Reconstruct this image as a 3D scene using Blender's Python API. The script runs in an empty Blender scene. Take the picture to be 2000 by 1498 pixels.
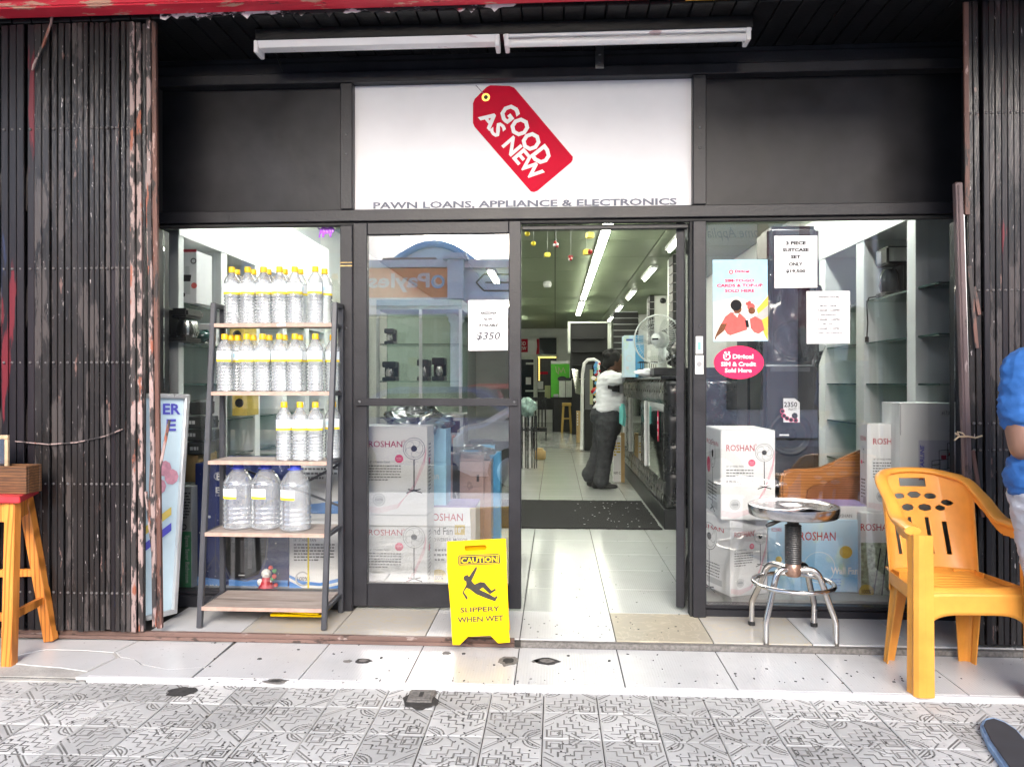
import bpy, bmesh, math, random
from mathutils import Vector as V, Matrix
random.seed(7)
SC = bpy.context.scene
COL = SC.collection
R = math.radians
# ---------------------------------------------------------------- camera, sky, sun, exposure
F, D, HC, YAW = 1460.0, 3.92, 1.2, R(3.3)
cam = bpy.data.cameras.new('camera'); camo = bpy.data.objects.new('camera', cam); COL.objects.link(camo)
camo.location = (0, -D, HC); camo.rotation_euler = (R(90), 0, YAW)
cam.sensor_width = 36; cam.lens = 36*F/2000; cam.clip_start = .05; cam.clip_end = 400
SC.camera = camo
W = bpy.data.worlds.new('World'); SC.world = W; W.use_nodes = True
wn = W.node_tree; bg = wn.nodes['Background']
sky = wn.nodes.new('ShaderNodeTexSky'); sky.sky_type = 'NISHITA'; sky.sun_disc = False
SUN_EL, SUN_AZ = R(24), R(174)
sky.sun_elevation = SUN_EL; sky.sun_rotation = SUN_AZ
sky.air_density = .8; sky.dust_density = 2.5; sky.ozone_density = 1.0
wn.links.new(sky.outputs[0], bg.inputs[0]); bg.inputs[1].default_value = .15
sl = bpy.data.lights.new('sun', 'SUN'); sl.energy = 1.5; sl.angle = R(40); sl.color = (1, .975, .94)
so = bpy.data.objects.new('sun', sl); COL.objects.link(so)
sd = V((math.sin(SUN_AZ)*math.cos(SUN_EL), math.cos(SUN_AZ)*math.cos(SUN_EL), math.sin(SUN_EL)))
so.rotation_euler = sd.to_track_quat('Z', 'Y').to_euler(); so.location = (0, -8, 20)
vs = SC.view_settings; vs.view_transform = 'Standard'; vs.look = 'None'; vs.gamma = 1; vs.use_curve_mapping = False
vs.exposure = 2.09
SC.cycles.max_bounces = 14; SC.cycles.transparent_max_bounces = 24; SC.cycles.transmission_bounces = 12
SC.cycles.caustics_reflective = False; SC.cycles.caustics_refractive = False
# ---------------------------------------------------------------- measuring: photograph pixel -> place
FW = V((-math.sin(YAW), math.cos(YAW), 0)); RT = V((math.cos(YAW), math.sin(YAW), 0)); C0 = V((0, -D, HC))
X, Y, Z = V((1,0,0)), V((0,1,0)), V((0,0,1))
def ray(u, v): return FW + RT*((u-1000)/F) + Z*((749-v)/F)
def P(u, v, y):
    d = ray(u, v); return C0 + d*((y+D)/d.y)
def G(u, v, z=0):
    d = ray(u, v); return C0 + d*((z-HC)/d.z)
def PX(u, v, x):
    d = ray(u, v); return C0 + d*(x/d.x)
# ---------------------------------------------------------------- materials
MATS = {}
def nodes(name):
    m = bpy.data.materials.new(name); m.use_nodes = True; MATS[name] = m
    t = m.node_tree; return m, t, t.nodes['Principled BSDF']
def N(t, typ, **kw):
    n = t.nodes.new(typ)
    for k, v in kw.items():
        if k.startswith('i_'): n.inputs[k[2:].replace('_', ' ')].default_value = v
        else: setattr(n, k, v)
    return n
def L(t, a, b): t.links.new(a, b)
def c4(c): return (c[0], c[1], c[2], 1)
def mix(t, fac, a, b):
    n = N(t, 'ShaderNodeMix', data_type='RGBA')
    for i, s in ((0, fac), (6, a), (7, b)):
        if isinstance(s, (int, float)): n.inputs[i].default_value = s
        elif isinstance(s, tuple): n.inputs[i].default_value = c4(s)
        else: L(t, s, n.inputs[i])
    return n.outputs[2]
def coords(t, scale=(1,1,1), world=False):
    c = N(t, 'ShaderNodeNewGeometry').outputs['Position'] if world else N(t, 'ShaderNodeTexCoord').outputs['Object']
    m = N(t, 'ShaderNodeMapping'); m.inputs['Scale'].default_value = scale; L(t, c, m.inputs[0]); return m.outputs[0]
def noise(t, co, s, det=4, rough=.6):
    n = N(t, 'ShaderNodeTexNoise'); n.inputs['Scale'].default_value = s; n.inputs['Detail'].default_value = det
    n.inputs['Roughness'].default_value = rough; L(t, co, n.inputs[0]); return n.outputs[0]
def ramp(t, src, a, b):
    n = N(t, 'ShaderNodeMapRange'); n.inputs[1].default_value = a; n.inputs[2].default_value = b; L(t, src, n.inputs[0]); return n.outputs[0]
def bumpn(t, b, h, st, dist=.01):
    n = N(t, 'ShaderNodeBump'); n.inputs['Strength'].default_value = st; n.inputs['Distance'].default_value = dist
    L(t, h, n.inputs['Height']); L(t, n.outputs[0], b.inputs['Normal'])
def mat(name, col, rough=.5, metal=0, n=.1, ns=9, bump=0, bs=60, spec=.5, coat=0, emit=0, alpha=1, sc=(1,1,1), world=True):
    m, t, b = nodes(name)
    co = coords(t, sc, world)
    nz = noise(t, co, ns)
    f = ramp(t, nz, .3, .7)
    L(t, mix(t, f, tuple(c*(1-n) for c in col), tuple(min(1, c*(1+n)) for c in col)), b.inputs['Base Color'])
    r = N(t, 'ShaderNodeMapRange'); r.inputs[3].default_value = max(0, rough-.08); r.inputs[4].default_value = min(1, rough+.08)
    L(t, nz, r.inputs[0]); L(t, r.outputs[0], b.inputs['Roughness'])
    b.inputs['Metallic'].default_value = metal; b.inputs['Specular IOR Level'].default_value = spec
    b.inputs['Coat Weight'].default_value = coat
    if alpha < 1: b.inputs['Alpha'].default_value = alpha
    if emit:
        b.inputs['Emission Color'].default_value = c4(col); b.inputs['Emission Strength'].default_value = emit
    if bump: bumpn(t, b, noise(t, co, bs, 3), bump)
    return m
def worn(name, base, chips, scale=14, sc=(1,1,1), rough=.4, bump=.3, n=.25, spec=.35):
    # painted surface with patches of other paints showing; chips = [(colour, threshold, scale multiplier)]
    m, t, b = nodes(name)
    co = coords(t, sc, True)
    f = ramp(t, noise(t, co, scale*.4), .3, .7)
    out = mix(t, f, tuple(c*(1-n) for c in base), tuple(c*(1+n) for c in base))
    for i, (c, th, k) in enumerate(chips):
        cc = coords(t, tuple(a*k for a in sc), True)
        add = N(t, 'ShaderNodeVectorMath', operation='ADD'); add.inputs[1].default_value = (3.1*i+1, 1.7*i, 5.3*i); L(t, cc, add.inputs[0])
        out = mix(t, ramp(t, noise(t, add.outputs[0], scale, 6, .65), th, th+.035), out, c)
    L(t, out, b.inputs['Base Color']); b.inputs['Roughness'].default_value = rough; b.inputs['Specular IOR Level'].default_value = spec
    bumpn(t, b, noise(t, co, scale*3, 4), bump, .004)
    return m
def glass(name, refl=.12, tint=(.93,.97,.95), rough=.0, dirt=0):
    m, t, b = nodes(name); t.nodes.remove(b)
    o = t.nodes['Material Output']
    tr = N(t, 'ShaderNodeBsdfTransparent'); tr.inputs[0].default_value = c4(tint)
    gl = N(t, 'ShaderNodeBsdfGlossy'); gl.inputs['Roughness'].default_value = rough
    fr = N(t, 'ShaderNodeFresnel'); fr.inputs[0].default_value = 1.5
    ad = N(t, 'ShaderNodeMath', operation='ADD', use_clamp=True); L(t, fr.outputs[0], ad.inputs[0]); ad.inputs[1].default_value = refl
    mx = N(t, 'ShaderNodeMixShader'); L(t, ad.outputs[0], mx.inputs[0]); L(t, tr.outputs[0], mx.inputs[1]); L(t, gl.outputs[0], mx.inputs[2])
    out = mx.outputs[0]
    if dirt:
        df = N(t, 'ShaderNodeBsdfDiffuse'); df.inputs[0].default_value = (.8, .8, .8, 1)
        m2 = N(t, 'ShaderNodeMixShader'); f = ramp(t, noise(t, coords(t, (1,1,.5), True), 5, 8, .7), .45, .9)
        k = N(t, 'ShaderNodeMath', operation='MULTIPLY'); L(t, f, k.inputs[0]); k.inputs[1].default_value = dirt
        L(t, k.outputs[0], m2.inputs[0]); L(t, out, m2.inputs[1]); L(t, df.outputs[0], m2.inputs[2]); out = m2.outputs[0]
    L(t, out, o.inputs[0]); return m
def stripes(name, c1, c2, scale, axis, rough=.4, sharp=.5, wob=0, n2=.1, world=True, sc=(1,1,1), bump=0):
    m, t, b = nodes(name)
    co = coords(t, sc, world)
    w = N(t, 'ShaderNodeTexWave', wave_type='BANDS', bands_direction=axis); w.inputs['Scale'].default_value = scale
    w.inputs['Distortion'].default_value = wob; w.inputs['Detail'].default_value = 2; L(t, co, w.inputs[0])
    f = ramp(t, w.outputs['Fac'], .5-sharp, .5+sharp)
    g = ramp(t, noise(t, co, 5, 6), .3, .7)
    a = mix(t, g, c1, tuple(c*(1-n2) for c in c1)); bb = mix(t, g, c2, tuple(c*(1-n2) for c in c2))
    L(t, mix(t, f, a, bb), b.inputs['Base Color']); b.inputs['Roughness'].default_value = rough
    if bump: bumpn(t, b, w.outputs['Fac'], bump, .003)
    return m
# ---------------------------------------------------------------- mesh building
class Fr:
    def __init__(s, o, r, u): s.o = V(o); s.r = V(r).normalized(); s.u = V(u).normalized(); s.n = s.r.cross(s.u).normalized()
    def at(s, a, b, l=0): return s.o + s.r*a + s.u*b + s.n*l
def front(y): return Fr((0, y, 0), X, Z)          # faces the street
def leftf(x): return Fr((x, 0, 0), -Y, Z)         # faces left
def rightf(x): return Fr((x, 0, 0), Y, Z)
def topf(z): return Fr((0, 0, z), X, Y)
FONT = {}
def font_mesh(s, bold, shear, serif=False):
    k = (s, bold, shear)
    if k in FONT: return FONT[k]
    cu = bpy.data.curves.new('t', 'FONT'); cu.body = s; cu.size = 1; cu.offset = bold; cu.shear = shear; cu.resolution_u = 2; cu.fill_mode = 'FRONT'
    o = bpy.data.objects.new('t', cu); COL.objects.link(o)
    dg = bpy.context.evaluated_depsgraph_get(); me = bpy.data.meshes.new_from_object(o.evaluated_get(dg))
    vs_ = [(v.co.x, v.co.y) for v in me.vertices]; fs = [tuple(p.vertices) for p in me.polygons]
    bpy.data.objects.remove(o); bpy.data.curves.remove(cu); bpy.data.meshes.remove(me)
    xs = [v[0] for v in vs_] or [0, 1]; ys = [v[1] for v in vs_] or [0, 1]
    FONT[k] = (vs_, fs, min(xs), max(xs), min(ys), max(ys)); return FONT[k]
class B:
    def __init__(s): s.v = []; s.f = []; s.m = []; s.s = []
    def add(s, vs_, fs, mi=0, sm=False):
        o = len(s.v); s.v += [V(v) for v in vs_]
        for f in fs: s.f.append(tuple(i+o for i in f)); s.m.append(mi); s.s.append(sm)
        return s
    def obox(s, c, a, b, d, mi=0):
        c, a, b, d = V(c), V(a), V(b), V(d)
        if a.cross(b).dot(d) < 0: a = -a
        vs_ = [c+a*i+b*j+d*k for k in (-1,1) for j in (-1,1) for i in (-1,1)]
        return s.add(vs_, [(0,2,3,1),(4,5,7,6),(0,1,5,4),(2,6,7,3),(0,4,6,2),(1,3,7,5)], mi)
    def box(s, x0, x1, y0, y1, z0, z1, mi=0):
        return s.obox(((x0+x1)/2,(y0+y1)/2,(z0+z1)/2), X*abs(x1-x0)/2, Y*abs(y1-y0)/2, Z*abs(z1-z0)/2, mi)
    def bar(s, p, q, w, d, side=None, mi=0):
        p, q = V(p), V(q); ax = (q-p); l = ax.length; ax.normalize()
        sd_ = V(side) if side else (Y if abs(ax.dot(Y)) < .9 else X)
        e = ax.cross(sd_).normalized(); g = e.cross(ax).normalized()
        return s.obox((p+q)/2, e*w/2, g*d/2, ax*l/2, mi)
    def tube(s, pts, r, n=8, mi=0, closed=False, flat=1.0):
        pts = [V(p) for p in pts]; k = len(pts); rs = r if isinstance(r, (list, tuple)) else [r]*k
        vs_ = []; prev = None
        for i, p in enumerate(pts):
            a = pts[(i-1) % k] if (closed or i > 0) else p; b = pts[(i+1) % k] if (closed or i < k-1) else p
            t = (b-a).normalized()
            if prev is None:
                e = t.cross(Z if abs(t.z) < .9 else X).normalized()
            else: e = (prev - t*prev.dot(t)).normalized()
            prev = e; g = t.cross(e)
            vs_ += [p + (e*math.cos(2*math.pi*j/n) + g*math.sin(2*math.pi*j/n)*flat)*rs[i] for j in range(n)]
        fs = []
        for i in range(k if closed else k-1):
            i2 = (i+1) % k
            fs += [(i*n+j, i*n+(j+1) % n, i2*n+(j+1) % n, i2*n+j) for j in range(n)]
        s.add(vs_, fs, mi, True)
        if not closed: s.add(vs_[:n], [tuple(reversed(range(n)))], mi); s.add(vs_[-n:], [tuple(range(n))], mi)
        return s
    def lathe(s, prof, c=(0,0,0), n=20, mi=0, ax=None, rx=1, ry=1):
        c = V(c); a = V(ax).normalized() if ax else Z
        e = a.cross(Y if abs(a.y) < .9 else X).normalized(); g = a.cross(e)
        vs_ = [c + a*z + e*r*math.cos(2*math.pi*j/n)*rx + g*r*math.sin(2*math.pi*j/n)*ry for r, z in prof for j in range(n)]
        fs = [(i*n+j, i*n+(j+1) % n, (i+1)*n+(j+1) % n, (i+1)*n+j) for i in range(len(prof)-1) for j in range(n)]
        s.add(vs_, fs, mi, True)
        if prof[0][0] > 1e-5: s.add(vs_[:n], [tuple(reversed(range(n)))], mi)
        if prof[-1][0] > 1e-5: s.add(vs_[-n:], [tuple(range(n))], mi)
        return s
    def flat(s, poly, fr, l=0, mi=0): return s.add([fr.at(a, b, l) for a, b in poly], [tuple(range(len(poly)))], mi)
    def rect(s, fr, a0, b0, a1, b1, l=0, mi=0): return s.flat([(a0,b0),(a1,b0),(a1,b1),(a0,b1)], fr, l, mi)
    def prism(s, poly, fr, l0, l1, mi=0):
        k = len(poly); vs_ = [fr.at(a, b, l0) for a, b in poly] + [fr.at(a, b, l1) for a, b in poly]
        fs = [tuple(reversed(range(k))), tuple(range(k, 2*k))] + [(i, (i+1) % k, k+(i+1) % k, k+i) for i in range(k)]
        return s.add(vs_, fs, mi)
    def disc(s, fr, a, b, r, l=0, mi=0, n=20, ri=0, ry=None):
        ry = ry or r; cs = [(math.cos(2*math.pi*j/n), math.sin(2*math.pi*j/n)) for j in range(n)]
        if not ri: return s.flat([(a+r*x, b+ry*y) for x, y in cs], fr, l, mi)
        k = ri/r; vs_ = [fr.at(a+r*x, b+ry*y, l) for x, y in cs] + [fr.at(a+r*k*x, b+ry*k*y, l) for x, y in cs]
        return s.add(vs_, [(j, (j+1) % n, n+(j+1) % n, n+j) for j in range(n)], mi)
    def line(s, fr, pts, w, l=0, mi=0):
        for (a, b), (c, d) in zip(pts, pts[1:]):
            dx, dy = c-a, d-b; q = math.hypot(dx, dy) or 1; nx, ny = -dy/q*w/2, dx/q*w/2
            s.flat([(a-nx,b-ny),(c-nx,d-ny),(c+nx,d+ny),(a+nx,b+ny)], fr, l, mi)
        return s
    def text(s, st, fr, a0, b0, a1, b1, l=0, mi=0, bold=0, shear=0, depth=0):
        vs_, fs, x0, x1, y0, y1 = font_mesh(st, bold, shear)
        if not fs: return s
        kx = (a1-a0)/(x1-x0 or 1); ky = (b1-b0)/(y1-y0 or 1)
        return s.add([fr.at(a0+(x-x0)*kx, b0+(y-y0)*ky, l) for x, y in vs_], fs, mi)
    def ctext(s, st, fr, ac, b0, h, l=0, mi=0, bold=0, shear=0, wk=1):     # centred, natural width
        vs_, fs, x0, x1, y0, y1 = font_mesh(st, bold, shear); k = h/.73; w = (x1-x0)*k*wk
        return s.add([fr.at(ac-w/2+(x-x0)*k*wk, b0+y*k, l) for x, y in vs_], fs, mi)
    def grid(s, fn, nu, nv, mask=None, mi=0, sm=True, mf=None):
        vs_ = [V(fn(i/nu, j/nv)) for j in range(nv+1) for i in range(nu+1)]
        o = len(s.v); used = {}
        for j in range(nv):
            for i in range(nu):
                a, b = (i+.5)/nu, (j+.5)/nv
                if mask and not mask(a, b): continue
                q = []
                for k in (j*(nu+1)+i, j*(nu+1)+i+1, (j+1)*(nu+1)+i+1, (j+1)*(nu+1)+i):
                    if k not in used: used[k] = len(s.v); s.v.append(vs_[k])
                    q.append(used[k])
                s.f.append(tuple(q)); s.m.append(mf(a, b) if mf else mi); s.s.append(sm)
        return s
    def capsule(s, p, q, r0, r1=None, n=10, mi=0):
        p, q = V(p), V(q); r1 = r0 if r1 is None else r1; d = (q-p); l = d.length
        pr = [(max(1e-6, r0*math.sin(t)), -r0*math.cos(t)) for t in (0, .4, .8, 1.2)] + [(r0, 0), (r1, l)] + [(max(1e-6, r1*math.cos(t)), l+r1*math.sin(t)) for t in (.4, .8, 1.2, 1.57)]
        return s.lathe(pr, p, n, mi, d if l > 1e-6 else Z)
    def ell(s, c, rx, ry, rz, n=16, mi=0):
        pr = [(max(1e-6, math.sin(math.pi*i/10)), -math.cos(math.pi*i/10)) for i in range(11)]
        o = len(s.v); s.lathe(pr, (0,0,0), n, mi)
        for i in range(o, len(s.v)): v = s.v[i]; s.v[i] = V((c[0]+v.x*rx, c[1]+v.y*ry, c[2]+v.z*rz))
        return s
    def xf(s, M, o=0):
        for i in range(o, len(s.v)): s.v[i] = M @ s.v[i]
        return s
    def mesh(s, name, mats, bev=0, seg=1, inv=None, ang=30):
        me = bpy.data.meshes.new(name)
        vs_ = [inv @ v for v in s.v] if inv else s.v
        me.from_pydata([tuple(v) for v in vs_], [], s.f)
        for m in mats: me.materials.append(MATS[m])
        me.polygons.foreach_set('material_index', s.m); me.polygons.foreach_set('use_smooth', s.s)
        if bev:
            bm = bmesh.new(); bm.from_mesh(me); bmesh.ops.remove_doubles(bm, verts=bm.verts, dist=1e-6)
            es = [e for e in bm.edges if len(e.link_faces) == 2 and e.calc_face_angle(0) > R(ang)]
            if es: bmesh.ops.bevel(bm, geom=es, offset=bev, segments=seg, affect='EDGES', clamp_overlap=True)
            bm.to_mesh(me); bm.free()
        me.update(); return me
    def obj(s, name, mats, parent=None, bev=0, seg=1, ang=30, local=False):
        if isinstance(mats, str): mats = [mats]
        inv = None if (local or not parent) else wm(parent).inverted()
        o = bpy.data.objects.new(name, s.mesh(name, mats, bev, seg, inv, ang)); COL.objects.link(o)
        if parent: o.parent = parent
        return o
def wm(o):
    m = Matrix.LocRotScale(o.location, o.rotation_euler, o.scale)
    return wm(o.parent) @ m if o.parent else m
def tag(o, label=None, cat=None, group=None, kind=None):
    for k, v in (('label', label), ('category', cat), ('group', group), ('kind', kind)):
        if v: o[k] = v
    return o
def thing(name, label, cat, loc=(0,0,0), rz=0, group=None):
    o = bpy.data.objects.new(name, None); COL.objects.link(o); o.location = loc; o.rotation_euler = (0,0,rz)
    o.empty_display_size = .1
    return tag(o, label, cat, group)
def struct(name):
    o = bpy.data.objects.new(name, None); COL.objects.link(o); return tag(o, kind='structure')
KIDS = {}
def dup(o, parent=None, loc=None, rz=None, label=None, group=None):
    c = o.copy(); COL.objects.link(c)
    if parent: c.parent = parent
    if loc is not None: c.location = loc
    if rz is not None: c.rotation_euler = (0,0,rz)
    if label: c['label'] = label
    if group: c['group'] = group
    for k in [k for k in o.children if k is not c]: dup(k, c)
    return c
def blob(prims, name, m, parent, vox=.012, smooth=6, local=False, wr=None):
    # overlapping solids fused into one continuous skin
    b = prims if isinstance(prims, B) else B()
    o = b.obj('blob', [m], None)
    rm = o.modifiers.new('r', 'REMESH'); rm.mode = 'VOXEL'; rm.voxel_size = vox
    sm = o.modifiers.new('s', 'SMOOTH'); sm.factor = .5; sm.iterations = smooth
    if wr:
        tx = bpy.data.textures.new('folds', 'CLOUDS'); tx.noise_scale = wr[1]; tx.noise_depth = 2
        em = bpy.data.objects.new('e', None); em.scale = (1.6, 1, .45); COL.objects.link(em)
        dm = o.modifiers.new('d', 'DISPLACE'); dm.texture = tx; dm.strength = wr[0]; dm.texture_coords = 'OBJECT'; dm.texture_coords_object = em; dm.mid_level = .5; bpy.context.view_layer.update()
    dg = bpy.context.evaluated_depsgraph_get(); me = bpy.data.meshes.new_from_object(o.evaluated_get(dg))
    bpy.data.objects.remove(o); me.name = name
    if wr: bpy.data.objects.remove(em)
    if parent and not local: me.transform(wm(parent).inverted())
    me.materials.clear(); me.materials.append(MATS[m])
    me.polygons.foreach_set('use_smooth', [True]*len(me.polygons))
    q = bpy.data.objects.new(name, me); COL.objects.link(q)
    if parent: q.parent = parent
    return q
class Pix:
    """draws flat print on an upright plane y, positions measured on the photograph"""
    def __init__(s, y): s.b = B(); s.y = y; s.fr = front(y)
    def q(s, u, v): p = P(u, v, s.y); return p.x, p.z
    def rect(s, u0, v0, u1, v1, mi=0, l=.0006): s.b.rect(s.fr, *s.q(u0, v1), *s.q(u1, v0), l, mi); return s
    def poly(s, pts, mi=0, l=.0006): s.b.flat([s.q(*p) for p in pts], s.fr, l, mi); return s
    def text(s, t, u0, v0, u1, v1, mi=0, l=.0012, bold=.008, shear=0):
        a0, b0 = s.q(u0, v1); a1, b1 = s.q(u1, v0); s.b.text(t, s.fr, a0, b0, a1, b1, l, mi, bold, shear); return s
    def line(s, pts, w, mi=0, l=.0009): s.b.line(s.fr, [s.q(*p) for p in pts], w*(s.y+D)/F, l, mi); return s
    def disc(s, u, v, r, mi=0, l=.0009, ri=0, ry=None, n=20):
        k = (s.y+D)/F; a, b = s.q(u, v); s.b.disc(s.fr, a, b, r*k, l, mi, n, ri*k, (ry*k if ry else None)); return s
    def bars(s, u0, v0, u1, v1, rows, mi=0, seed=1, l=.0009, ht=.45):      # lines of small print
        rd = random.Random(seed); dv = (v1-v0)/rows
        for i in range(rows):
            u = u0; end = u1 if i < rows-1 else u0+(u1-u0)*.6
            while u < end-2:
                w = min(rd.uniform(3, 9), end-u); s.rect(u, v0+i*dv, u+w, v0+i*dv+dv*ht, mi, l); u += w+1.6
        return s
    def obj(s, name, mats, parent): return s.b.obj(name, mats, parent)
# ---------------------------------------------------------------- palette
mat('black_paint', (.020,.020,.024), .38, spec=.28, n=.25, ns=6, bump=.12, bs=90)
mat('panel_black', (.016,.016,.019), .36, spec=.22, n=.8, ns=1.6, bump=.25, bs=5)
mat('ceiling_black', (.010,.010,.011), .40, spec=.25, n=.4, ns=12, bump=.15)
mat('wall_white', (.70,.72,.69), .6, n=.05, ns=3)
mat('dark_void', (.012,.012,.013), .7)
mat('sign_white', (.74,.74,.76), .5, spec=.25, n=.05, ns=2, bump=.6, bs=4)
mat('tag_red', (.52,.004,.028), .5, spec=.06, n=.08, bump=.2, bs=14)
mat('print_white', (.76,.76,.76), .5, n=.02, spec=.25)
mat('sign_grey', (.17,.18,.22), .7, spec=.1, n=.25, ns=20)
mat('gold_tape', (.5,.33,.10), .5, n=.5, ns=90)
mat('brass', (.6,.42,.1), .3, 1)
worn('gate_black', (.019,.0165,.0165), [((.14,.085,.075), .64, 1.6), ((.42,.38,.38), .66, 5), ((.055,.047,.046), .54, .7)], 16, (1,1,.22), .26, .9, .5, .42)
worn('gate_tinted', (.012,.009,.011), [((.11,.012,.018), .60, .8), ((.02,.03,.08), .62, .6), ((.4,.36,.36), .7, 5)], 10, (1,1,.12), .33, .6, .5, .42)
worn('gate_pink', (.27,.20,.19), [((.035,.03,.03), .47, 1.5), ((.24,.08,.05), .58, 1.0), ((.7,.66,.65), .66, 3)], 16, (1,1,.3), .5, .6)
worn('gate_rust', (.11,.055,.045), [((.36,.24,.22), .62, 2), ((.03,.025,.025), .56, 1), ((.6,.5,.47), .7, 4)], 16, (1,1,.25), .5, .6)
worn('gate_plum', (.12,.085,.088), [((.25,.2,.2), .64, 2), ((.04,.03,.03), .60, 1.2)], 14, (1,1,.3), .5, .5)
worn('track_brown', (.15,.095,.08), [((.30,.24,.22), .6, 1.5), ((.05,.035,.03), .6, 1)], 14, (.4,1,1), .5, .5)
worn('beam_red', (.75,.04,.07), [((.70,.40,.30), .58, 1.6), ((.10,.04,.035), .64, 1.2), ((.8,.7,.7), .69, 2)], 9, (.35,1,1.6), .5, .7)
worn('peel_white', (.8,.78,.79), [((.03,.03,.032), .5, .7), ((.5,.05,.08), .66, 1)], 12, (.4,1,1), .6, .5)
mat('yellow_paint', (.75,.40,.02), .5, n=.3, ns=14)
worn('fixture_white', (.85,.84,.85), [((.12,.1,.1), .66, 1), ((.6,.45,.47), .62, .6)], 10, (.5,1,1), .4, .2, .08)
mat('tube_off', (.8,.8,.8), .25, n=.02)
def tile_mat(name, a, marble=False, rough=.22):
    m, t, b = nodes(name)
    co = coords(t, (1,1,1), True)
    dirt = ramp(t, noise(t, co, 3.5, 8, .7), .5, .9); sp = ramp(t, noise(t, co, 70, 2), .70, .74)
    base = mix(t, ramp(t, noise(t, co, 1.7), .3, .7), a, tuple(c*.92 for c in a))
    if marble:
        vv = N(t, 'ShaderNodeTexNoise'); vv.inputs['Scale'].default_value = 6; vv.inputs['Detail'].default_value = 6; vv.inputs['Distortion'].default_value = 2.2; L(t, co, vv.inputs[0])
        ab = N(t, 'ShaderNodeMath', operation='ABSOLUTE'); su = N(t, 'ShaderNodeMath', operation='SUBTRACT'); L(t, vv.outputs[0], su.inputs[0]); su.inputs[1].default_value = .5; L(t, su.outputs[0], ab.inputs[0])
        base = mix(t, ramp(t, ab.outputs[0], .0, .03), (.5,.44,.34), base)
    c = mix(t, dirt, base, mix(t, .3, base, (.28,.27,.26)))
    c = mix(t, sp, c, (.18,.17,.16)) if not marble else c
    w = N(t, 'ShaderNodeTexWave', wave_type='BANDS', bands_direction='X'); w.inputs['Scale'].default_value = 26; L(t, co, w.inputs[0])
    if not marble:
        c = mix(t, ramp(t, w.outputs['Fac'], 0, .35), mix(t, .82, (.45,.45,.45), c), c)
        bumpn(t, b, w.outputs['Fac'], .25, .0015)
    L(t, c, b.inputs['Base Color']); r = N(t, 'ShaderNodeMapRange'); r.inputs[3].default_value = rough; r.inputs[4].default_value = rough+.10; L(t, dirt, r.inputs[0]); L(t, r.outputs[0], b.inputs['Roughness'])
tile_mat('tile_white', (.57,.57,.575)); tile_mat('tile_beige', (.43,.385,.30), True); tile_mat('tile_cream', (.48,.455,.41), True)
tile_mat('tile_inner', (.48,.50,.475), False, .12)
mat('grout', (.035,.032,.03), .9)
mat('concrete', (.33,.32,.30), .85, n=.35, ns=4, bump=.5, bs=40)
mat('hole_dark', (.035,.033,.032), .9, n=.5, ns=60)
mat('hole_grey', (.16,.15,.14), .9, n=.4, ns=60)
mat('lip_white', (.60,.60,.61), .4, spec=.3, n=.04, ns=6)
worn('paver', (.44,.438,.43), [((.38,.378,.37), .60, .5), ((.10,.10,.10), .66, 3.2), ((.50,.498,.49), .62, 1)], 9, (1,1,1), .7, .5, .15)
m, t_, b_ = None, MATS['paver'].node_tree, MATS['paver'].node_tree.nodes['Principled BSDF']
lk = b_.inputs['Base Color'].links[0].from_socket; oi = N(t_, 'ShaderNodeObjectInfo'); mr = N(t_, 'ShaderNodeMapRange'); mr.inputs[3].default_value = .78; mr.inputs[4].default_value = 1.15; L(t_, oi.outputs['Random'], mr.inputs[0])
vm = N(t_, 'ShaderNodeVectorMath', operation='SCALE'); L(t_, lk, vm.inputs[0]); L(t_, mr.outputs[0], vm.inputs['Scale']); L(t_, vm.outputs[0], b_.inputs['Base Color'])
mat('paver_groove', (.15,.146,.138), .9, n=.5, ns=8)
glass('pane', .065, (.985,.992,.988), 0, .03); glass('door_pane', .24, (.98,.99,.985), 0, .02)
glass('shelf_glass', .04, (.80,.90,.86)); mat('glass_edge', (.05,.09,.08), .2)
mat('steel_grey', (.30,.30,.31), .35, 1); mat('plate_white', (.72,.72,.70), .4); mat('lock_green', (.15,.42,.34), .4)
# ---------------------------------------------------------------- street, pavement
b = B(); b.box(-30, 30, -30, -4.6, -.6, -.30); s_ = b.obj('road', 'concrete'); tag(s_, kind='structure')
mat('asphalt', (.20,.20,.198), .9, n=.2, bump=.4); s_.data.materials[0] = MATS['asphalt']
pav = struct('pavement')
b = B(); b.box(-6, 6, -4.6, -.885, -.6, -.064); b.box(-30, -6, -4.6, 4, -.6, -.068); b.box(6, 30, -4.6, 4, -.6, -.068); b.obj('bed', 'grout', pav)
b = B(); b.box(-6, -2.74, -4.6, -.9, -.06, -.052); b.box(2.76, 6, -4.6, -.9, -.06, -.052); b.box(-2.74, 2.76, -4.6, -2.6, -.06, -.052); b.obj('plain_paving', 'paver', pav)
# embossed paver: grooves cut into a fine height field
def segs():
    s = []
    def pl(*p): s.extend(zip(p, p[1:]))
    def stair(x, y, n, st):
        p = [(x, y)]
        for i in range(n):
            x += st; p.append((x, y)); y += st; p.append((x, y))
        pl(*p)
    for o in (0, .115, .23, .345): stair(.05+o, .36-o+.0, 3, .155)
    for q in (.07, .135): pl((.80-q,.20-q),(.80+q,.20-q),(.80+q,.20+q),(.80-q,.20+q),(.80-q,.20-q))
    for r in (.20, .27):
        pl(*[(.05+r*math.cos(a), .95-r*math.sin(a)) for a in [i*math.pi/16 for i in range(9)]])
    pl((.03,.80),(.20,.97)); pl((.03,.72),(.28,.97)); pl((.62,.97),(.97,.62)); pl((.70,.97),(.97,.70)); pl((.40,.97),(.55,.80)); pl((.97,.45),(.82,.60))
    pl((.45,.04),(.60,.18)); pl((.35,.04),(.50,.22)); pl((.05,.22),(.2,.05)); pl((.05,.12),(.12,.05))
    return s
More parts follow.
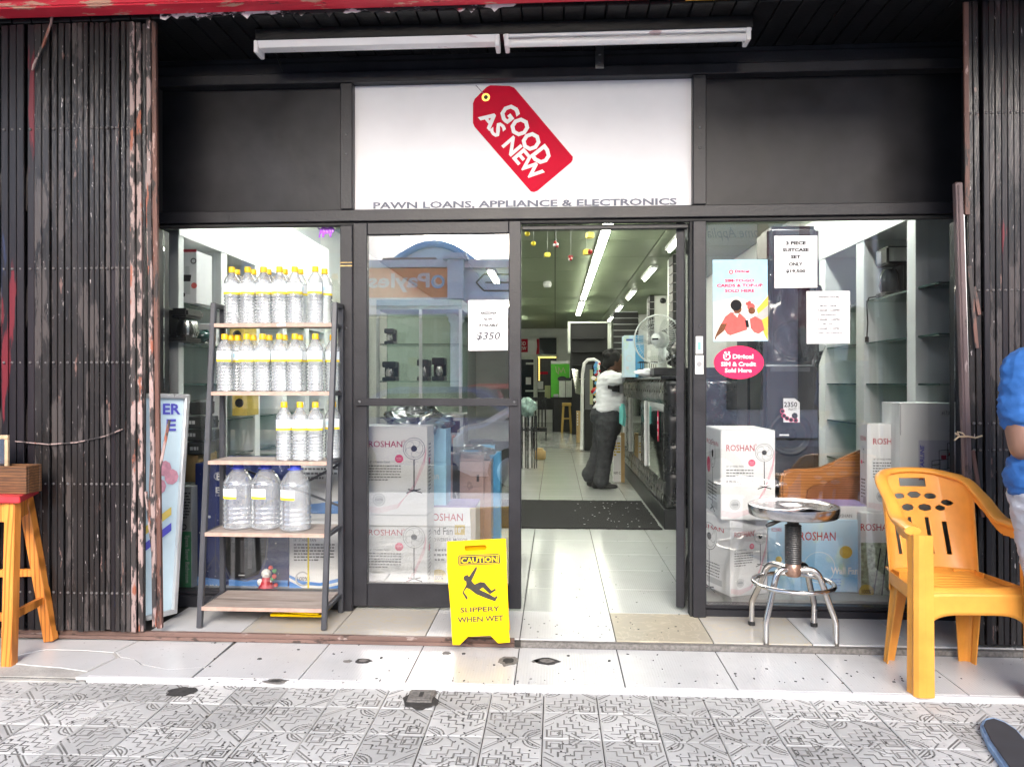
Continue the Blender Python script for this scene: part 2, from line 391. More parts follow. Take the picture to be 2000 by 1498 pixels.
SEG = segs()
def gd(x, y):
    m = 9
    for (a, b_), (c, d) in SEG:
        vx, vy = c-a, d-b_; t = max(0, min(1, ((x-a)*vx+(y-b_)*vy)/(vx*vx+vy*vy+1e-9)))
        q = math.hypot(x-a-vx*t, y-b_-vy*t)
        if q < m: m = q
    return m
TP = .21
def paver(flip):
    n = 84; w = TP-.004
    H = [[gd(i/n, j/n) for i in range(n+1)] for j in range(n+1)]
    b = B()
    def fn(s, t):
        d = H[int(round(t*n))][int(round(s*n))]; e = min(s, t, 1-s, 1-t)
        z = -.0019*max(0, 1-(d/.020)**2) - (.003 if e < .012 else 0)
        x = (s-.5)*w; return (-x if flip else x, (t-.5)*w, z)
    b.grid(fn, n, n, None, 0, True, lambda a, c: 1 if gd(a, c) < .0140 else 0)
    if flip: b.f = [tuple(reversed(f)) for f in b.f]
    b.box(-w/2, w/2, -w/2, w/2, -.011, -.0055)
    return b.mesh('paving_tile', ['paver', 'paver_groove'])
PM = [paver(False), paver(True)]
x0 = G(1061, 1397, -.062).x; yb = G(1061, 1397, -.062).y
y0 = yb + TP*math.ceil((-.90-yb)/TP)
for j in range(9):
    for i in range(-13, 13):
        cx, cy = x0+(i+.5)*TP, y0-(j+.5)*TP
        if cy-TP/2 < -2.6 or cx < -2.74 or cx > 2.74: continue
        if j == 0 and cy+TP/2 > -.88: pass
        o = bpy.data.objects.new('paving_tile', PM[(i+j) % 2]); COL.objects.link(o); o.parent = pav
        o.location = (cx, cy, -.050 + random.uniform(-.0015, .0015)); o.rotation_euler = (random.uniform(-.004,.004), random.uniform(-.004,.004), [0, math.pi][(i//2+j//2) % 2] if i % 2 else [0, math.pi][(i//2+j//2) % 2])
# ---------------------------------------------------------------- tiled shop floor and doorstep
fl = struct('shop_floor')
b = B(); b.box(-2.6, 2.6, -.425, 24, -.5, -.008); b.box(-6, -2.6, -.425, 24, -.5, -.012); b.box(2.6, 6, -.425, 24, -.5, -.012); b.box(-6, 6, -.885, -.425, -.5, -.040); b.obj('floor_bed', 'grout', fl)
TX = .284
def tile(x0, x1, y0, y1, z, m, dz=0):
    b = B(); g = .0022; b.box(x0+g, x1-g, y0+g, y1-g, z-.0075, z); return b.obj('floor_tile', m, fl, .0012)
for k in range(-5, 5):
    xa = TX+.45*k
    if k > -5: tile(xa, xa+.45, -.868, -.437, -.03, 'tile_white')
    m = {-3: 'tile_cream', -4: 'tile_cream', 0: 'tile_beige', 1: 'tile_cream', -2: 'tile_white'}.get(k, 'tile_white')
    tile(xa, xa+.45, -.405, .02, 0, m)
for j in range(26):
    for k in range(-3, 3 if j > 2 else 2):
        if k == -3 and j > 8: continue
        xa, ya = TX+.45*k, .02+.45*j
        tile(xa, xa+.45, ya, ya+.45, 0, 'tile_inner')
b = B(); b.box(-2.6, 2.6, 11.72, 24, -.0075, -.001); b.obj('far_floor', 'tile_inner', fl)
b = B(); b.box(TX-.45*5+.0, 3.2, -.893, -.871, -.075, -.029); b.obj('edge_trim', 'lip_white', fl, .003)
# broken corner at the left: cracked tile pieces on grey screed
b = B(); b.box(-6, TX-.45*5-.0, -.885, -.43, -.05, -.036); b.box(-3.4,-2.0,-.905,-.885,-.07,-.045); b.obj('screed', 'concrete', fl)
fr = topf(0)
def gp(u, v, z=-.03): p = G(u, v, z); return (p.x, p.y)
for poly in ([(30,1248),(215,1247),(268,1250),(222,1272),(168,1268),(90,1266),(28,1279)],
             [(18,1283),(88,1269),(168,1271),(220,1275),(226,1283),(170,1309),(120,1302),(60,1297),(22,1293)],
             [(148,1322),(176,1311),(232,1284),(262,1288),(275,1298),(328,1308),(397,1303),(372,1324)],
             [(236,1281),(226,1272),(272,1251),(466,1243),(400,1301),(330,1306),(278,1295),(264,1286)]):
    b = B(); b.prism([gp(*p) for p in poly], fr, -.042, -.030 + random.uniform(-.003, .001)); b.obj('cracked_tile', 'tile_white', fl)
def spot(u, v, r, ry, z, m, seed, n=13):
    rd = random.Random(seed); c = G(u, v, z); k = (c-C0).dot(FW)/F
    pts = [(c.x+r*k*math.cos(2*math.pi*i/n)*rd.uniform(.7,1.2), c.y+ry*k*math.sin(2*math.pi*i/n)*rd.uniform(.7,1.2)) for i in range(n)]
    b = B(); b.prism(pts, fr, z-.001, z+.0012); return b, pts
for i, (u, v, r, ry, m) in enumerate([(710,1290,16,12,'hole_dark'),(679,1291,9,8,'hole_grey'),(872,1275,8,9,'hole_grey'),(906,1276,4,4,'hole_dark'),(507,1286,5,4,'hole_dark'),(992,1291,20,26,'hole_grey'),(1068,1291,25,18,'hole_dark'),(1046,1291,8,8,'hole_grey'),(965,1298,3,3,'hole_dark'),(583,1268,3,3,'hole_dark'),(410,1301,2,2,'hole_dark'),(1190,1290,3,4,'hole_dark'),(1436,1315,3,3,'hole_dark'),(1010,1262,14,10,'hole_grey'),(540,1330,26,12,'hole_grey'),(1110,1280,3,3,'hole_dark'),(745,1284,3,4,'hole_dark')]):
    b, pts = spot(u, v, r, ry, -.029, m, i); b.obj('chipped_hole', m, fl)
    if r > 12:
        cx = sum(p[0] for p in pts)/len(pts); cy = sum(p[1] for p in pts)/len(pts)
        b2 = B(); b2.prism([(cx+(x-cx)*.55, cy+(y-cy)*.55) for x, y in pts], fr, -.0275, -.0265); b2.obj('mortar_lump', 'hole_grey' if m == 'hole_dark' else 'hole_dark', fl)
rd = random.Random(3); b = B()
for i in range(150):
    u = rd.uniform(380, 1900); v = rd.choice([rd.uniform(1245,1262), rd.uniform(1245,1330), rd.uniform(1322,1334)])
    c = G(u, v, -.0285); a = rd.uniform(0, 3); r = rd.uniform(.0015, .006)
    b.obox((c.x, c.y, -.0285), X*r*math.cos(a)+Y*r*math.sin(a), Y*r*.5*math.cos(a)-X*r*.5*math.sin(a), Z*.0009)
for i in range(60):
    c = G(rd.uniform(1020, 1330), rd.choice([rd.uniform(1205,1245), rd.uniform(1050,1250)]), .001); r = rd.uniform(.0012, .005)
    b.obox((c.x, c.y, .001), X*r, Y*r*.6, Z*.0009)
tag(b.obj('grit', 'hole_dark'), 'scattered specks of dark grit lying on the white doorstep tiles', 'grit', kind='stuff')
rd = random.Random(11); b = B()
for i in range(900):
    c = G(rd.uniform(-40, 2040), 1345+155*rd.random()**.8, -.049); r = rd.uniform(.001, .004)
    b.obox((c.x, c.y, -.0492), X*r, Y*r*.8, Z*.0009)
tag(b.obj('pavement_grit', 'hole_dark'), 'dark grit peppered over the patterned grey paving tiles', 'grit', kind='stuff')
# drain cover and broken hole in the pavement
t = thing('drain_cover', 'small square metal drain cover set in dark mortar in front of doorstep', 'drain cover', G(823, 1366, -.06))
b, pts = spot(818, 1367, 36, 44, -.047, 'x', 77, 17); b.obj('mortar_bed', 'hole_dark', t)
b = B(); p = G(823, 1364, -.054); b.box(p.x-.055, p.x+.055, p.y-.06, p.y+.06, -.056, -.040); b.obj('lid', 'hole_grey', t, .006, 2)
b = B(); b.box(p.x-.04, p.x+.04, p.y-.045, p.y+.04, -.040, -.037); b.obj('lid_face', 'hole_grey', t, .002)
b = B(); b.box(p.x-.008, p.x+.008, p.y-.02, p.y+.02, -.037, -.035); b.obj('lifting_slot', 'hole_dark', t)
b, pts = spot(352, 1351, 30, 24, -.047, 'x', 5, 15); o = b.obj('pavement_hole', 'hole_dark'); tag(o, 'black tar patched hole in the paving at left of the doorstep', 'hole')
# ---------------------------------------------------------------- veranda ceiling, beam
vc = struct('veranda_ceiling')
b = B(); b.box(-6, 6, -.5, .25, 2.955, 3.3); b.obj('ceiling_backing', 'dark_void', vc)
i = 0; x = -2.9
while x < 2.9:
    w = .098; dz = random.uniform(-.003, .002)
    b = B(); b.box(x+.003, x+w-.003, -.475, .02, 2.930+dz, 2.950+dz); b.obj('ceiling_board', 'ceiling_black', vc, .003); x += w
b = B(); b.tube([(-3,-.0,2.90),(3,-.0,2.90)], .022, 10); b.box(-3, 3, -.015, .03, 2.902, 2.932); b.obj('crown_moulding', 'ceiling_black', vc)
vb = struct('veranda_beam')
b = B(); b.box(-6, 6, -.60, -.47, 2.985, 3.5); b.box(-6, 6, -.63, -.60, 3.03, 3.5); b.obj('beam_face', 'beam_red', vb, .006)
b = B(); b.box(-6, 6, -.585, -.48, 2.945, 2.985); b.obj('beam_bead', 'beam_red', vb, .008, 2)
rd = random.Random(5); xa = P(313,35,-.48).x; xe = P(1010,35,-.48).x; pts = [(xa, 2.95)]; x = xa
low = []
while x < xe: low.append((x, 2.94-rd.uniform(.0, .03)*rd.random()*(1 if x < 0 else .5))); x += rd.uniform(.008, .03)
b = B(); fr2 = front(-.478)
b.prism([(xa,2.95)]+low+[(xe,2.95)], fr2, 0, .004); b.obj('peeling_paint', 'peel_white', vb)
b = B(); x1, x2 = P(1340,20,-.5).x, P(1880,20,-.5).x; b.box(x1, x2, -.587, -.485, 2.936, 2.945); b.obj('yellow_edge', 'yellow_paint', vb)
# upper wall above the beam keeps the sky out
b = B(); b.box(-6, 6, -.45, .2, 3.3, 6.5); o = b.obj('upper_wall', 'beam_red'); tag(o, kind='structure')
b = B(); b.box(-7, 7, -2.9, -.635, 3.45, 3.65); o = b.obj('sky_block_slab', 'wall_white'); tag(o, kind='structure')  # unseen slab added to keep overhead sky light off the pavement
# side piers behind the folding gates
for nm, xa, xb in (('left', -6, P(310,700,-.02).x), ('right', P(1886,700,-.02).x, 6)):
    b = B(); b.box(xa, xb, -.30, .03, -.02, 2.93); o = b.obj('wall_'+nm, 'dark_void'); tag(o, kind='structure')
# fluorescent batten under the veranda
t = thing('light_batten', 'long white twin fluorescent fitting under black veranda ceiling, one bay without tube', 'light fitting', (0, -.30, 2.93))
yl = -.30; q0, q1, qm = P(502,80,yl).x, P(1466,62,yl).x, P(972,70,yl).x
b = B(); b.box(q0+.01, q1, yl-.05, yl+.05, 2.875, 2.929); b.obj('channel', 'ceiling_black', t, .003)
b = B(); b.prism([(-.045,2.876),(.045,2.876),(.03,2.845),(-.03,2.845)], Fr((q0+.02,yl,0), -Y, Z), 0, -(qm-q0-.02)) ; b.obj('reflector', 'fixture_white', t, .002)
b = B(); b.box(qm+.03, q1-.005, yl-.04, yl+.04, 2.862, 2.877); b.obj('tube_tray', 'fixture_white', t, .002)
for sy in (-.022,): 
    b = B(); b.tube([(qm+.05, yl+sy, 2.838),(q1-.03, yl+sy, 2.838)], .019, 12); b.obj('tube', 'tube_off', t)
for xx in (q0, qm-.01, qm+.035, q1-.03): b = B(); b.box(xx, xx+.022, yl-.045, yl+.045, 2.818, 2.878); b.obj('end_cap', 'fixture_white', t, .004)
b = B(); b.tube([P(533,95,-.2),P(545,120,-.05),P(553,140,-.02)], .005, 6); b.obj('conduit', 'ceiling_black', t)
t = B(); pb = P(1171,112,-.06); t.box(pb.x-.022, pb.x+.022, pb.y-.006, pb.y, pb.z-.06, 2.93); t.lathe([(.006,0),(.004,.006)], (pb.x,pb.y-.006,pb.z-.03), 8, 0, -Y); t.lathe([(.006,0),(.004,.006)], (pb.x,pb.y-.006,pb.z+.01), 8, 0, -Y)
tag(t.obj('steel_bracket', 'steel_grey', None, .002), 'short grey steel strap bracket above the white shop sign', 'bracket')
# ---------------------------------------------------------------- shop front
sf = thing('storefront', 'black painted shop front with white sign panel, display windows and double doors', 'shop front', (0, 0, 0))
def zc(v): return HC+(749-v)/F*3.926
def xp(u, v=749, y=0): return P(u, v, y).x
zt0, zt1, zr0, zr1 = zc(160), zc(140), zc(431), zc(408)
xL, xm0, xm1, xr0, xr1, xR = xp(300), xp(668), xp(692), xp(1351), xp(1377), xp(1900)
b = B(); b.box(xL-.2, xR+.2, -.045, .09, zt0, zt1); b.box(xL-.2, xR+.2, -.02, .09, zt1+.001, 2.93); b.obj('top_beam', 'black_paint', sf, .004)
b = B(); b.box(xL-.2, xR+.2, -.03, .09, zr0, zr1); b.obj('transom_rail', 'black_paint', sf, .004)
b = B(); b.box(xL-.2, xR+.2, -.012, .02, zr0-.02, zr0-.001); b.obj('drip_bead', 'dark_void', sf, .004)
for a, c in ((xm0, xm1), (xr0, xr1)):
    b = B(); b.box(a, c, -.038, .09, 0.0, zr0-.022); b.box(a, c, -.038, .09, zr1+.001, zt0-.001)
    b.obj('mullion', 'black_paint', sf, .004)
    for zz in (zc(262), zc(300), zc(640)): b = B(); b.lathe([(.006,0),(.005,.003),(.001,.005)], ((a+c)/2, -.038, zz), 8, 0, -Y); b.obj('screw', 'steel_grey', sf)
b = B(); b.box(xL-.2, xp(314), -.02, .09, 0, zr0-.022); b.obj('mullion', 'black_paint', sf, .004)
b = B(); b.box(xp(1872), xR+.2, -.02, .09, 0, zr0-.022); b.obj('mullion', 'black_paint', sf, .004)
for a, c in ((xL-.2, xm0), (xr1, xR+.2)):
    b = B(); b.box(a, c, .02, .04, zr1+.001, zt0-.001); b.obj('fascia_panel', 'panel_black', sf)
sg = B(); sg.box(xm1, xr0, .012, .03, zr1+.001, zt0-.001); sg = sg.obj('sign_panel', 'sign_white', sf)
# the printed sign: red price tag, lettering
px = Pix(.011)
def cs(x, y): return (660+x/2.703, y/2.703)
b = B(); tagp = [cs(*p) for p in [(1240,830),(1239,845),(1232,858),(1055,1008),(1035,1016),(1018,1012),(722,672),(713,652),(713,548),(722,525),(785,462),(805,453),(905,456),(930,465),(942,478)]]
b.prism([px.q(*p) for p in reversed(tagp)], px.fr, .0002, .002); b.obj('price_tag', 'tag_red', sg)
px = Pix(.0088)
px.disc(*cs(781,515), 8, 0, .0003, 4.2); px.disc(*cs(781,515), 5, 1, .0002); px.line([cs(728,452), cs(772,500)], 1.2, 2, .0004)
px.obj('eyelet', ['brass', 'dark_void', 'sign_grey'], sg)
def dirtext(st, p0, p1, hpx, up, y, mi, bold):
    # lettering that runs along a slanted baseline measured on the photograph
    a, c = P(*p0, y), P(*p1, y); r = c-a; w = r.length; fr = Fr(a, r, Y.cross(-r)) if False else Fr(a, r, r.cross(-Y) * -1)
    bb = B(); bb.text(st, fr, 0, 0, w, hpx*(y+D)/F, .0004, mi, bold); return bb
b = dirtext('GOOD', cs(838,598), cs(1062,888), 38, True, .0085, 0, .034); b2 = dirtext('AS', cs(738,622), cs(832,735), 30, True, .0085, 0, .034); b3 = dirtext('NEW', cs(862,772), cs(1028,966), 31, True, .0085, 0, .034)
for q in (b2, b3): b.add(q.v, q.f)
b.obj('lettering', 'print_white', sg)
px = Pix(.0105); px.text('PAWN LOANS, APPLIANCE & ELECTRONICS', 729, 387, 1322, 411, 0, .0005, .03); px.obj('lettering', 'sign_grey', sg)
# window panes and sills
for a, c, vb_ in ((xp(314), xm0, 1160), (xr1, xp(1872), 1186)):
    zb = .085 if a < 0 else .055
    b = B(); b.box(a, c, -.015, .09, .0, zb-.02); b.box(a, c, .0, .07, zb-.019, zb); w = b.obj('window_frame', 'black_paint', sf, .003)
    b = B(); b.box(a+.001, c-.001, .028, .034, zb, zr0-.021); b.obj('glass_pane', 'pane', w)
# left door leaf
d0, d1 = xp(691), xp(1018); ds0, ds1 = xp(719), xp(994); dz0, dz1, db, dt = zc(1141), zc(457), zc(1187), zc(433)
dr = B(); dr.box(d0, ds0, -.02, .025, db, dt); dr.box(ds1, d1, -.02, .025, db, dt); dr.box(ds0, ds1, -.018, .023, db, dz0); dr.box(ds0, ds1, -.018, .023, dz1, dt)
dr = dr.obj('door', 'black_paint', sf, .004)
b = B(); b.box(ds0, ds1, .0, .006, dz0, dz1); b.obj('glass_pane', 'door_pane', dr)
b = B(); b.box(xp(698), xp(1012), -.032, -.021, zc(793), zc(778)); b.obj('push_bar', 'black_paint', dr, .002)
for u in (705, 1005): b = B(); b.lathe([(.008,0),(.007,.003),(.001,.005)], (xp(u), -.032, zc(785)), 10, 0, -Y); b.obj('bolt', 'steel_grey', dr)
# right door leaf folded open into the shop, seen edge-on
hx = xr0-.004; th = R(76); r = V((math.cos(th), math.sin(th), 0)); nn = V((-r.y, r.x, 0)); o_ = V((hx-.045, .06, 0))
fr = Fr(o_, r, Z); b = B(); w = .86
for a, c, z0, z1 in ((0,.08,db,dt),(w-.08,w,db,dt),(.08,w-.08,db,dz0),(.08,w-.08,dz1,dt)): b.prism([(a,z0),(c,z0),(c,z1),(a,z1)], fr, -.022, .022)
dr2 = b.obj('door', 'black_paint', sf, .003)
b = B(); b.prism([(.08,dz0),(w-.08,dz0),(w-.08,dz1),(.08,dz1)], fr, -.003, .003); b.obj('glass_pane', 'pane', dr2)
b = B(); b.box(xr0-.012, xr0-.001, -.02, .05, .0, zr0-.022); b.obj('door_stop', 'dark_void', sf)
b = B(); b.box(d1+.003, xr0-.013, .02, .07, zr0-.045, zr0-.022); b.obj('door_head', 'black_paint', sf, .002)
b = B(); c = P(680,516,-.038); b.box(xm0+.001, xm1-.001, -.0395, -.0381, c.z-.012, c.z-.006); b.box(xm0+.001, xm1-.001, -.0395, -.0381, c.z+.006, c.z+.010); b.obj('tape_mark', 'gold_tape', sf)
b = B()
def pbox(b, u0, v0, u1, v1, ya, yb_, mi=0):
    a = P(u0, v1, ya); c = P(u1, v0, ya); return b.box(a.x, c.x, ya, yb_, a.z, c.z, mi)
pbox(b, 1359, 657, 1373, 691, -.043, -.0385); pbox(b, 1358, 694, 1374, 731, -.043, -.0385); lp = b.obj('lock_plate', 'plate_white', sf, .001)
b = B(); pbox(b, 1363, 668, 1369, 684, -.045, -.0432, 0); c = P(1366, 711, -.043); b.lathe([(.014,0),(.012,.004)], c, 14, 1, -Y); b.obj('keyhole', ['lock_green', 'steel_grey'], lp)
# ---------------------------------------------------------------- folding steel gates
def gate_bar(g, x, y, w, d, z0, z1, m, lean=0, lx=0):
    b = B(); top = V((x+lean, y, z1)); bot = V((x, y, z0))
    b.bar(bot, top, w, d, Y)
    return b.obj('bar', m, g, .0025)
RV = B()
def rivet(x, y, z, m=0): RV.lathe([(.007,0),(.006,.003),(.002,.006)], (x, y, z), 8, m, -Y)
gl = thing('folding_gate', 'collapsed black steel folding gate with chipped paint left of the window', 'gate', (xp(150,749,-.45), -.45, 0))
yg = -.46; z1 = 2.925
us = [-34,-15,4,20,37,55,71,86,101,115,129,142,154,165,175,185,195,205,215,225,236,246]
rd = random.Random(9)
for i, u in enumerate(us):
    w = (.034 if i < 8 else .026 if i < 13 else .0205); xx = xp(u+6, 749, yg)
    le = rd.uniform(-.004,.004)
    gate_bar(gl, xx, yg+rd.uniform(-.006,.006), w, .014, .012+rd.uniform(0,.01), z1, 'gate_tinted' if i in (2,3,4,5,18) else 'gate_black', le)
    for zz in (.72, 1.30, 1.75, 2.42, .2): rivet(xx+le*zz/2.9, yg-.008, zz)
    if i < 21:
        x2 = xp(us[i+1]+6, 749, yg)
        b = B(); b.bar(((xx+x2)/2, yg+.030, .02), ((xx+x2)/2+rd.uniform(-.006,.006), yg+.030, z1), .02, .01, Y); b.obj('rear_bar', 'gate_black', gl, .002)
        if i < 9:
            for zz in (.45, 1.02, 1.6, 2.16):
                b = B(); b.bar((xx+.004, yg+.012, zz-.13), (x2-.004, yg+.012, zz+.16), .022, .006, Y); b.obj('lattice_link', 'gate_black', gl, .001)
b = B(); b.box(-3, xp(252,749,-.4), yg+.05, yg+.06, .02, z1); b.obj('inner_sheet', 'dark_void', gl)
for u0, u1, w, m, y in ((258,262,.022,'gate_pink',-.462),(271,276,.024,'gate_pink',-.45),(283,280,.018,'gate_black',-.44)):
    a, c = P(u1, 1225, y), P(u0, 22, y); b = B(); b.bar((a.x, y, .015), (c.x, y, z1), w, .012, Y); b.obj('bar', m, gl, .002)
for pts, w, m, y in (([(301,20),(306,700),(313,1226)], .024, 'gate_rust', -.44), ([(291,16),(293,420),(303,1224)], .020, 'gate_pink', -.455)):
    for (p, q) in zip(pts, pts[1:]):
        b = B(); b.bar(P(*q, y), P(*p, y), w, .02, Y); b.obj('leading_post', m, gl, .002)
for p, q, m in (((286,300),(291,520),'gate_pink'),((331,820),(303,960),'gate_pink'),((285,960),(303,1120),'gate_pink'),((296,900),(292,1010),'gate_rust')):
    b = B(); b.bar(P(*p,-.445), P(*q,-.445), .014, .005, Y); b.obj('lattice_link', m, gl, .001)
b = B(); b.tube([P(105,8,-.485),P(100,45,-.49),P(85,88,-.49),P(66,128,-.49),P(63,138,-.485)], [.006,.006,.007,.007,.004], 6)
tag(b.obj('hanging_strap', 'gate_pink'), 'pale frayed strap hanging down over the top of the left gate', 'strap')
b = B(); b.tube([P(30,862,-.482),P(95,868,-.482),P(150,864,-.482),P(205,852,-.482),P(240,838,-.482)], .0035, 6)  # streak taken for a dirt line, modelled as a thin wire
tag(b.obj('bar_streak', 'gate_pink'), 'thin streak sagging across the bars of the left gate, modelled as wire', 'wire')
mat('rivet_grey', (.16,.15,.15), .35, .5)
RV.obj('rivet', 'rivet_grey', gl)['kind'] = 'stuff'; RV = B()
gt = B(); gt.box(-3.2, -.19, -.432, -.408, -.028, .006); gt.box(-3.2, -.19, -.448, -.4321, -.028, -.012)
tag(gt.obj('gate_track', 'track_brown', None, .002), 'brown steel gate track along the front edge of the floor tiles', 'gate track')
b = B(); b.box(-.16, 3.2, -.436, -.406, -.03, -.006); o = b.obj('floor_channel', 'hole_grey', fl)
gr = thing('folding_gate', 'collapsed dark steel folding gate behind the orange plastic chair', 'gate', (xp(1940,749,-.42), -.42, 0))
yg = -.42
for i, u in enumerate([1905,1917,1929,1941,1953,1965,1977,1989,2001,2013,2025,2037]):
    a = P(u-(14 if u < 1925 else 6), 20, yg).x; c = P(u, 1250, yg).x; b = B(); b.bar((c, yg+rd.uniform(-.01,.01), .02), (a, yg, 2.93), .024, .014, Y)
    b.obj('bar', ['gate_black','gate_black','gate_tinted'][i % 3], gr, .002)
    for zz in (.3,.9,1.02,1.62,2.42): rivet(c+(a-c)*zz/2.9, yg-.008, zz)
    b = B(); b.bar((c+.012, yg+.03, .02), (a+.012, yg+.03, 2.93), .022, .012, Y); b.obj('rear_bar', 'gate_black', gr, .002)
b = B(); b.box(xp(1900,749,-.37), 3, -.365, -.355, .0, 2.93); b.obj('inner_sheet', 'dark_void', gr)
b = B(); b.bar(P(1898,1215,-.45), P(1870,358,-.45), .032, .03, Y); b.bar(P(1892,1000,-.468), P(1872,360,-.468), .006, .006, Y); b.obj('leading_post', 'gate_plum', gr, .003)
b = B(); b.bar(P(1896,1000,-.44), P(1880,420,-.44), .014, .006, Y); b.obj('white_strip', 'fixture_white', gr)
b = B(); b.bar(P(1889,420,-.43), P(1886,5,-.43), .022, .012, Y); b.obj('bar', 'gate_rust', gr, .002)
for p, q in (((1902,560),(1913,615)),((1893,520),(1908,680)),((1900,880),(1920,1010))):
    b = B(); b.bar(P(*p,-.44), P(*q,-.44), .016, .006, Y); b.obj('lattice_link', 'gate_rust', gr, .001)
RV.obj('rivet', 'rivet_grey', gr)['kind'] = 'stuff'
mat('twine', (.55,.42,.28), .9, bump=.5, bs=300)
b = B(); b.tube([P(1866,846,-.475),P(1874,853,-.49),P(1890,852,-.49),P(1905,855,-.47),P(1918,851,-.45)], .004, 6); b.tube([P(1874,853,-.49),P(1870,843,-.495),P(1880,846,-.495),P(1886,853,-.49)], .0035, 6); b.tube([P(1872,853,-.49),P(1864,860,-.495)], .0035, 6)
tag(b.obj('twine', 'twine'), 'knotted length of twine tied round the post of the right gate', 'twine')
# ---------------------------------------------------------------- shop interior shell
mat('shelf_white', (.80,.82,.81), .45, n=.03, ns=3)
mat('slat_black', (.03,.03,.03), .5, n=.2)
mat('alu', (.55,.56,.56), .35, .9)
mat('tube_lit', (1,1,.86), .5, n=0, emit=9)
m, t_, b_ = nodes('ceiling_panel'); co = coords(t_, (1,1,1), True); w_ = N(t_, 'ShaderNodeTexWave', wave_type='BANDS', bands_direction='Y'); w_.inputs['Scale'].default_value = 5; w_.inputs['Distortion'].default_value = 2; L(t_, co, w_.inputs[0])
L(t_, mix(t_, ramp(t_, w_.outputs['Fac'], 0, .6), (.17,.215,.13), (.21,.26,.165)), b_.inputs['Base Color']); b_.inputs['Roughness'].default_value = .45; bumpn(t_, b_, w_.outputs['Fac'], .35, .01)
YB = 19.3; CZ = 2.9
for nm, args in (('wall_left', (-2.6,-2.46,.05,YB,-.02,2.96)), ('wall_right', (2.46,2.6,.05,YB,-.02,2.96)), ('wall_back', (-2.6,2.6,YB,YB+.15,-.02,2.96))):
    b = B(); b.box(*args); tag(b.obj(nm, 'wall_white'), kind='structure')
sc_ = struct('ceiling'); b = B(); b.box(-2.6, 2.6, .095, YB+.2, CZ+.02, CZ+.3); b.obj('ceiling_deck', 'dark_void', sc_)
for j in range(16):
    for i in range(4):
        xa, ya = -2.45+1.225*i, .1+1.22*j
        b = B(); b.box(xa+.006, xa+1.219, ya+.006, ya+1.214, CZ, CZ+.014); b.obj('ceiling_panel', 'ceiling_panel', sc_)
# strip lights
def tubelight(x, y, ln, label, group, twin=True, m='tube_lit'):
    t = thing('tube_light', label, 'tube light', (x, y, CZ), 0, group)
    b = B(); b.box(x-.055, x+.055, y, y+ln, CZ-.045, CZ-.001); b.obj('housing', 'fixture_white', t, .004)
    for dx in ((-.03, .03) if twin else (0,)):
        b = B(); b.tube([(x+dx, y+.03, CZ-.062), (x+dx, y+ln-.03, CZ-.062)], .015, 8); b.obj('tube', m, t)
    return t
names = ['nearest the door', 'second from the door', 'third from the door', 'fourth from the door', 'fifth from the door', 'sixth from the door', 'seventh from the door', 'eighth from the door']
for i in range(8):
    tubelight(.55, 2.3+1.42*i + (0.5 if i > 5 else 0), 1.34, 'twin fluorescent light in the long central ceiling row, '+names[i], 'central row of ceiling lights')
for i, yy in enumerate((1.4, 4.3, 6.9, 9.6, 12.2, 14.8)):
    tubelight(1.42, yy, 1.2, 'short fluorescent light in the ceiling row along the right wall, '+names[i], 'ceiling lights along the right wall', False)
for i, yy in enumerate((3.0, 7.0, 11.0, 14.8)):
    tubelight(-.95, yy, 1.25, 'fluorescent light in the ceiling row left of the entrance, '+names[i], 'ceiling lights on the left side', True)
mat('tube_fill', (.96,1,.97), .5, n=0, emit=24)  # for hidden tubes added above the windows to brighten the displayed goods
for i, (xx, yy) in enumerate(((-1.55, .28), (-1.55, 1.7), (1.62, .28))):
    tubelight(xx, yy, 1.2, ['unseen fill light added above the left display window','unseen fill light added above the goods deeper behind the left window','unseen fill light added above the right display window'][i], 'fill lights added over the display windows', True, 'tube_fill')
# display platforms inside the windows
mat('plinth', (.35,.35,.34), .7)
for a, c in ((-2.44, xm0-.02), (xr1+.16, 2.44)):
    b = B(); b.box(a, c, .10, 1.25, -.001, .06); tag(b.obj('display_plinth', 'plinth'), kind='structure')
# ---------------------------------------------------------------- wall shelving
def shelving(name, label, xf, xb, stiles, zs, zh, yend):
    t = thing(name, label, 'shelving', (xf, .1, 0))
    s = 1 if xb > xf else -1
    for (ya, yb_) in stiles[(1 if s > 0 else 0):]:
        b = B(); b.box(min(xf, xb), max(xf, xb), ya, yb_, .06, 2.45); b.obj('upright', 'shelf_white', t, .003)
    b = B(); b.box(min(xf, xb)+.002, max(xf, xb)-.002, stiles[0][0], yend, zh, zh+.09); b.box(min(xf-s*.006, xf-s*.002), max(xf-s*.006, xf-s*.002), stiles[0][0]-.004, yend+.004, zh-.003, 2.46); b.obj('header', 'shelf_white', t, .002)
    b = B(); b.box(min(xb, xb+s*.03), max(xb, xb+s*.03), stiles[0][0], yend, .06, 2.45); b.obj('back_panel', 'shelf_white', t)
    for (p, q) in zip(stiles, stiles[1:]):
        for z in zs:
            if s > 0 and p is stiles[0] and z < 1.15: continue
            b = B(); b.box(min(xf+s*.02, xb), max(xf+s*.02, xb), p[1]+.002, q[0]-.002, z-.004, z+.004); g = b.obj('glass_shelf', 'shelf_glass', t)
            b = B(); b.box(xf+s*.013, xf+s*.02, p[1]+.002, q[0]-.002, z-.005, z+.005); b.obj('shelf_edge', 'glass_edge', g)
    return t
def yx(u, x): return PX(u, 700, x).y
xl = -2.14
st = [(yx(349-17, xl), yx(349, xl)), (yx(432, xl), yx(444, xl))]; st[0] = (.22, .28); dy = st[1][0]-st[0][0]
for k in range(4): st.append((st[1][0]+dy*(k+1), st[1][1]+dy*(k+1)))
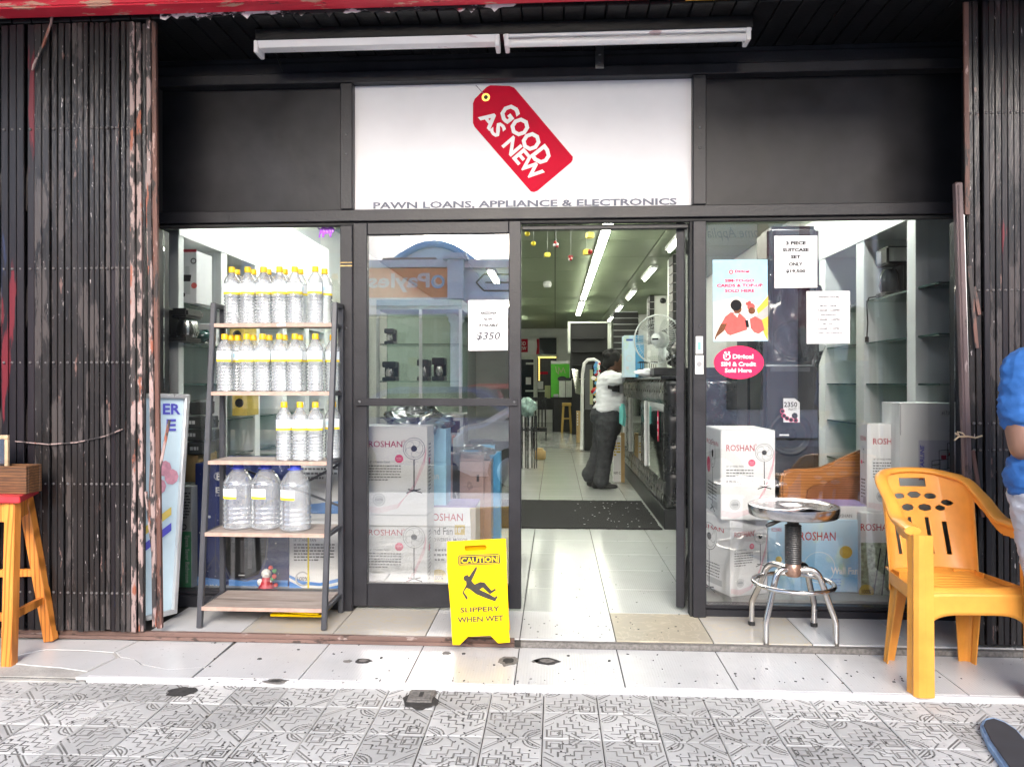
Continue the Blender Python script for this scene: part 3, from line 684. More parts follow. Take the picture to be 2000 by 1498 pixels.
shl = shelving('wall_shelving', 'white wall shelving with glass shelves along the left side of the shop', xl, -2.45, st, (1.665, 1.43, 1.195, .96, .72, .46), 2.045, st[-1][1])
xr_ = 2.0
st2 = [(.10, .13), (yx(1788, xr_), yx(1771, xr_)), (yx(1687, xr_), yx(1672, xr_))]; dy = st2[2][0]-st2[1][0]
for k in range(2): st2.append((st2[2][0]+dy*(k+1), st2[2][1]+dy*(k+1)))
shr = shelving('wall_shelving', 'white wall shelving with mostly empty glass shelves behind the right window', xr_, 2.42, st2, (1.73, 1.46, 1.195, .93, .66), 2.13, st2[-1][1])
# ---------------------------------------------------------------- across the street (seen mirrored in the glass)
mat('blue_wall', (.66,.82,.90), .7, n=.06, ns=2, bump=.1); mat('blue_trim', (.30,.55,.85), .6); mat('pale_trim', (.74,.84,.88), .6)
mat('cream_wall', (.72,.68,.60), .7, n=.1, ns=2); mat('sign_orange', (.90,.33,.12), .5); mat('shop_dark', (.05,.07,.07), .25); mat('maroon', (.22,.03,.06), .6)
mat('roof_brown', (.30,.20,.19), .8); mat('sign_blue', (.05,.12,.40), .5); mat('purple', (.35,.08,.62), .6); mat('white_wall', (.80,.80,.80), .6, n=.05, ns=2)
WB = 13.6
class Mir(Pix):
    """same, on a wall at y=-W facing the shop; positions measured in the mirror image"""
    def __init__(s, w): s.b = B(); s.y = w; s.fr = Fr((0, -w, 0), -X, Z)
    def q(s, u, v): p = P(u, v, s.y); return -p.x, p.z
    def rect(s, u0, v0, u1, v1, mi=0, l=.01):
        a0, b0 = s.q(u1, v1); a1, b1 = s.q(u0, v0); s.b.rect(s.fr, a0, b0, a1, b1, l, mi); return s
    def block(s, u0, v0, u1, v1, l0, l1, mi=0):
        a0, b0 = s.q(u1, v1); a1, b1 = s.q(u0, v0); s.b.prism([(a0,b0),(a1,b0),(a1,b1),(a0,b1)], s.fr, l0, l1, mi); return s
    def text(s, t, u0, v0, u1, v1, mi=0, l=.02, bold=.008, shear=0):
        a0, b0 = s.q(u1, v1); a1, b1 = s.q(u0, v0); s.b.text(t, s.fr, a0, b0, a1, b1, l, mi, bold, shear); return s
bb = thing('arcade_building', 'pale blue arcade building across the street, mirrored in the door glass', 'building', (-3, -WB, -.3))
k = Mir(WB); k.block(-250, 520, 1200, 740, -6, -.6); k.block(-250, 612, 690, 800, -.59, -.4); k.obj('rear_wall', ['cream_wall'], bb)
k = Mir(WB); k.block(300, 620, 1200, 845, -.58, -.5); k.obj('shop_window', ['shop_dark'], bb)
k = Mir(WB); k.block(300, 522, 1200, 586, -.5, 0); k.obj('parapet_wall', ['blue_wall'], bb)
k = Mir(WB); k.block(300, 514, 1200, 522, -.5, .12); k.block(300, 586, 1200, 596, -.5, .14); k.block(300, 596, 1200, 612, -.5, .04); k.obj('cornice', ['pale_trim'], bb)
for u in (1100, 893, 655, 430):
    k = Mir(WB); k.block(u-15, 506, u+15, 586, .141, .35); k.block(u-21, 500, u+21, 508, .13, .42); k.block(u-24, 506, u+24, 511, .12, .40); k.obj('pier', ['blue_wall'], bb)
    a, c = k.q(u, 760); kk = (WB+D)/F; b = B(); cz = P(u, 612, WB).z; b.lathe([(.2,-.3),(.2,-.1),(.15,0),(.14,cz-.25),(.19,cz-.2),(.19,cz-.1),(.24,cz-.05),(.24,cz)], (-a, -WB+.15, 0), 16); b.obj('column', 'pale_trim', bb)
k = Mir(WB); arc = [(700+230*i/12, 500-62*math.sin(math.pi*i/12)) for i in range(13)]
k.b.prism([k.q(*p) for p in arc], k.fr, -3, -2.5, 0); k.obj('arched_gable', ['blue_wall'], bb)
k = Mir(WB); k.b.line(k.fr, [k.q(*p) for p in arc], .16, -2.4); b = B(); pts = [k.fr.at(*k.q(*p), -2.45) for p in arc]; b.tube(pts, .10, 6); b.obj('gable_trim', 'blue_trim', bb)
k = Mir(WB); k.block(728, 490, 838, 516, -2, -1); k.obj('roof_unit', ['roof_brown'], bb)
k = Mir(WB); k.line([(995,536),(945,536),(930,552),(945,568),(995,568)], 3, 0, .01); k.line([(995,552),(948,552)], 3, 0, .01); k.obj('wall_groove', ['grout'], bb)
k = Mir(WB); k.block(560, 526, 877, 584, .01, .12); sgn = k.obj('sign_board', ['sign_orange'], bb)
k = Mir(WB); k.text('Payles', 722, 536, 841, 572, 0, .13, .03); k.disc(859, 550, 11, 0, .13, 7); k.b.disc(k.fr, *k.q(857,552), 0.16, .135, 1, 20, .1); k.obj('lettering', ['print_white','blue_trim'], sgn)
# white shop to the right, with its own sign
wb = thing('white_shop_building', 'white shop building across the street, mirrored in the right window', 'building', (6, -WB-.5, -.3))
k = Mir(WB+.5); k.block(1200, 300, 2600, 860, -6, 0); k.obj('wall', ['white_wall'], wb)
for u in (1420, 1560, 1700, 1850, 2050): k = Mir(WB+.5); k.block(u, 620, u+70, 800, .001, .05); k.obj('window', ['shop_dark'], wb)
k = Mir(WB+.5); k.block(1560, 380, 1578, 640, .001, .2); k.block(1480, 300, 1498, 640, .001, .2); k.obj('pilaster', ['maroon'], wb)
k = Mir(WB+.5); k.block(1330, 395, 1478, 480, .001, .06); sg2 = k.obj('sign_board', ['print_white'], wb)
k = Mir(WB+.5); k.text('Home Appliances', 1340, 446, 1500, 470, 0, .07, 0, .3); k.line([(1375,440),(1395,425),(1440,432),(1478,418)], 6, 0, .07); k.line([(1378,452),(1383,430),(1372,425)], 5, 0, .07); k.obj('lettering', ['sign_blue'], sg2)
k = Mir(WB+.5); k.block(1556,415,1583,462,.06,.1,0); k.text('TON', 1560, 440, 1580, 450, 1, .12); k.obj('banner', ['print_white','sign_grey'], wb)
cb = thing('pale_shop_building', 'pale two storey building across the street, mirrored in the left window', 'building', (-9, -WB-.4, -.3))
k = Mir(WB+.4); k.block(-1500, 390, 299, 860, -6, 0); k.block(299, 300, 700, 512, -5, -.61); k.obj('wall', ['white_wall'], cb)
for u in (-300, -100, 60, 200, 380, 470): k = Mir(WB+.4); k.block(u, 430, u+50, 500, -.6 if u > 299 else .001, -.55 if u > 299 else .05); k.obj('window', ['shop_dark'], cb)
k = Mir(WB+.4); k.block(555, 425, 622, 540, -.6, -.5); k.obj('dark_banner', ['sign_blue'], cb)
k = Mir(WB+.4); k.block(613, 425, 675, 500, -.49, -.47, 0)
lion = [(625,448),(630,444),(640,445),(648,443),(653,447),(652,454),(648,456),(647,464),(644,464),(643,457),(634,457),(633,464),(629,464),(629,456),(626,458),(625,465),(622,464),(624,455)]
k.obj('pale_sign', ['print_white'], cb)
# parked cars
mat('car_blue', (.05,.07,.25), .25, n=.03, coat=1); mat('car_white', (.80,.80,.80), .25, n=.02, coat=1); mat('car_red', (.5,.02,.03), .25, coat=1); mat('car_glass', (.02,.025,.03), .06, n=0); mat('tyre', (.02,.02,.02), .8)
def car(label, x, y, col, h=1.45, ln=4.3):
    t = thing('parked_car', label, 'car', (x, y, -.3), 0, 'cars parked in the street behind the camera')
    w = .85; z0 = -.3; k = h/1.45; s = ln/4.3
    pr = [(-2.15,.35),(-2.15,.80),(-2.0,.90),(-1.75,.95),(-.95,1.40),(-.7,1.45),(.45,1.45),(.7,1.40),(1.2,1.0),(2.0,.86),(2.15,.70),(2.15,.35),(1.8,.24),(-1.9,.24)]
    b = B(); b.prism([(a*s, c*k) for a, c in pr], Fr((x, y, z0), X, Z), -w, w); b.obj('body', col, t, .07, 3)
    for sy in (-1, 1):
        b = B(); b.prism([(a*s, c*k) for a, c in [(-1.45,.98),(-.85,1.34),(.45,1.36),(1.0,.98)]], Fr((x, y-sy*(w+.004), z0), X, Z) if sy > 0 else Fr((x, y+w+.004, z0), -X, Z), 0, .006) if sy > 0 else b.prism([(-a*s, c*k) for a, c in reversed([(-1.45,.98),(-.85,1.34),(.45,1.36),(1.0,.98)])], Fr((x, y+w+.004, z0), -X, Z), 0, .006)
        b.obj('side_window', 'car_glass', t)
        for a in (-1.35, 1.4):
            b = B(); b.lathe([(.2,0),(.31,.02),(.32,.1),(.32,.2),(.2,.22)], (x+a*s, y-sy*(w-.19), z0+.32), 20, 0, (0,-sy,0)); wh = b.obj('wheel', 'tyre', t)
            b = B(); b.lathe([(.2,0),(.17,.02),(.02,.03)], (x+a*s, y-sy*(w+.032), z0+.32), 16, 0, (0,-sy,0)); b.obj('rim', 'alu', wh)
    for a, z in ((-2.16, .72), (2.16, .68)):
        for q in (-.6, .6):
            b = B(); b.obox((x+a*s*.995, y+q, z0+z*k), X*.02, Y*.16, Z*.06); b.obj('headlight' if a > 0 else 'tail_light', 'print_white' if a > 0 else 'car_red', t, .01)
    return t
car('dark blue saloon car parked in the street, mirrored in the door glass', P(880,760,8.3).x, -8.3, 'car_blue')
car('white estate car parked in the street, mirrored in the right window', P(1486,760,6.9).x-2.15, -6.9, 'car_white', 1.5)
car('red car parked on the far side of the street, mirrored in the door glass', P(1010,760,11.2).x, -11.2, 'car_red', 1.5)
b = B(); b.box(-30, 30, -30, -12.4, -.3, -.15); b.box(-30,30,-4.75,-4.6,-.3,-.10); mat('pale_concrete', (.50,.49,.47), .85, n=.2, ns=2); tag(b.obj('far_pavement', 'pale_concrete'), kind='structure')
# ---------------------------------------------------------------- ladder rack
def wood(name, a, c, scale=4, axis='X', wob=6, rough=.5, sc=(1,6,6)):
    m, t, b = nodes(name); co = coords(t, sc, True)
    f = ramp(t, noise(t, co, scale*2.2, 6, .65), .3, .7); w = N(t, 'ShaderNodeTexWave', wave_type='BANDS', bands_direction='Z' if axis != 'Z' else 'X'); w.inputs['Scale'].default_value = scale; w.inputs['Distortion'].default_value = wob; w.inputs['Detail'].default_value = 3; L(t, co, w.inputs[0])
    o = mix(t, f, a, c); o = mix(t, ramp(t, w.outputs['Fac'], .6, 1), o, tuple(x*.6 for x in a))
    L(t, o, b.inputs['Base Color']); b.inputs['Roughness'].default_value = rough; bumpn(t, b, f, .1, .003)
wood('rack_wood', (.24,.19,.165), (.42,.36,.32), 3, 'X', 5, .45, (.7,5,5)); mat('rack_edge', (.40,.27,.22), .5, n=.2, ns=30); mat('rack_metal', (.045,.047,.055), .4, n=.15)
rk = thing('ladder_rack', 'black metal ladder rack with five wooden shelves in front of the left window', 'rack', (P(520,1225,-.3).x, -.2, 0))
yf0, yf1, ybk = -.345, -.165, -.065
fl_b, fl_t = P(390,1222,yf0), P(418,592,yf1); fr_b, fr_t = P(633,1230,yf0), P(655,590,yf1)
zt = fl_t.z
def fpt(s, z):       # point on a sloping front post at height z
    b0, t0 = (fl_b, fl_t) if s == 0 else (fr_b, fr_t); k = (z-b0.z)/(t0.z-b0.z); p = b0.lerp(t0, k); return p
for s in (0, 1):
    bb_ = V((fpt(s,0).x, yf0, .003)); tt = fpt(s, zt)
    b = B(); b.bar(bb_, tt, .026, .026, Y); b.obj('post', 'rack_metal', rk, .003)
    xb = tt.x + (.0 if s == 0 else .0)
    b = B(); b.bar((xb, ybk, .003), (xb, ybk, zt), .026, .026, Y); b.obj('post', 'rack_metal', rk, .003)
    b = B(); b.bar((xb, tt.y-.013, zt-.013), (xb, ybk+.013, zt-.013), .026, .026, X); b.obj('top_rail', 'rack_metal', rk, .003)
SH = []
for v in (632, 765, 900, 1040, 1185):
    z = P(520, v, -.2).z
    for _ in range(3): yy = fpt(0, z).y; z = P(520, v, yy).z
    z = z-.0; yy = fpt(0, z).y; SH.append((z, yy))
    xa, xc = fpt(0, z).x+.013, fpt(1, z).x-.013
    b = B(); b.box(xa, xc, yy-.012, ybk+.01, z-.018, z); b.box(xa-.001, xc+.001, yy-.016, yy-.0125, z-.0185, z+.0003, 1); b.obj('shelf', ['rack_wood', 'rack_edge'], rk)
    for s in (0, 1):
        x_ = fpt(s, z).x; xb = (fl_t if s == 0 else fr_t).x
        b = B(); b.bar((x_, yy+.014, z-.012), (xb, ybk-.014, z-.012), .018, .018, Z); b.obj('side_rail', 'rack_metal', rk, .002)
zA, zB_ = SH[2][0], SH[3][0]
for p, q in (((fl_t.x, ybk+.02, zB_-.02), (fr_t.x, ybk+.02, zA-.03)), ((fl_t.x, ybk+.02, zA-.03), (fr_t.x, ybk+.02, zB_+.09))):
    b = B(); b.bar(p, q, .012, .004, Y); b.obj('cross_brace', 'rack_metal', rk)
b = B(); zz = SH[0][0]; b.box(P(540,632,-.2).x, P(557,632,-.2).x, SH[0][1]-.0175, SH[0][1]-.0165, zz-.015, zz-.003); b.obj('price_sticker', 'plate_white', rk)
# ---------------------------------------------------------------- bottled water
mat('cap_yellow', (.80,.48,.005), .4, n=.03); mat('cap_blue', (.07,.10,.62), .4, n=.03); mat('label_white', (.80,.86,.90), .45, n=.03); mat('label_blue', (.52,.74,.86), .45, n=.05); mat('label_yellow', (.85,.66,.03), .45, n=.03)
def water(name, f_df, dark):
    # clear bottle: see-through in the middle, darker and shinier towards its silhouette and ribs
    m, t_, b_ = nodes(name); t_.nodes.remove(b_)
    lw = N(t_, 'ShaderNodeLayerWeight'); lw.inputs[0].default_value = .5
    tr = N(t_, 'ShaderNodeBsdfTransparent'); L(t_, mix(t_, ramp(t_, lw.outputs['Facing'], .15, .95), (.97,.98,.99), dark), tr.inputs[0])
    g = N(t_, 'ShaderNodeBsdfGlossy'); g.inputs['Roughness'].default_value = .07; g.inputs[0].default_value = (1,1,1,1)
    fr_ = N(t_, 'ShaderNodeMapRange'); fr_.inputs[3].default_value = .10; fr_.inputs[4].default_value = .62; L(t_, lw.outputs['Facing'], fr_.inputs[0])
    m1 = N(t_, 'ShaderNodeMixShader'); L(t_, fr_.outputs[0], m1.inputs[0]); L(t_, tr.outputs[0], m1.inputs[1]); L(t_, g.outputs[0], m1.inputs[2])
    d = N(t_, 'ShaderNodeBsdfDiffuse'); d.inputs[0].default_value = (.92,.95,.98,1)
    m2 = N(t_, 'ShaderNodeMixShader'); m2.inputs[0].default_value = f_df; L(t_, m1.outputs[0], m2.inputs[1]); L(t_, d.outputs[0], m2.inputs[2]); L(t_, m2.outputs[0], t_.nodes['Material Output'].inputs[0])
water('water_clear', .16, (.50,.55,.58)); water('jug_clear', .13, (.45,.52,.56))
def band(b, r, z0, z1, a0, a1, mi, n=14):
    return b.grid(lambda s, t: (r*math.cos(a0+(a1-a0)*s), r*math.sin(a0+(a1-a0)*s), z0+(z1-z0)*t), n, 1, None, mi)
def make_bottle():
    t = thing('water_bottle', 'x', 'bottle'); r = .0405
    pr = [(.030,.0),(.037,.003),(r,.012)]
    z = .016
    while z < .148: pr += [(r-.006, z), (r, z+.006), (r, z+.010)]; z += .0165
    pr += [(r-.001,.150),(r-.001,.208),(r,.212),(r-.002,.222),(.030,.240),(.021,.254),(.0145,.264),(.0135,.272)]
    b = B(); b.lathe(pr, (0,0,0), 20); b.obj('body', 'water_clear', t, local=True)
    b = B(); band(b, r-.0004, .163, .206, R(-175), R(-5), 0); band(b, r-.0004, .152, .163, R(-175), R(-5), 2); band(b, r+.0002, .175, .195, R(-112), R(-68), 1, 5); b.obj('paper_label', ['label_white','label_blue','label_yellow'], t, local=True)
    b = B(); b.lathe([(.0165,.266),(.0170,.270),(.0170,.276),(.0163,.277),(.0163,.290),(.0150,.2935)], (0,0,0), 18); b.obj('cap', 'cap_yellow', t, local=True)
    return t
def make_jug():
    t = thing('water_jug', 'x', 'water jug'); r = .078
    pr = [(.060,0),(.072,.004),(r,.016)]
    z = .022
    while z < .135: pr += [(r-.005, z), (r, z+.010), (r, z+.018)]; z += .0235
    pr += [(r-.003,.150),(r-.002,.215),(r,.222),(r-.006,.238),(.056,.268),(.037,.292),(.024,.305),(.022,.312)]
    b = B(); b.lathe(pr, (0,0,0), 28); b.obj('body', 'jug_clear', t, local=True)
    b = B(); band(b, r-.0015, .170, .208, R(-135), R(-70), 0); band(b, r-.0015, .158, .170, R(-135), R(-70), 2); band(b, r-.0008, .180, .198, R(-110), R(-95), 1, 4); b.obj('paper_label', ['label_white','label_blue','label_yellow'], t, local=True)
    b = B(); b.lathe([(.026,.306),(.027,.309),(.027,.328),(.025,.331)], (0,0,0), 20); b.lathe([(.027,.303),(.040,.305),(.040,.308),(.027,.309)], (0,0,0), 20); b.obj('cap', 'cap_blue', t, local=True)
    b = B(); b.tube([(-.05,-.02,.262),(-.045,-.062,.232),(0,-.083,.246),(.045,-.062,.232),(.05,-.02,.262)], .003, 6); b.obj('handle', 'jug_clear', t, local=True)
    return t
BT, JG = make_bottle(), make_jug(); used = [False, False]
ORD = ['first','second','third','fourth','fifth','sixth','seventh']
def put(kind, u, shelf, row, label, group):
    z, yy = SH[shelf]; y = yy + .035 + row*.082
    p = P(u, 700, y); i = 0 if kind == 'b' else 1
    src = (BT, JG)[i]
    if not used[i]: used[i] = True; o = src; o.location = (p.x, y, z+.0005); o['label'] = label; o['group'] = group
    else: o = dup(src, None, (p.x, y, z+.0005), random.uniform(-.5,.5), label, group)
    o.rotation_euler = (0,0,random.uniform(-.35,.35) if i == 0 else random.uniform(-.1,.1)); return o
for sh, nm, fr_u, rr_u in ((0,'top',[453,484,515,546,576,616],[463,495,524,556,587,634]), (1,'second',[439,482,513,546,576,616],[451,464,495,526,556,586,650]), (2,'third',[555,586,616],[650])):
    for i, u in enumerate(fr_u): put('b', u, sh, 0, f'clear water bottle, {ORD[i]} from the left in the front row of the {nm} rack shelf', f'water bottles on the {nm} rack shelf')
    for i, u in enumerate(rr_u):
        put('b', u, sh, 1 if len(rr_u) > 1 else 1.2, f'clear water bottle, {ORD[i]} from the left in the rear row of the {nm} rack shelf' if len(rr_u) > 1 else f'single clear water bottle behind the right post on the {nm} rack shelf', f'water bottles on the {nm} rack shelf')
for i, (u, w) in enumerate(((466,'leftmost'),(520,'middle'),(577,'rightmost'))): put('j', u, 3, (.9,.95,.55)[i], f'large blue capped water jug, {w} of three on the fourth rack shelf', 'large water jugs on the fourth shelf')
# ---------------------------------------------------------------- yellow floor sign
mat('sign_yellow', (.74,.48,.0), .5, spec=.1, n=.14, ns=12); mat('sign_amber', (.80,.42,.0), .4); mat('print_grey', (.05,.045,.04), .8, spec=.1, n=.2, ns=30)
ct = thing('caution_sign', 'yellow folding caution sign reading slippery when wet beside the doorway', 'floor sign', (P(940,1255,-.52).x, -.47, -.03))
A0, A1, A2, A3 = P(884,1259,-.56), P(997,1254,-.545), P(988,1050,-.455), P(873,1057,-.47)
ux = (A1-A0).normalized(); uy = ((A3-A0)-ux*(A3-A0).dot(ux)).normalized(); fr = Fr(A0, ux, uy); Wd = (A1-A0).length; Ht = (A2-A1).dot(uy); off = (A3-A0).dot(ux)
def cp(u, v):      # photograph pixel on the sign's tilted face
    d = ray(u, v); k = (fr.o-C0).dot(fr.n)/d.dot(fr.n); q = C0+d*k-fr.o; return (q.dot(fr.r), q.dot(fr.u))
out = [cp(*p) for p in [(884,1259),(898,1259),(914,1243),(958,1241),(973,1256),(996,1254),(994,1230),(988,1052),(873,1058),(873,1110),(882,1212)]]
slot = [cp(*p) for p in [(908,1066),(948,1064),(951,1069),(948,1074),(910,1076),(907,1071)]]
def plate_with_hole(outer, hole, fr, l0, l1, name, m, parent):
    cu = bpy.data.curves.new('c', 'CURVE'); cu.dimensions = '2D'; cu.fill_mode = 'BOTH'; cu.extrude = (l1-l0)/2
    for pts in [outer]+hole:
        s = cu.splines.new('POLY'); s.points.add(len(pts)-1); s.use_cyclic_u = True
        for i, p in enumerate(pts): s.points[i].co = (p[0], p[1], 0, 1)
    o = bpy.data.objects.new('c', cu); COL.objects.link(o); dg = bpy.context.evaluated_depsgraph_get(); me = bpy.data.meshes.new_from_object(o.evaluated_get(dg))
    b = B(); b.add([fr.at(v.co.x, v.co.y, v.co.z+(l0+l1)/2) for v in me.vertices], [tuple(p.vertices) for p in me.polygons])
    bpy.data.objects.remove(o); return b.obj(name, m, parent)
fp = plate_with_hole(out, [slot], fr, -.012, 0, 'front_panel', 'sign_yellow', ct)
b = B(); e = [cp(*p) for p in [(986,1052),(874,1058),(884,1250),(994,1248)]]; b.line(fr, [e[2], e[1], e[0], e[3]], .004, .002); b.obj('panel_rim', 'sign_yellow', ct)
top = (A3+A2)/2; B0 = V((A0.x-.005, A0.y+.23, -.0)); r2 = ux; u2 = ((A3+V((0,.02,0)))-B0); fr2_ = Fr(B0, ux, (u2-ux*u2.dot(ux)))
Hb = u2.dot(fr2_.u); b = B(); b.prism([(-.02,0),(.06,0),(.09,.05),(Wd-.09,.05),(Wd-.06,0),(Wd-.01,0),(Wd-.02,Hb-.01),(-.01,Hb-.01)], fr2_, -.004, .006); b.obj('rear_panel', 'sign_amber', ct, .003)
b = B(); b.prism([cp(*p) for p in [(897,1104),(975,1101),(977,1098),(976,1083),(973,1081),(897,1084),(895,1087),(895,1101)]], fr, .0004, .0009, 0); b.flat([cp(*p) for p in [(897.5,1102),(974,1099.5),(974,1083),(897.5,1086)]], fr, .0011, 1); b.flat([cp(*p) for p in [(899,1101),(972.5,1098.5),(972.5,1084.5),(899,1087)]], fr, .0014, 0)
def ctx(st, u0, v0, u1, v1, mi, l, bold): a, c = cp(u0, v1); e_, f = cp(u1, v0); b.text(st, fr, a, c, e_, f, l, mi, bold)
ctx('CAUTION', 901, 1086, 971, 1100, 1, .0018, .02); ctx('SLIPPERY', 899, 1183, 976, 1196, 0, .0008, .022); ctx('WHEN WET', 894, 1201, 983, 1216, 0, .0008, .022)
man = [[(909,1124),(913,1122),(916,1126),(929,1107),(932,1107),(931,1112),(921,1134),(927,1141),(938,1136),(946,1137),(960,1153),(967,1149),(969,1152),(957,1160),(943,1147),(937,1151),(956,1160),(966,1166),(971,1163),(972,1166),(967,1174),(950,1168),(930,1160),(917,1150),(911,1148),(906,1156),(914,1167),(911,1171),(903,1157),(911,1141)]]
for poly in man: b.flat([cp(*p) for p in reversed(poly)], fr, .0008, 0)
hc = cp(911,1129); b.disc(fr, hc[0], hc[1], .0135, .0010, 0); b.obj('lettering', ['print_grey', 'sign_yellow'], fp)
# second folded sign lying under the rack
b = B(); b.obox(P(590,1196,-.2)+V((0,0,.012)), X*.13, Y*.09, Z*.006); b.tube([P(545,1193,-.31)+V((0,0,.004)),P(590,1197,-.32)+V((0,0,.0)),P(622,1198,-.32),P(626,1190,-.30)], .007, 6); tag(b.obj('folded_floor_sign', 'sign_yellow', None, .003), 'yellow plastic floor sign lying flat under the lowest rack shelf', 'floor sign')
# ---------------------------------------------------------------- steel swivel stool
mat('chrome', (.62,.60,.58), .16, 1, n=.08, ns=30); mat('steel_seat', (.58,.57,.57), .22, 1, n=.08, ns=20, bump=.02); mat('screw_black', (.03,.03,.03), .4); mat('hub_rust', (.38,.24,.18), .35, .8, n=.3, ns=40); mat('rubber', (.02,.02,.02), .8)
c = P(1549, 985, -.365); zs = c.z; cx, cy = c.x, c.y
st_ = thing('swivel_stool', 'round polished steel swivel stool on four bent legs in front of right window', 'stool', (cx, cy, 0))
b = B(); rs = .202
b.grid(lambda s, t: ((lambda r, a: (cx+r*math.cos(a), cy+r*math.sin(a), zs+.012 - .030*math.exp(-((r-.10)/.075)**2)*(.35+.65*max(0, -math.sin(a)*.4+.6)) + (.018*math.exp(-((r*math.cos(a))/.045)**2)*(1 if math.sin(a) < 0 else 0)*(r/rs)) - (.014*((r-.17)/.032)**2 if r > .17 else 0)))(max(1e-4, rs*t), 2*math.pi*s)), 48, 20)
b.lathe([(rs,zs-.002),(rs+.001,zs-.012),(rs-.002,zs-.045),(rs-.008,zs-.050),(rs-.012,zs-.045),(.03,zs-.035)], (cx,cy,0), 48); b.obj('seat', 'steel_seat', st_)
b = B(); z_hub = P(1549,1112,cy).z; zz = zs-.04; pr = [(.034, z_hub+.03)]; z = z_hub+.03
while z < zs-.095: pr += [(.034,z),(.038,z+.003),(.038,z+.006),(.034,z+.009)]; z += .010
pr += [(.030,z),(.026,z+.004),(.026,zs-.04)]; b.lathe(pr, (cx,cy,0), 20); b.obj('screw_column', 'screw_black', st_)
b = B(); b.lathe([(.03,z_hub-.03),(.036,z_hub-.02),(.036,z_hub+.02),(.03,z_hub+.03)], (cx,cy,0), 18); b.obj('hub', 'hub_rust', st_)
pts = [P(1535,1013,cy-.05),P(1522,1017,cy-.1),P(1508,1022,cy-.12),P(1497,1027,cy-.13)]; b = B(); b.tube(pts, [.005,.007,.011,.008], 8); b.obj('lever', 'screw_black', st_)
for (u, v, z) in ((1468,1220,0),(1496,1268,-.03),(1590,1223,0),(1633,1270,-.03)):
    f = G(u, v, z); d = V((f.x-cx, f.y-cy, 0)); L_ = d.length; e = d.normalized(); o = V((cx, cy, 0))
    pts = [o+e*.03+Z*(z_hub), o+e*(L_*.45)+Z*(z_hub+.004), o+e*(L_*.60)+Z*(z_hub-.018), o+e*(L_*.68)+Z*(z_hub-.055), o+e*(L_*.80)+Z*(z_hub*.62), o+e*(L_*.985)+Z*(.125+z*.5), o+e*L_+Z*.095, o+e*L_+Z*(z+.012)]
    sm_ = []
    for i in range(len(pts)-1):
        for k in range(4): sm_.append(pts[i].lerp(pts[i+1], k/4))
    sm_.append(pts[-1])
    for _ in range(2): sm_ = [sm_[0]]+[(sm_[i-1]+sm_[i]*2+sm_[i+1])/4 for i in range(1, len(sm_)-1)]+[sm_[-1]]
    b = B(); b.tube(sm_, .0145, 10); lg = b.obj('leg', 'chrome', st_); b = B(); b.lathe([(.016,z),(.017,z+.012),(.0155,z+.02)], (f.x,f.y,0), 12); b.obj('foot_cap', 'rubber', lg)
zr = P(1549,1138,cy).z; rr = .178; b = B(); b.tube([(cx+rr*math.cos(a), cy+rr*math.sin(a), zr) for a in [2*math.pi*i/40 for i in range(40)]], .011, 8, 0, True); b.obj('foot_ring', 'chrome', st_)
# ---------------------------------------------------------------- orange wooden stool and shoe-shine box, far left
wood('stool_wood', (.62,.20,.03), (.78,.30,.06), 3, 'Z', 3, .35, (5,5,.7)); worn('stool_red', (.55,.04,.05), [((.62,.35,.28), .63, 1)], 14, (1,1,1), .4, .15); wood('box_wood', (.07,.03,.013), (.19,.085,.032), 4, 'X', 5, .5); mat('wood_end', (.45,.32,.2), .7, n=.3, ns=20)
ws = thing('wooden_stool', 'orange varnished wooden stool with red top at the left edge', 'stool', (-1.86, -.75, -.03))
F1, F2 = G(100,1250,-.028), G(18,1302,-.045); F3 = F1+(F2-F1)*0+V((-.40,-.05,0)); F4 = V((F2.x-.42, F2.y-.0, -.045))
T1, T2 = P(60,962,F1.y-.07), P(8,985,F2.y+.05); zt_ = P(60,957,F1.y-.08).z
cxx = (F1.x+F4.x)/2; 
tops = [V((F1.x-.105, F1.y-.035, zt_-.03)), V((F2.x-.02, F2.y+.05, zt_-.03)), V((F3.x+.08, F3.y-.02, zt_-.03)), V((F4.x+.10, F4.y+.05, zt_-.03))]
for f, tp in zip((F1,F2,F3,F4), tops): b = B(); b.bar(f, tp, .048, .046, Y); b.obj('leg', 'stool_wood', ws, .003)
def at_h(i, z): f, tp = (F1,F2,F3,F4)[i], tops[i]; return f.lerp(tp, (z-f.z)/(tp.z-f.z))
for i, j, z, h, m in ((0,1,.17,.035,'stool_wood'),(0,2,.30,.035,'stool_wood'),(1,3,.17,.035,'stool_wood'),(0,1,zt_-.075,.085,'stool_wood'),(0,2,zt_-.075,.085,'stool_wood'),(1,3,zt_-.075,.085,'stool_wood')):
    b = B(); b.bar(at_h(i,z), at_h(j,z), .022, h, Z); b.obj('rail', m, ws, .002)
b = B(); q = [(tops[0].x+.045, tops[0].y+.035), (tops[2].x-.05, tops[2].y+.045), (tops[3].x-.05, tops[3].y-.045), (tops[1].x+.065, tops[1].y-.045)]; b.prism(list(reversed(q)), topf(0), zt_-.028, zt_); b.obj('seat', 'stool_red', ws, .004, 2)
bx = thing('shoeshine_box', 'dark brown open wooden box with upright mirror panel on the red stool', 'wooden box', (-2.12, F1.y-.15, zt_))
yb0 = F2.y+.1; p0, p1 = P(57,947,yb0), P(55,905,yb0); x1 = p0.x
zt2 = zt_+.001; hb = .125
for (a, c, e, g) in ((x1-.42,x1,yb0-.02,yb0-.006),(x1-.42,x1,yb0+.07,yb0+.084),(x1-.014,x1,yb0-.005,yb0+.069),(x1-.42,x1-.406,yb0-.005,yb0+.069)):
    b = B(); b.box(a, c, e, g, zt2, zt2+hb); b.obj('side_board', 'box_wood', bx, .002)
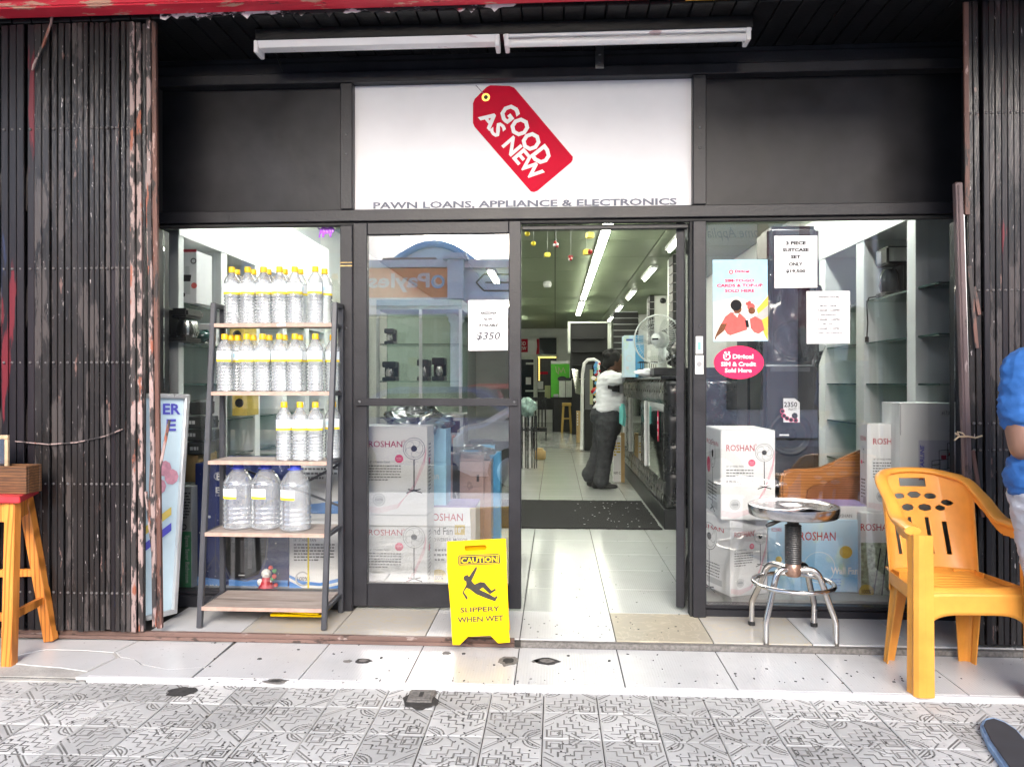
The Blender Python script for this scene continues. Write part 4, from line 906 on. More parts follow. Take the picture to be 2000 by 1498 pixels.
b = B(); b.box(x1-.40, x1-.015, yb0-.004, yb0+.068, zt2, zt2+.012); b.obj('base_board', 'box_wood', bx)
px0, px1 = P(2,849,yb0+.1).x, P(36,849,yb0+.1).x; zz0, zz1 = zt2+hb*.7, P(20,848,yb0+.1).z
for a, c, z0, z1_ in ((px0-.05,px1,zz1-.018,zz1),(px0-.05,px1,zz0,zz0+.03),(px1-.016,px1,zz0+.031,zz1-.019),(px0-.05,px0-.034,zz0+.031,zz1-.019)):
    b = B(); b.box(a, c, yb0+.03, yb0+.045, z0, z1_); b.obj('frame_strip', 'wood_end', bx, .002)
b = B(); b.box(px0-.034, px1-.016, yb0+.035, yb0+.04, zz0+.03, zz1-.018); b.obj('mirror', 'steel_seat', bx)
# ---------------------------------------------------------------- poster board leaning behind the left gate
mat('poster_blue', (.62,.78,.86), .5, n=.08, ns=4); mat('poster_ink', (.10,.10,.55), .5); mat('alu_bright', (.70,.71,.72), .3, .6, n=.05); mat('flower_pink', (.62,.30,.38), .6, n=.3, ns=20); mat('ink_yellow', (.80,.62,.15), .5)
pb_ = thing('poster_board', 'leaning aluminium framed poster board behind the left gate post', 'poster board', P(325,1215,-.25))
c0, c1, c2, c3 = P(284,1212,-.36), P(327,1208,-.20), P(364,778,-.10), P(286,768,-.30)
ux = (c2-c3); uy = (c3-c0).normalized(); fr = Fr(c0, ux-uy*ux.dot(uy), uy); Hh = (c3-c0).length
def lp_(p): q = p-fr.o; return (q.dot(fr.r), q.dot(fr.u))
w0, w1 = lp_(c1)[0], lp_(c2)[0]
w1 = max(w0, w1)
b = B(); b.prism([(0,0),(w0,0),(w1,Hh),(0,Hh)], fr, -.02, -.006); b.obj('backing', 'poster_blue', pb_)
for p, q in (((w0,0),(w1,Hh)),((0,Hh-.012),(w1,Hh-.012)),((0,.012),(w0,.012))):
    b = B(); b.bar(fr.at(*p), fr.at(*q), .024, .03, fr.n); b.obj('frame_rail', 'alu_bright', pb_, .004)
b = B(); b.bar(fr.at(w0+.02,0,-.03), fr.at(w1+.025,Hh,-.03), .018, .04, fr.n); b.obj('stand_rail', 'alu_bright', pb_, .003)
b = B(); b.text('ER', fr, w1-.135, Hh-.105, w1-.035, Hh-.05, 0, 0, .025); b.text('E', fr, w1-.115, Hh-.19, w1-.06, Hh-.13, 0, 0, .025); b.flat([(0,.42),(w0*.9,.50),(w0*.9,.54),(0,.46)], fr, 0, 1); b.flat([(0,.34),(w0*.9,.42),(w0*.9,.46),(0,.38)], fr, 0, 0)
for a, z in ((.10,Hh*.66),(.14,Hh*.62),(.07,Hh*.58)): b.disc(fr, a, z, .04, .0002+a*.002, 2, 9)
b.obj('poster_print', ['poster_ink','ink_yellow','flower_pink'], pb_)
# ---------------------------------------------------------------- moulded plastic armchair
mat('chair_orange', (.70,.30,.05), .38, n=.13, ns=7, spec=.35, bump=.03, bs=120)
A, Bk, C = G(1792,1352,-.03), G(1738,1286,-.012), G(1905,1294,-.012)
cb_ = (Bk+C)/2; rightv = (C-Bk); rightv.z = 0; th = math.atan2(rightv.y, rightv.x)
fwd = V((math.sin(th), -math.cos(th), 0))
ch = thing('plastic_armchair', 'orange moulded plastic armchair with slotted back on the doorstep', 'chair', (cb_.x, cb_.y, -.03), th+R(6))
# local frame: x right, -y forward, origin between the rear feet
bw = rightv.length/2
Al = Matrix.Rotation(-th, 3, 'Z') @ (A-cb_); fx, fy = Al.x, Al.y
FW_, FD = abs(fx)+.05, fy
def lo(b, name, parent=ch, solid=.0, bev=0):
    o = b.obj(name, 'chair_orange', parent, bev, local=True)
    if solid: m = o.modifiers.new('s', 'SOLIDIFY'); m.thickness = solid; m.offset = 0
    return o
SEAT = .385; yb_s = -.02; TOPZ = .80
# plan curve of the shell: from left front post round the back to the right front post
def plan(s):
    # s in [-1,1]
    a = abs(s); sg = -1 if s < 0 else 1
    if a < .42:
        k = a/.42*math.pi/2; x = (bw+.015)*math.sin(k)**1.0; y = .055-.075*(1-math.cos(k))
    else:
        k = (a-.42)/.58; x = bw+.015+(FW_-bw-.015)*k; y = -.02+(FD+.02)*k
    return sg*x, y
def rim(s):
    a = abs(s)
    if a < .25: return TOPZ-.02*(a/.25)**2
    if a < .72: k = (a-.25)/.47; return TOPZ-.02-(TOPZ-.02-.625)*(k*k*(3-2*k))
    return .625-.01*(a-.72)/.28
def tilt(z): return .14*max(0, (z-SEAT)/.4)          # the back leans away
def shell(s, z):
    x, y = plan(s); k = max(0, 1-abs(s)/.5); fl_ = 1+.10*max(0, (z-.4))*min(1, abs(s)*2)
    return (x*fl_, y+tilt(z)*min(1, k*1.3+.15), z+.03)
holes = [(-.20,.66,.012),(-.10,.685,.013),(0,.69,.014),(.10,.685,.013),(.20,.66,.012),(-.15,.635,.011),(-.055,.635,.014),(.055,.635,.014),(.15,.635,.011)]
def smask(a, t):
    s = a*2-1; r_ = rim(s); z = .30+(TOPZ-.30)*t
    if z > r_: return False
    ab = abs(s)
    if ab < .30:
        for hx_, hz, hr in holes:
            if ((s-hx_)*bw*2.0)**2+(z-hz)**2 < hr**2: return False
        if abs(s) < .085 and .728 < z < .765: return False
        for sx in (-.16,-.055,.055,.16):
            if abs(s-sx) < .013 and .44 < z < .60-abs(sx)*.15: return False
        return True
    lowz = .40
    if ab < .40: return z > (.30 if ab < .30 else .30)
    if ab < .86:       # opening under the arm
        if z > r_-.055: return True
        k = (ab-.40)/.46
        return z < .385 and z > .33
    return True
b = B(); b.grid(lambda a, t: shell(a*2-1, .30+(TOPZ-.30)*t), 330, 150, smask); lo(b, 'back_shell', ch, .006)
# rolled rim
b = B(); pts = []
for i in range(61):
    s = -1+2*i/60; x, y, z = shell(s, rim(s)); pts.append((x, y, z))
b.tube(pts, [.020+.012*min(1, abs(-1+2*i/60)*1.6) for i in range(61)], 10, 0, False, .55); lo(b, 'arm_rim')
# seat
def seat(a, t):
    x = (a*2-1)*(bw+.005+(FW_-.03-bw)*(1-t)); y = FD+.0+(0.05-FD)*t
    z = SEAT+.03-.02*math.sin(math.pi*t)-.018*(1-((a*2-1))**2)*math.sin(math.pi*min(1, t*1.2)) + (.012*math.cos(t*5) if t < .15 else 0) - (.03*((.1-t)/.1)**2 if t < .1 else 0)
    if .10 < a < .90 and .08 < t < .8: z += .0022*math.sin(t*95+((a*2-1)**2)*9)
    return (x, y, z)
b = B(); b.grid(seat, 40, 90); lo(b, 'seat', ch, .006)
# front apron with its arch
def apr(a, t):
    s = a*2-1; x = s*(FW_+.005); z0 = SEAT+.02; lowz = .10+.235*(1-abs(s)**3.2) if abs(s) < .82 else .10
    hz = z0-(.085+.13*abs(s)**5)*(1-t); return (x, FD-.012, hz)
b = B(); b.grid(apr, 40, 6); lo(b, 'front_apron', ch, .006)
def leg(x0, y0, x1, y1, z1, w0, w1, sx, sy):
    # L-section tapered leg: (x0,y0) at the floor
    b = B(); pr = [(-1,0),(-1,-1),(0,-1.0)]
    for zt0_, xx, yy, w in ((0,x0,y0,w0),(z1*.5,(x0+x1)/2,(y0+y1)/2,(w0+w1)/2),(z1,x1,y1,w1)):
        for px_, py_ in ((w,0),(w*.5,-.004),(.012,0),(0,.012),(.004,w*.45),(0,w*.9)): b.v.append(V((xx+sx*px_, yy+sy*py_, zt0_)))
    for r_ in range(2):
        for c_ in range(5):
            q = (r_*6+c_, r_*6+c_+1, (r_+1)*6+c_+1, (r_+1)*6+c_); b.f.append(q if sx*sy > 0 else tuple(reversed(q))); b.m.append(0); b.s.append(False)
    return lo(b, 'leg', ch, .006)
leg(-FW_-.015, FD-.03, -FW_*1.025, FD-.012, .632, .072, .066, 1, 1); leg(FW_+.015, FD-.03, FW_*1.025, FD-.012, .632, .072, .066, -1, 1)
leg(-bw-.015, .05, -bw+.0, .0, .42, .05, .085, 1, -1); leg(bw+.015, .05, bw-.0, .0, .42, .05, .085, -1, -1)
# ---------------------------------------------------------------- notices stuck on the glass
mat('paper', (.72,.72,.73), .7, n=.02, spec=.15); mat('ink', (.02,.02,.022), .9, n=0, spec=.05); mat('ink_soft', (.10,.10,.11), .9, n=0, spec=.05); mat('digi_red', (.70,.02,.07), .8, spec=.05, n=.03); mat('poster_sky', (.36,.56,.68), .8, spec=.1, n=.12, ns=10); mat('skin_print', (.16,.07,.04), .9, spec=.05, n=.3, ns=60); mat('coral', (.66,.11,.10), .8, spec=.1, n=.1, ns=40); mat('pale_print', (.66,.62,.56), .8, spec=.1)
def c2(x, y): return (1360+x/3.744, 420+y/3.744)
def c6(x, y): return (680+x/3.745, 420+y/3.745)
def notice(label, yp, cf, box, lines, bold=.01, shear=0, border=None, ink='ink'):
    px = Pix(yp); a = cf(*box[:2]); c = cf(*box[2:]); u0, z0 = px.q(a[0], c[1]); u1, z1 = px.q(c[0], a[1])
    px.b.prism([(u0,z0),(u1,z0+.002),(u1+.001,z1),(u0-.001,z1)], px.fr, 0, .0008); o = px.obj('paper_notice', ['paper'], None); tag(o, label, 'notice')
    px = Pix(yp)
    for st_, x0, y0, x1, y1 in lines: px.text(st_, *cf(x0,y0), *cf(x1,y1), 0, .0014, bold+.03, shear)
    if border: a, c = cf(*border[:2]), cf(*border[2:]); px.line([a,(c[0],a[1]),c,(a[0],c[1]),a], .6, 0, .0014)
    px.obj('lettering', [ink], o); return o
notice('white paper notice on the right window advertising a three piece suitcase set', .0270, c2, (571,150,884,536), [('3 PIECE',655,193,800,220),('SUITCASE',630,243,822,270),('SET',690,294,762,320),('ONLY',676,347,778,374),('$19,500',655,399,798,428)], .016)
notice('white paper notice on the right window listing the opening hours', .0270, c2, (807,556,1122,942), [('OPENING HOURS',884,592,1047,609),('MON - THUR',905,658,1026,673),('9.00AM - 5.00PM',884,690,1047,706),('WEDNESDAY',905,724,1026,739),('9.00AM - 2.00PM',884,757,1047,773),('FRI - SAT',925,790,1005,805),('9.00AM - 5.30PM',884,823,1045,838),('CLOSED ON SUNDAYS',862,856,1068,871)], .006, 0, (835,570,1095,932), 'ink_soft')
notice('white paper notice on the door glass giving a price of 350 dollars', -.0015, c6, (880,622,1168,993), [('ARIZONA',962,707,1085,728),('NOW',990,752,1058,774),('AVAILABLE',952,795,1098,817)], .012, .2)
o = [x for x in COL.objects if x.name.startswith('paper_notice')][-1]
px = Pix(-.0015); px.text('$350', *c6(936,856), *c6(1113,920), 0, .0014, .02, .2); px.obj('price', ['ink_soft'], o)
px = Pix(.0270); a, c = c2(118,325), c2(525,922); u0, z0 = px.q(a[0], c[1]); u1, z1 = px.q(c[0], a[1]); px.b.prism([(u0+.004,z0-.003),(u1,z0),(u1-.003,z1),(u0,z1)], px.fr, 0, .0008); o = px.obj('poster', ['poster_sky'], None); tag(o, 'tall phone card poster with two people in red on the right window', 'poster')
px = Pix(.0270)
px.poly([c2(*p) for p in [(132,915),(520,915),(520,700),(400,640),(300,600),(124,640)]][::-1], 2, .0009)
px.poly([c2(*p) for p in [(525,590),(440,690),(470,800),(500,880),(523,920)]], 3, .0010)
px.poly([c2(*p) for p in [(525,660),(455,720),(420,760),(440,790),(525,740)]], 5, .0011)
px.poly([c2(*p) for p in [(180,800),(210,745),(250,712),(320,720),(362,760),(375,860),(330,920),(225,870)]][::-1], 1, .0012)
px.poly([c2(*p) for p in [(270,720),(300,750),(310,720)]], 2, .0013)
px.poly([c2(*p) for p in [(180,795),(225,795),(200,850),(150,890),(140,912),(132,905),(145,870)]][::-1], 4, .0013)
px.poly([c2(*p) for p in [(390,760),(430,740),(480,770),(498,840),(455,870),(400,850)]][::-1], 1, .0014)
px.poly([c2(*p) for p in [(140,912),(250,880),(400,830),(430,870),(420,920),(150,920)]][::-1], 2, .0016)
for (x, y, r, m) in ((300,690,30,4),(290,660,40,6),(405,700,25,4),(400,672,27,1),(372,650,12,1),(388,640,12,1)): px.disc(*c2(x,y), r/3.744, m, .0015+.0001*m)
px.poly([c2(*p) for p in [(355,770),(378,770),(386,820),(365,824)]][::-1], 6, .0018)
for st_, x0, y0, x1, y1 in (('Digicel',282,402,387,430),('SIM-TO-GO',209,468,421,492),('CARDS & TOP-UP',150,503,485,529),('SOLD HERE',209,542,425,567)): px.text(st_, *c2(x0,y0), *c2(x1,y1), 0, .0014, .035)
px.disc(*c2(254,418), 4.2, 1, .0014, 2.2)
px.obj('poster_print', ['digi_red','coral','pale_print','yellow_paint','skin_print','plinth','ink'], o)
mat('sticker_red', (.70,.03,.10), .7, spec=.1, n=.03)
px = Pix(.0270); px.disc(1443, 708, 47.5, 0, .0006, 0, 32, 40); o = px.obj('oval_sticker', ['sticker_red'], None); tag(o, 'oval red sticker with white lettering on the right window', 'sticker')
px = Pix(.0270)
for st_, x0, y0, x1, y1 in (('Digicel',266,1018,416,1062),('SIM & Credit',180,1074,436,1106),('Sold Here',208,1120,404,1152)): px.text(st_, *c2(x0,y0), *c2(x1,y1), 0, .0014, .03)
px.poly([c2(*p) for p in [(197,1018),(205,1018),(205,1042),(218,1054),(238,1046),(242,1030),(236,1024),(222,1024),(222,1040),(214,1040),(214,1016),(240,1014),(251,1028),(248,1050),(232,1064),(210,1062),(197,1046)]], 0, .0014); px.disc(*c2(212,1006), 2.2, 0, .0014); px.disc(*c2(238,1006), 2.2, 0, .0014); px.obj('lettering', ['paper'], o)
# ---------------------------------------------------------------- printed cartons
mat('lavender', (.58,.57,.68), .6)
mat('carton_white', (.78,.78,.79), .55, spec=.25, n=.03, ns=6); mat('roshan_red', (.45,.015,.04), .8, n=0, spec=.1); mat('pink_dot', (.75,.06,.16), .5, n=0); mat('line_grey', (.15,.15,.16), .9, n=0, spec=.05); mat('seal_grey', (.45,.46,.47), .5, n=0); mat('gold', (.62,.45,.08), .45, n=.1, ns=40); mat('hub_dark', (.04,.04,.04), .9, n=0, spec=.05); mat('swoosh', (.72,.35,.42), .5, n=0); mat('blue_ink', (.10,.27,.65), .5, n=0)
m, t_, b_ = nodes('blue_print'); co = coords(t_, (1,1,1), True); f1 = ramp(t_, noise(t_, co, 3.2, 2), .35, .65); sp_ = N(t_, 'ShaderNodeSeparateXYZ'); L(t_, co, sp_.inputs[0]); fz = ramp(t_, sp_.outputs[2], .05, .75)
gg = mix(t_, ramp(t_, noise(t_, coords(t_, (2.1,1,1.4), True), 3.5, 2), .55, .72), mix(t_, fz, (.12,.42,.75), (.55,.76,.88)), (.55,.72,.45)); L(t_, mix(t_, f1, gg, mix(t_, .5, gg, (.75,.85,.9))), b_.inputs['Base Color']); b_.inputs['Roughness'].default_value = .35
FANM = ['roshan_red','pink_dot','line_grey','seal_grey','hub_dark','swoosh','blue_ink','gold','carton_white']
def fan_art(b, fr, a, c, r, l, dark=4, ln=2):
    # line drawing of a pedestal fan, head centre (a,c), head radius r
    b.disc(fr, a, c, r, l, ln, 24, r*.955); b.disc(fr, a, c, r*.82, l, ln, 20, r*.79); b.disc(fr, a, c, r*.28, l+.0002, dark, 14)
    for k in range(5):
        t = k*2*math.pi/5+.3; b.line(fr, [(a+r*.3*math.cos(t), c+r*.3*math.sin(t)), (a+r*.65*math.cos(t+.25), c+r*.65*math.sin(t+.25)), (a+r*.8*math.cos(t+.7), c+r*.8*math.sin(t+.7))], r*.03, l, ln)
    b.line(fr, [(a,c-r),(a,c-r*2.2)], r*.12, l, ln); b.line(fr, [(a,c-r*2.0),(a,c-r*3.7)], r*.10, l+.0002, dark)
    for dx, dz in ((-.7,-.25),(.75,-.22),(-.55,.1),(.6,.12)): b.line(fr, [(a,c-r*3.75),(a+dx*r,c-r*3.75+dz*r)], r*.11, l, dark)
def seal(b, fr, a, c, r, l, m=3, t=8):
    b.disc(fr, a, c, r, l, m, 20); b.disc(fr, a, c, r*.82, l+.0002, t, 18, r*.74); b.text('100%', fr, a-r*.62, c-r*.18, a+r*.62, c+r*.2, l+.0004, t if m == 7 else 2, .02)
def smallprint(b, fr, a0, c0, a1, c1, rows, seed, l=.0007, mi=2, ht=.42):
    rd = random.Random(seed); dz = (c1-c0)/rows
    for i in range(rows):
        a = a0; e = a1 if i < rows-1 else a0+(a1-a0)*.6
        while a < e-.004:
            w = min(rd.uniform(.006,.018), e-a); b.rect(fr, a, c1-(i+1)*dz+dz*(1-ht), a+w, c1-i*dz, l, mi); a += w+.004
def roshan_face(b, fr, w, h, full=True, seed=1, stand='16" STAND FAN'):
    l = .0007
    b.text('ROSHAN', fr, w*.10, h*.765, w*.62, h*.835, l, 0, .006)
    b.disc(fr, w*.645, h*.835, w*.018, l, 0, 10, w*.012)
    fan_art(b, fr, w*.80, h*.75, w*.17, l)
    b.disc(fr, w*.57, h*.635, w*.065, l, 1, 16); b.text('PACK', fr, w*.53, h*.638, w*.61, h*.648, l+.0003, 8, .02); b.text('2 PCS', fr, w*.535, h*.618, w*.605, h*.628, l+.0003, 8, .02)
    b.text(stand, fr, w*.10, h*.585, w*.42, h*.607, l, 2, .012); smallprint(b, fr, w*.10, h*.37, w*.60, h*.56, 6, seed)
    if full: seal(b, fr, w*.26, h*.17, w*.10, l)
    for k in range(5):
        b.line(fr, [(w*.01, h*(.10-.012*k)), (w*.25, h*(.075-.014*k)), (w*.55, h*(.12-.010*k)), (w*.80, h*(.30+.012*k)), (w*.95, h*(.55+.02*k)), (w*.99, h*(.70+.02*k))], .0016, l, 5)
def roshan_box(label, K, ang, w, d, h, full=True, seed=1, side=True, group='white fan cartons in the windows'):
    # K: bottom near corner (left end of the printed front)
    t = thing('fan_carton', label, 'carton', K, ang, group)
    b = B(); b.box(0, w, 0, d, 0, h); b.obj('box', 'carton_white', t, .004, 2, local=True)
    b = B(); roshan_face(b, Fr((0,0,0), X, Z), w, h, full, seed)
    if side:
        fr = Fr((0,d,0), -Y, Z); l = .0007; b.text('ROSHAN', fr, d*.12, h*.80, d*.85, h*.855, l, 0, .006); fan_art(b, fr, d*.5, h*.70, d*.19, l); b.disc(fr, d*.25, h*.55, d*.11, l, 1); smallprint(b, fr, d*.2, h*.12, d*.75, h*.36, 6, seed+5); b.rect(fr, d*.45, h*.08, d*.8, h*.16, l, 3)
        fr = Fr((w,0,0), Y, Z); smallprint(b, fr, d*.2, h*.2, d*.5, h*.8, 14, seed+7); b.disc(fr, d*.3, h*.6, d*.09, l, 1)
    b.rect(Fr((0,0,0), X, Z), 0, h-.0012, w, h-.0002, .0006, 3)
    b.obj('carton_print', FANM, t, local=True); return t
def corner(u, v, y): return P(u, v, y)
# left half of the display, behind the closed door leaf
yq = .15; a, c, e = P(834,1143,yq), P(834,1006,yq), P(834,833,yq); w = .36
z0 = .004; h1 = c.z-z0; h2 = e.z-c.z
roshan_box('white fan carton on the floor behind the door glass, lower of the two', V((a.x-w, yq, z0)), 0, w, .24, h1-.003, True, 2, True)
roshan_box('white fan carton behind the door glass, upper of the two stacked', V((a.x-w, yq, c.z)), 0, w, .24, h2, True, 3, True)
def carton(name, label, u0, v0, u1, v1, y, depth, m, cat='carton', floor=None, bev=.003, group=None):
    a, c = P(u0, v1, y), P(u1, v0, y); z0 = floor if floor is not None else a.z
    t = thing(name, label, cat, ((a.x+c.x)/2, y, z0), 0, group); b = B(); b.box(a.x, c.x, y, y+depth, z0, c.z); b.obj('box', m, t, bev); return t
mat('blue_fan', (.38,.66,.86), .4, n=.15, ns=5); mat('violet_edge', (.35,.30,.55), .5)
t = carton('fan_carton', 'pale blue fan carton standing behind the white ones by the door', 836, 838, 871, 990, .44, .2, 'blue_fan', floor=P(850,990,.44).z)
px = Pix(.4398); px.text('Fan', 838, 922, 857, 936, 0, .0007, .02); px.disc(841, 897, 7, 1); px.obj('carton_print', ['paper','gold'], t)
t = carton('fan_carton', 'white 18 inch stand fan carton beside the suitcase', 800, 990, 929, 1185, .44, .26, 'carton_white', floor=.004)
b = B(); q0, q1 = P(800,990,.44), P(929,990,.44); b.box(q0.x, q1.x, .439, .70, q0.z+.0005, q0.z+.012); b.obj('lid_band', 'violet_edge', t)
px = Pix(.4398); px.text('ROSHAN', 834, 1003, 904, 1017, 0, .0007, .006); px.text('Stand Fan', 828, 1030, 884, 1044, 2, .0007, .01); px.rect(888, 1025, 908, 1044, 7, .0006); px.text('18"', 890, 1029, 905, 1040, 8, .001, .02); px.text('POWERFUL MOTOR', 842, 1051, 914, 1057, 2, .0007, .012); px.bars(844, 1072, 884, 1100, 3, 2, 4); px.disc(857, 1128, 17, 7, .0007); px.text('100%', 846, 1123, 866, 1132, 4, .001, .02); px.rect(874,1122,884,1137,7,.0006); px.obj('carton_print', FANM, t)
# rose suitcase in plastic, blue one behind
mat('rose_shell', (.48,.33,.30), .3, .25, n=.06, ns=5); mat('case_blue', (.10,.36,.60), .35, n=.1); mat('zip_black', (.025,.025,.03), .5); glass('plastic_wrap', .10, (.93,.95,.97), .12, .12)
def suitcase(label, u0, v0, u1, vb, y, d, m, strip):
    a, c = P(u0, vb, y), P(u1, v0, y); t = thing('suitcase', label, 'suitcase', ((a.x+c.x)/2, y+d/2, .0))
    b = B(); b.box(a.x, c.x, y, y+d, .05, c.z); b.obj('shell', m, t, .045, 4)
    b = B()
    for k in range(4): z = .2+k*.17; b.box(a.x+.05, c.x-.05, y-.002, y+.01, z, z+.008)
    b.obj('rib', m, t, .002)
    if strip: s0, s1 = P(strip[0], v0, y).x, P(strip[1], v0, y).x; b = B(); b.box(s0, s1, y-.004, y+d*.5, .07, c.z+.004); b.obj('zip_band', 'zip_black', t, .004); b = B(); b.tube([(s0+.02,y-.012,c.z-.24),(s0+.03,y-.014,c.z-.27),(s0+.02,y-.012,c.z-.31)], .006, 6); b.obj('zip_puller', 'chrome', t)
    b = B(); b.tube([(a.x+.09,y+d/2,c.z-.005),(a.x+.09,y+d/2,c.z+.03),(c.x-.06,y+d/2,c.z+.03),(c.x-.06,y+d/2,c.z-.005)], .012, 8); b.obj('handle', 'zip_black', t)
    for xx in (a.x+.06, c.x-.06):
        for yy in (y+.05, y+d-.05): b = B(); b.lathe([(.024,-.012),(.026,0),(.024,.012)], (xx,yy,.026), 12, 0, X); b.obj('wheel', 'zip_black', t)
    b = B(); b.obox(((c.x*.75+a.x*.25), y-.003, c.z*.80), X*.008, Y*.004, Z*.022); b.obj('latch', 'zip_black', t, .003)
    return t
suitcase('rose gold hard suitcase with black zip band behind the door glass', 860, 888, 958, 1185, .82, .24, 'rose_shell', (884, 898))
sc2 = suitcase('blue suitcase in clear plastic behind the rose gold one', 890, 872, 976, 1185, 1.10, .22, 'case_blue', None)
def bag(label, u, v, y, rx, ry, rz, seed, m='plastic_wrap', cat='plastic bag', name='plastic_bag'):
    rd = random.Random(seed); c = P(u, v, y); ph = [rd.uniform(0,6.3) for _ in range(8)]
    def fn(s, t):
        a, e = 2*math.pi*s, math.pi*(t-.5); k = 1+.16*math.sin(3*a+ph[0]+4*e)+.10*math.sin(7*a+ph[1])*math.cos(5*e+ph[2])+.06*math.sin(13*a+9*e+ph[3])
        return (c.x+rx*math.cos(a)*math.cos(e)*k, c.y+ry*math.sin(a)*math.cos(e)*k, c.z+rz*math.sin(e)*k)
    b = B(); b.grid(fn, 30, 16); o = b.obj(name, m); return tag(o, label, cat)
bag('crumpled clear plastic wrap over the top of the suitcases', 925, 885, .95, .13, .12, .05, 2)
bag('puffed clear plastic bag over the mixer on the fan cartons', 815, 822, .45, .19, .16, .085, 4)
# mixer, kettle-like things above the cartons
mat('appl_silver', (.55,.56,.58), .25, .85, n=.05); mat('appl_black', (.014,.014,.015), .4, n=.2, spec=.3)
def mixer(label, u, v, y, k=1.0):
    c = P(u, v, y); t = thing('stand_mixer', label, 'mixer', c)
    b = B(); b.box(c.x-.10*k, c.x+.12*k, c.y-.06, c.y+.06, c.z, c.z+.025*k); b.obj('base', 'appl_silver', t, .01, 2)
    b = B(); b.box(c.x+.06*k, c.x+.11*k, c.y-.035, c.y+.035, c.z+.0255*k, c.z+.17*k); b.obj('column', 'appl_silver', t, .012, 2)
    b = B(); b.ell((c.x+.0*k, c.y, c.z+.20*k), .14*k, .055*k, .05*k); b.obj('head', 'appl_silver', t)
    b = B(); b.lathe([(.035*k,.03*k),(.065*k,.05*k),(.078*k,.12*k),(.08*k,.125*k)], (c.x-.03*k, c.y, c.z), 18); b.obj('bowl', 'chrome', t); return t
mixer('silver stand mixer in plastic on top of the fan cartons', 812, 838, .47, .55)
t = carton('appliance_box', 'grey metal appliance on a stack behind the suitcase', 868, 808, 906, 872, 1.35, .25, 'appl_silver', 'appliance'); px = Pix(1.349); px.rect(876,822,898,845,0); px.obj('front_plate', ['appl_black'], t)
# shelf cabinet deeper in the shop, left of the entrance
gs = thing('glass_cabinet', 'tall glass display cabinet inside the shop behind the left door', 'cabinet', P(800,1000,3.6))
a, c = P(735,0,3.6).x, P(902,0,3.6).x
for xx in (a, (a+c)/2, c-.03):
    b = B(); b.box(xx, xx+.03, 3.6, 3.63, 0, 1.95); b.obj('post', 'alu', gs)
b = B(); b.box(a, c, 3.6, 4.1, 1.9501, 2.05); b.obj('top', 'shelf_white', gs)
b = B(); b.box(a, c, 4.08, 4.1, 0, 1.95); b.obj('back_panel', 'shelf_glass', gs); mat('cabinet_green', (.16,.22,.19), .5); gs.children[-1].data.materials[0] = MATS['cabinet_green']
for z in (.45, .85, 1.22, 1.6): b = B(); b.box(a+.002, c-.002, 3.635, 4.07, z-.005, z+.005); b.obj('glass_shelf', 'shelf_glass', gs)
for i, (u, v, w, h) in enumerate(((826,752,.12,.22),(856,752,.13,.24),(760,752,.14,.2),(760,666,.1,.16))):
    p = P(u, v, 3.72); t = thing('coffee_machine', ['black coffee machine on the cabinet shelf, left of two side by side','black and chrome coffee machine on the cabinet shelf, right of two','black toaster oven on the lower left shelf of the cabinet','small dark kettle on the upper left cabinet shelf'][i], 'appliance', p); z = [1.226,1.226,1.226,1.606][i]
    b = B(); b.box(p.x-w/2, p.x+w/2, 3.7, 3.9, z, z+h*.2); b.box(p.x-w/2, p.x+w/2, 3.82, 3.9, z+h*.2+.001, z+h); b.box(p.x-w/2, p.x+w/2, 3.7, 3.819, z+h*.7, z+h); b.obj('body', 'appl_black', t, .008); b = B(); b.lathe([(w*.25,0),(w*.33,h*.2),(w*.25,h*.42)], (p.x,3.755,z+h*.21), 12); b.obj('jug', 'chrome', t)
# ---------------------------------------------------------------- left window goods
mat('navy_print', (.018,.03,.13), .35, n=.5, ns=5); mat('speaker_grey', (.10,.10,.11), .4); mat('kraft', (.45,.31,.14), .8, n=.15, ns=6); mat('green_print', (.10,.42,.20), .45, n=.1); mat('box_grey', (.55,.57,.57), .5, n=.1)
t = carton('speaker_carton', 'navy blue speaker carton with starry print and white lettering, left window', 381, 906, 564, 1163, .20, .45, 'navy_print', floor=.061)
px = Pix(.1997); rd = random.Random(4)
px.text('B1', 423, 924, 438, 937, 0, .0007, .02); px.disc(430, 930, 13, 0, .0007, 11.8, 9); px.text('BS', 421, 951, 446, 963, 0, .0007, .02); px.text('15" AC', 421, 965, 450, 969, 0, .0007, .01); px.text('180W', 396, 1141, 431, 1158, 0, .0007, .03)
for _ in range(90): px.disc(rd.uniform(384,562), rd.uniform(908,1130), rd.choice([.5,.6,.8,1.2]), 0, .0006, n=5)
px.disc(409, 1009, 3, 0, .0007, n=10); px.poly([(434,1046),(522,1046),(518,1090),(505,1122),(478,1130),(452,1128),(438,1100)][::-1], 1, .0008)
px.rect(470, 1055, 478, 1118, 3, .001); px.rect(484, 1050, 492, 1110, 3, .001); px.line([(432,1046),(436,1100),(450,1130),(480,1134),(508,1126),(520,1090),(524,1046)], 2, 3, .001); px.rect(447,1133,562,1144,2,.0007); px.poly([(384,1125),(434,1132),(434,1160),(384,1162)][::-1], 2, .00065); px.rect(466, 1122, 478, 1124, 0, .0012)
px.line([(421,1003),(421,1120)], 1.5, 3, .0007); px.line([(421,1085),(400,1118)], 1.5, 3, .0007); px.line([(421,1085),(436,1118)], 1.5, 3, .0007)
px.obj('carton_print', ['paper','appl_black','blue_ink','speaker_grey'], t)
t = carton('fan_carton', 'white stand fan carton with blue wave in the left window', 565, 896, 690, 1163, .18, .42, 'carton_white', floor=.061)
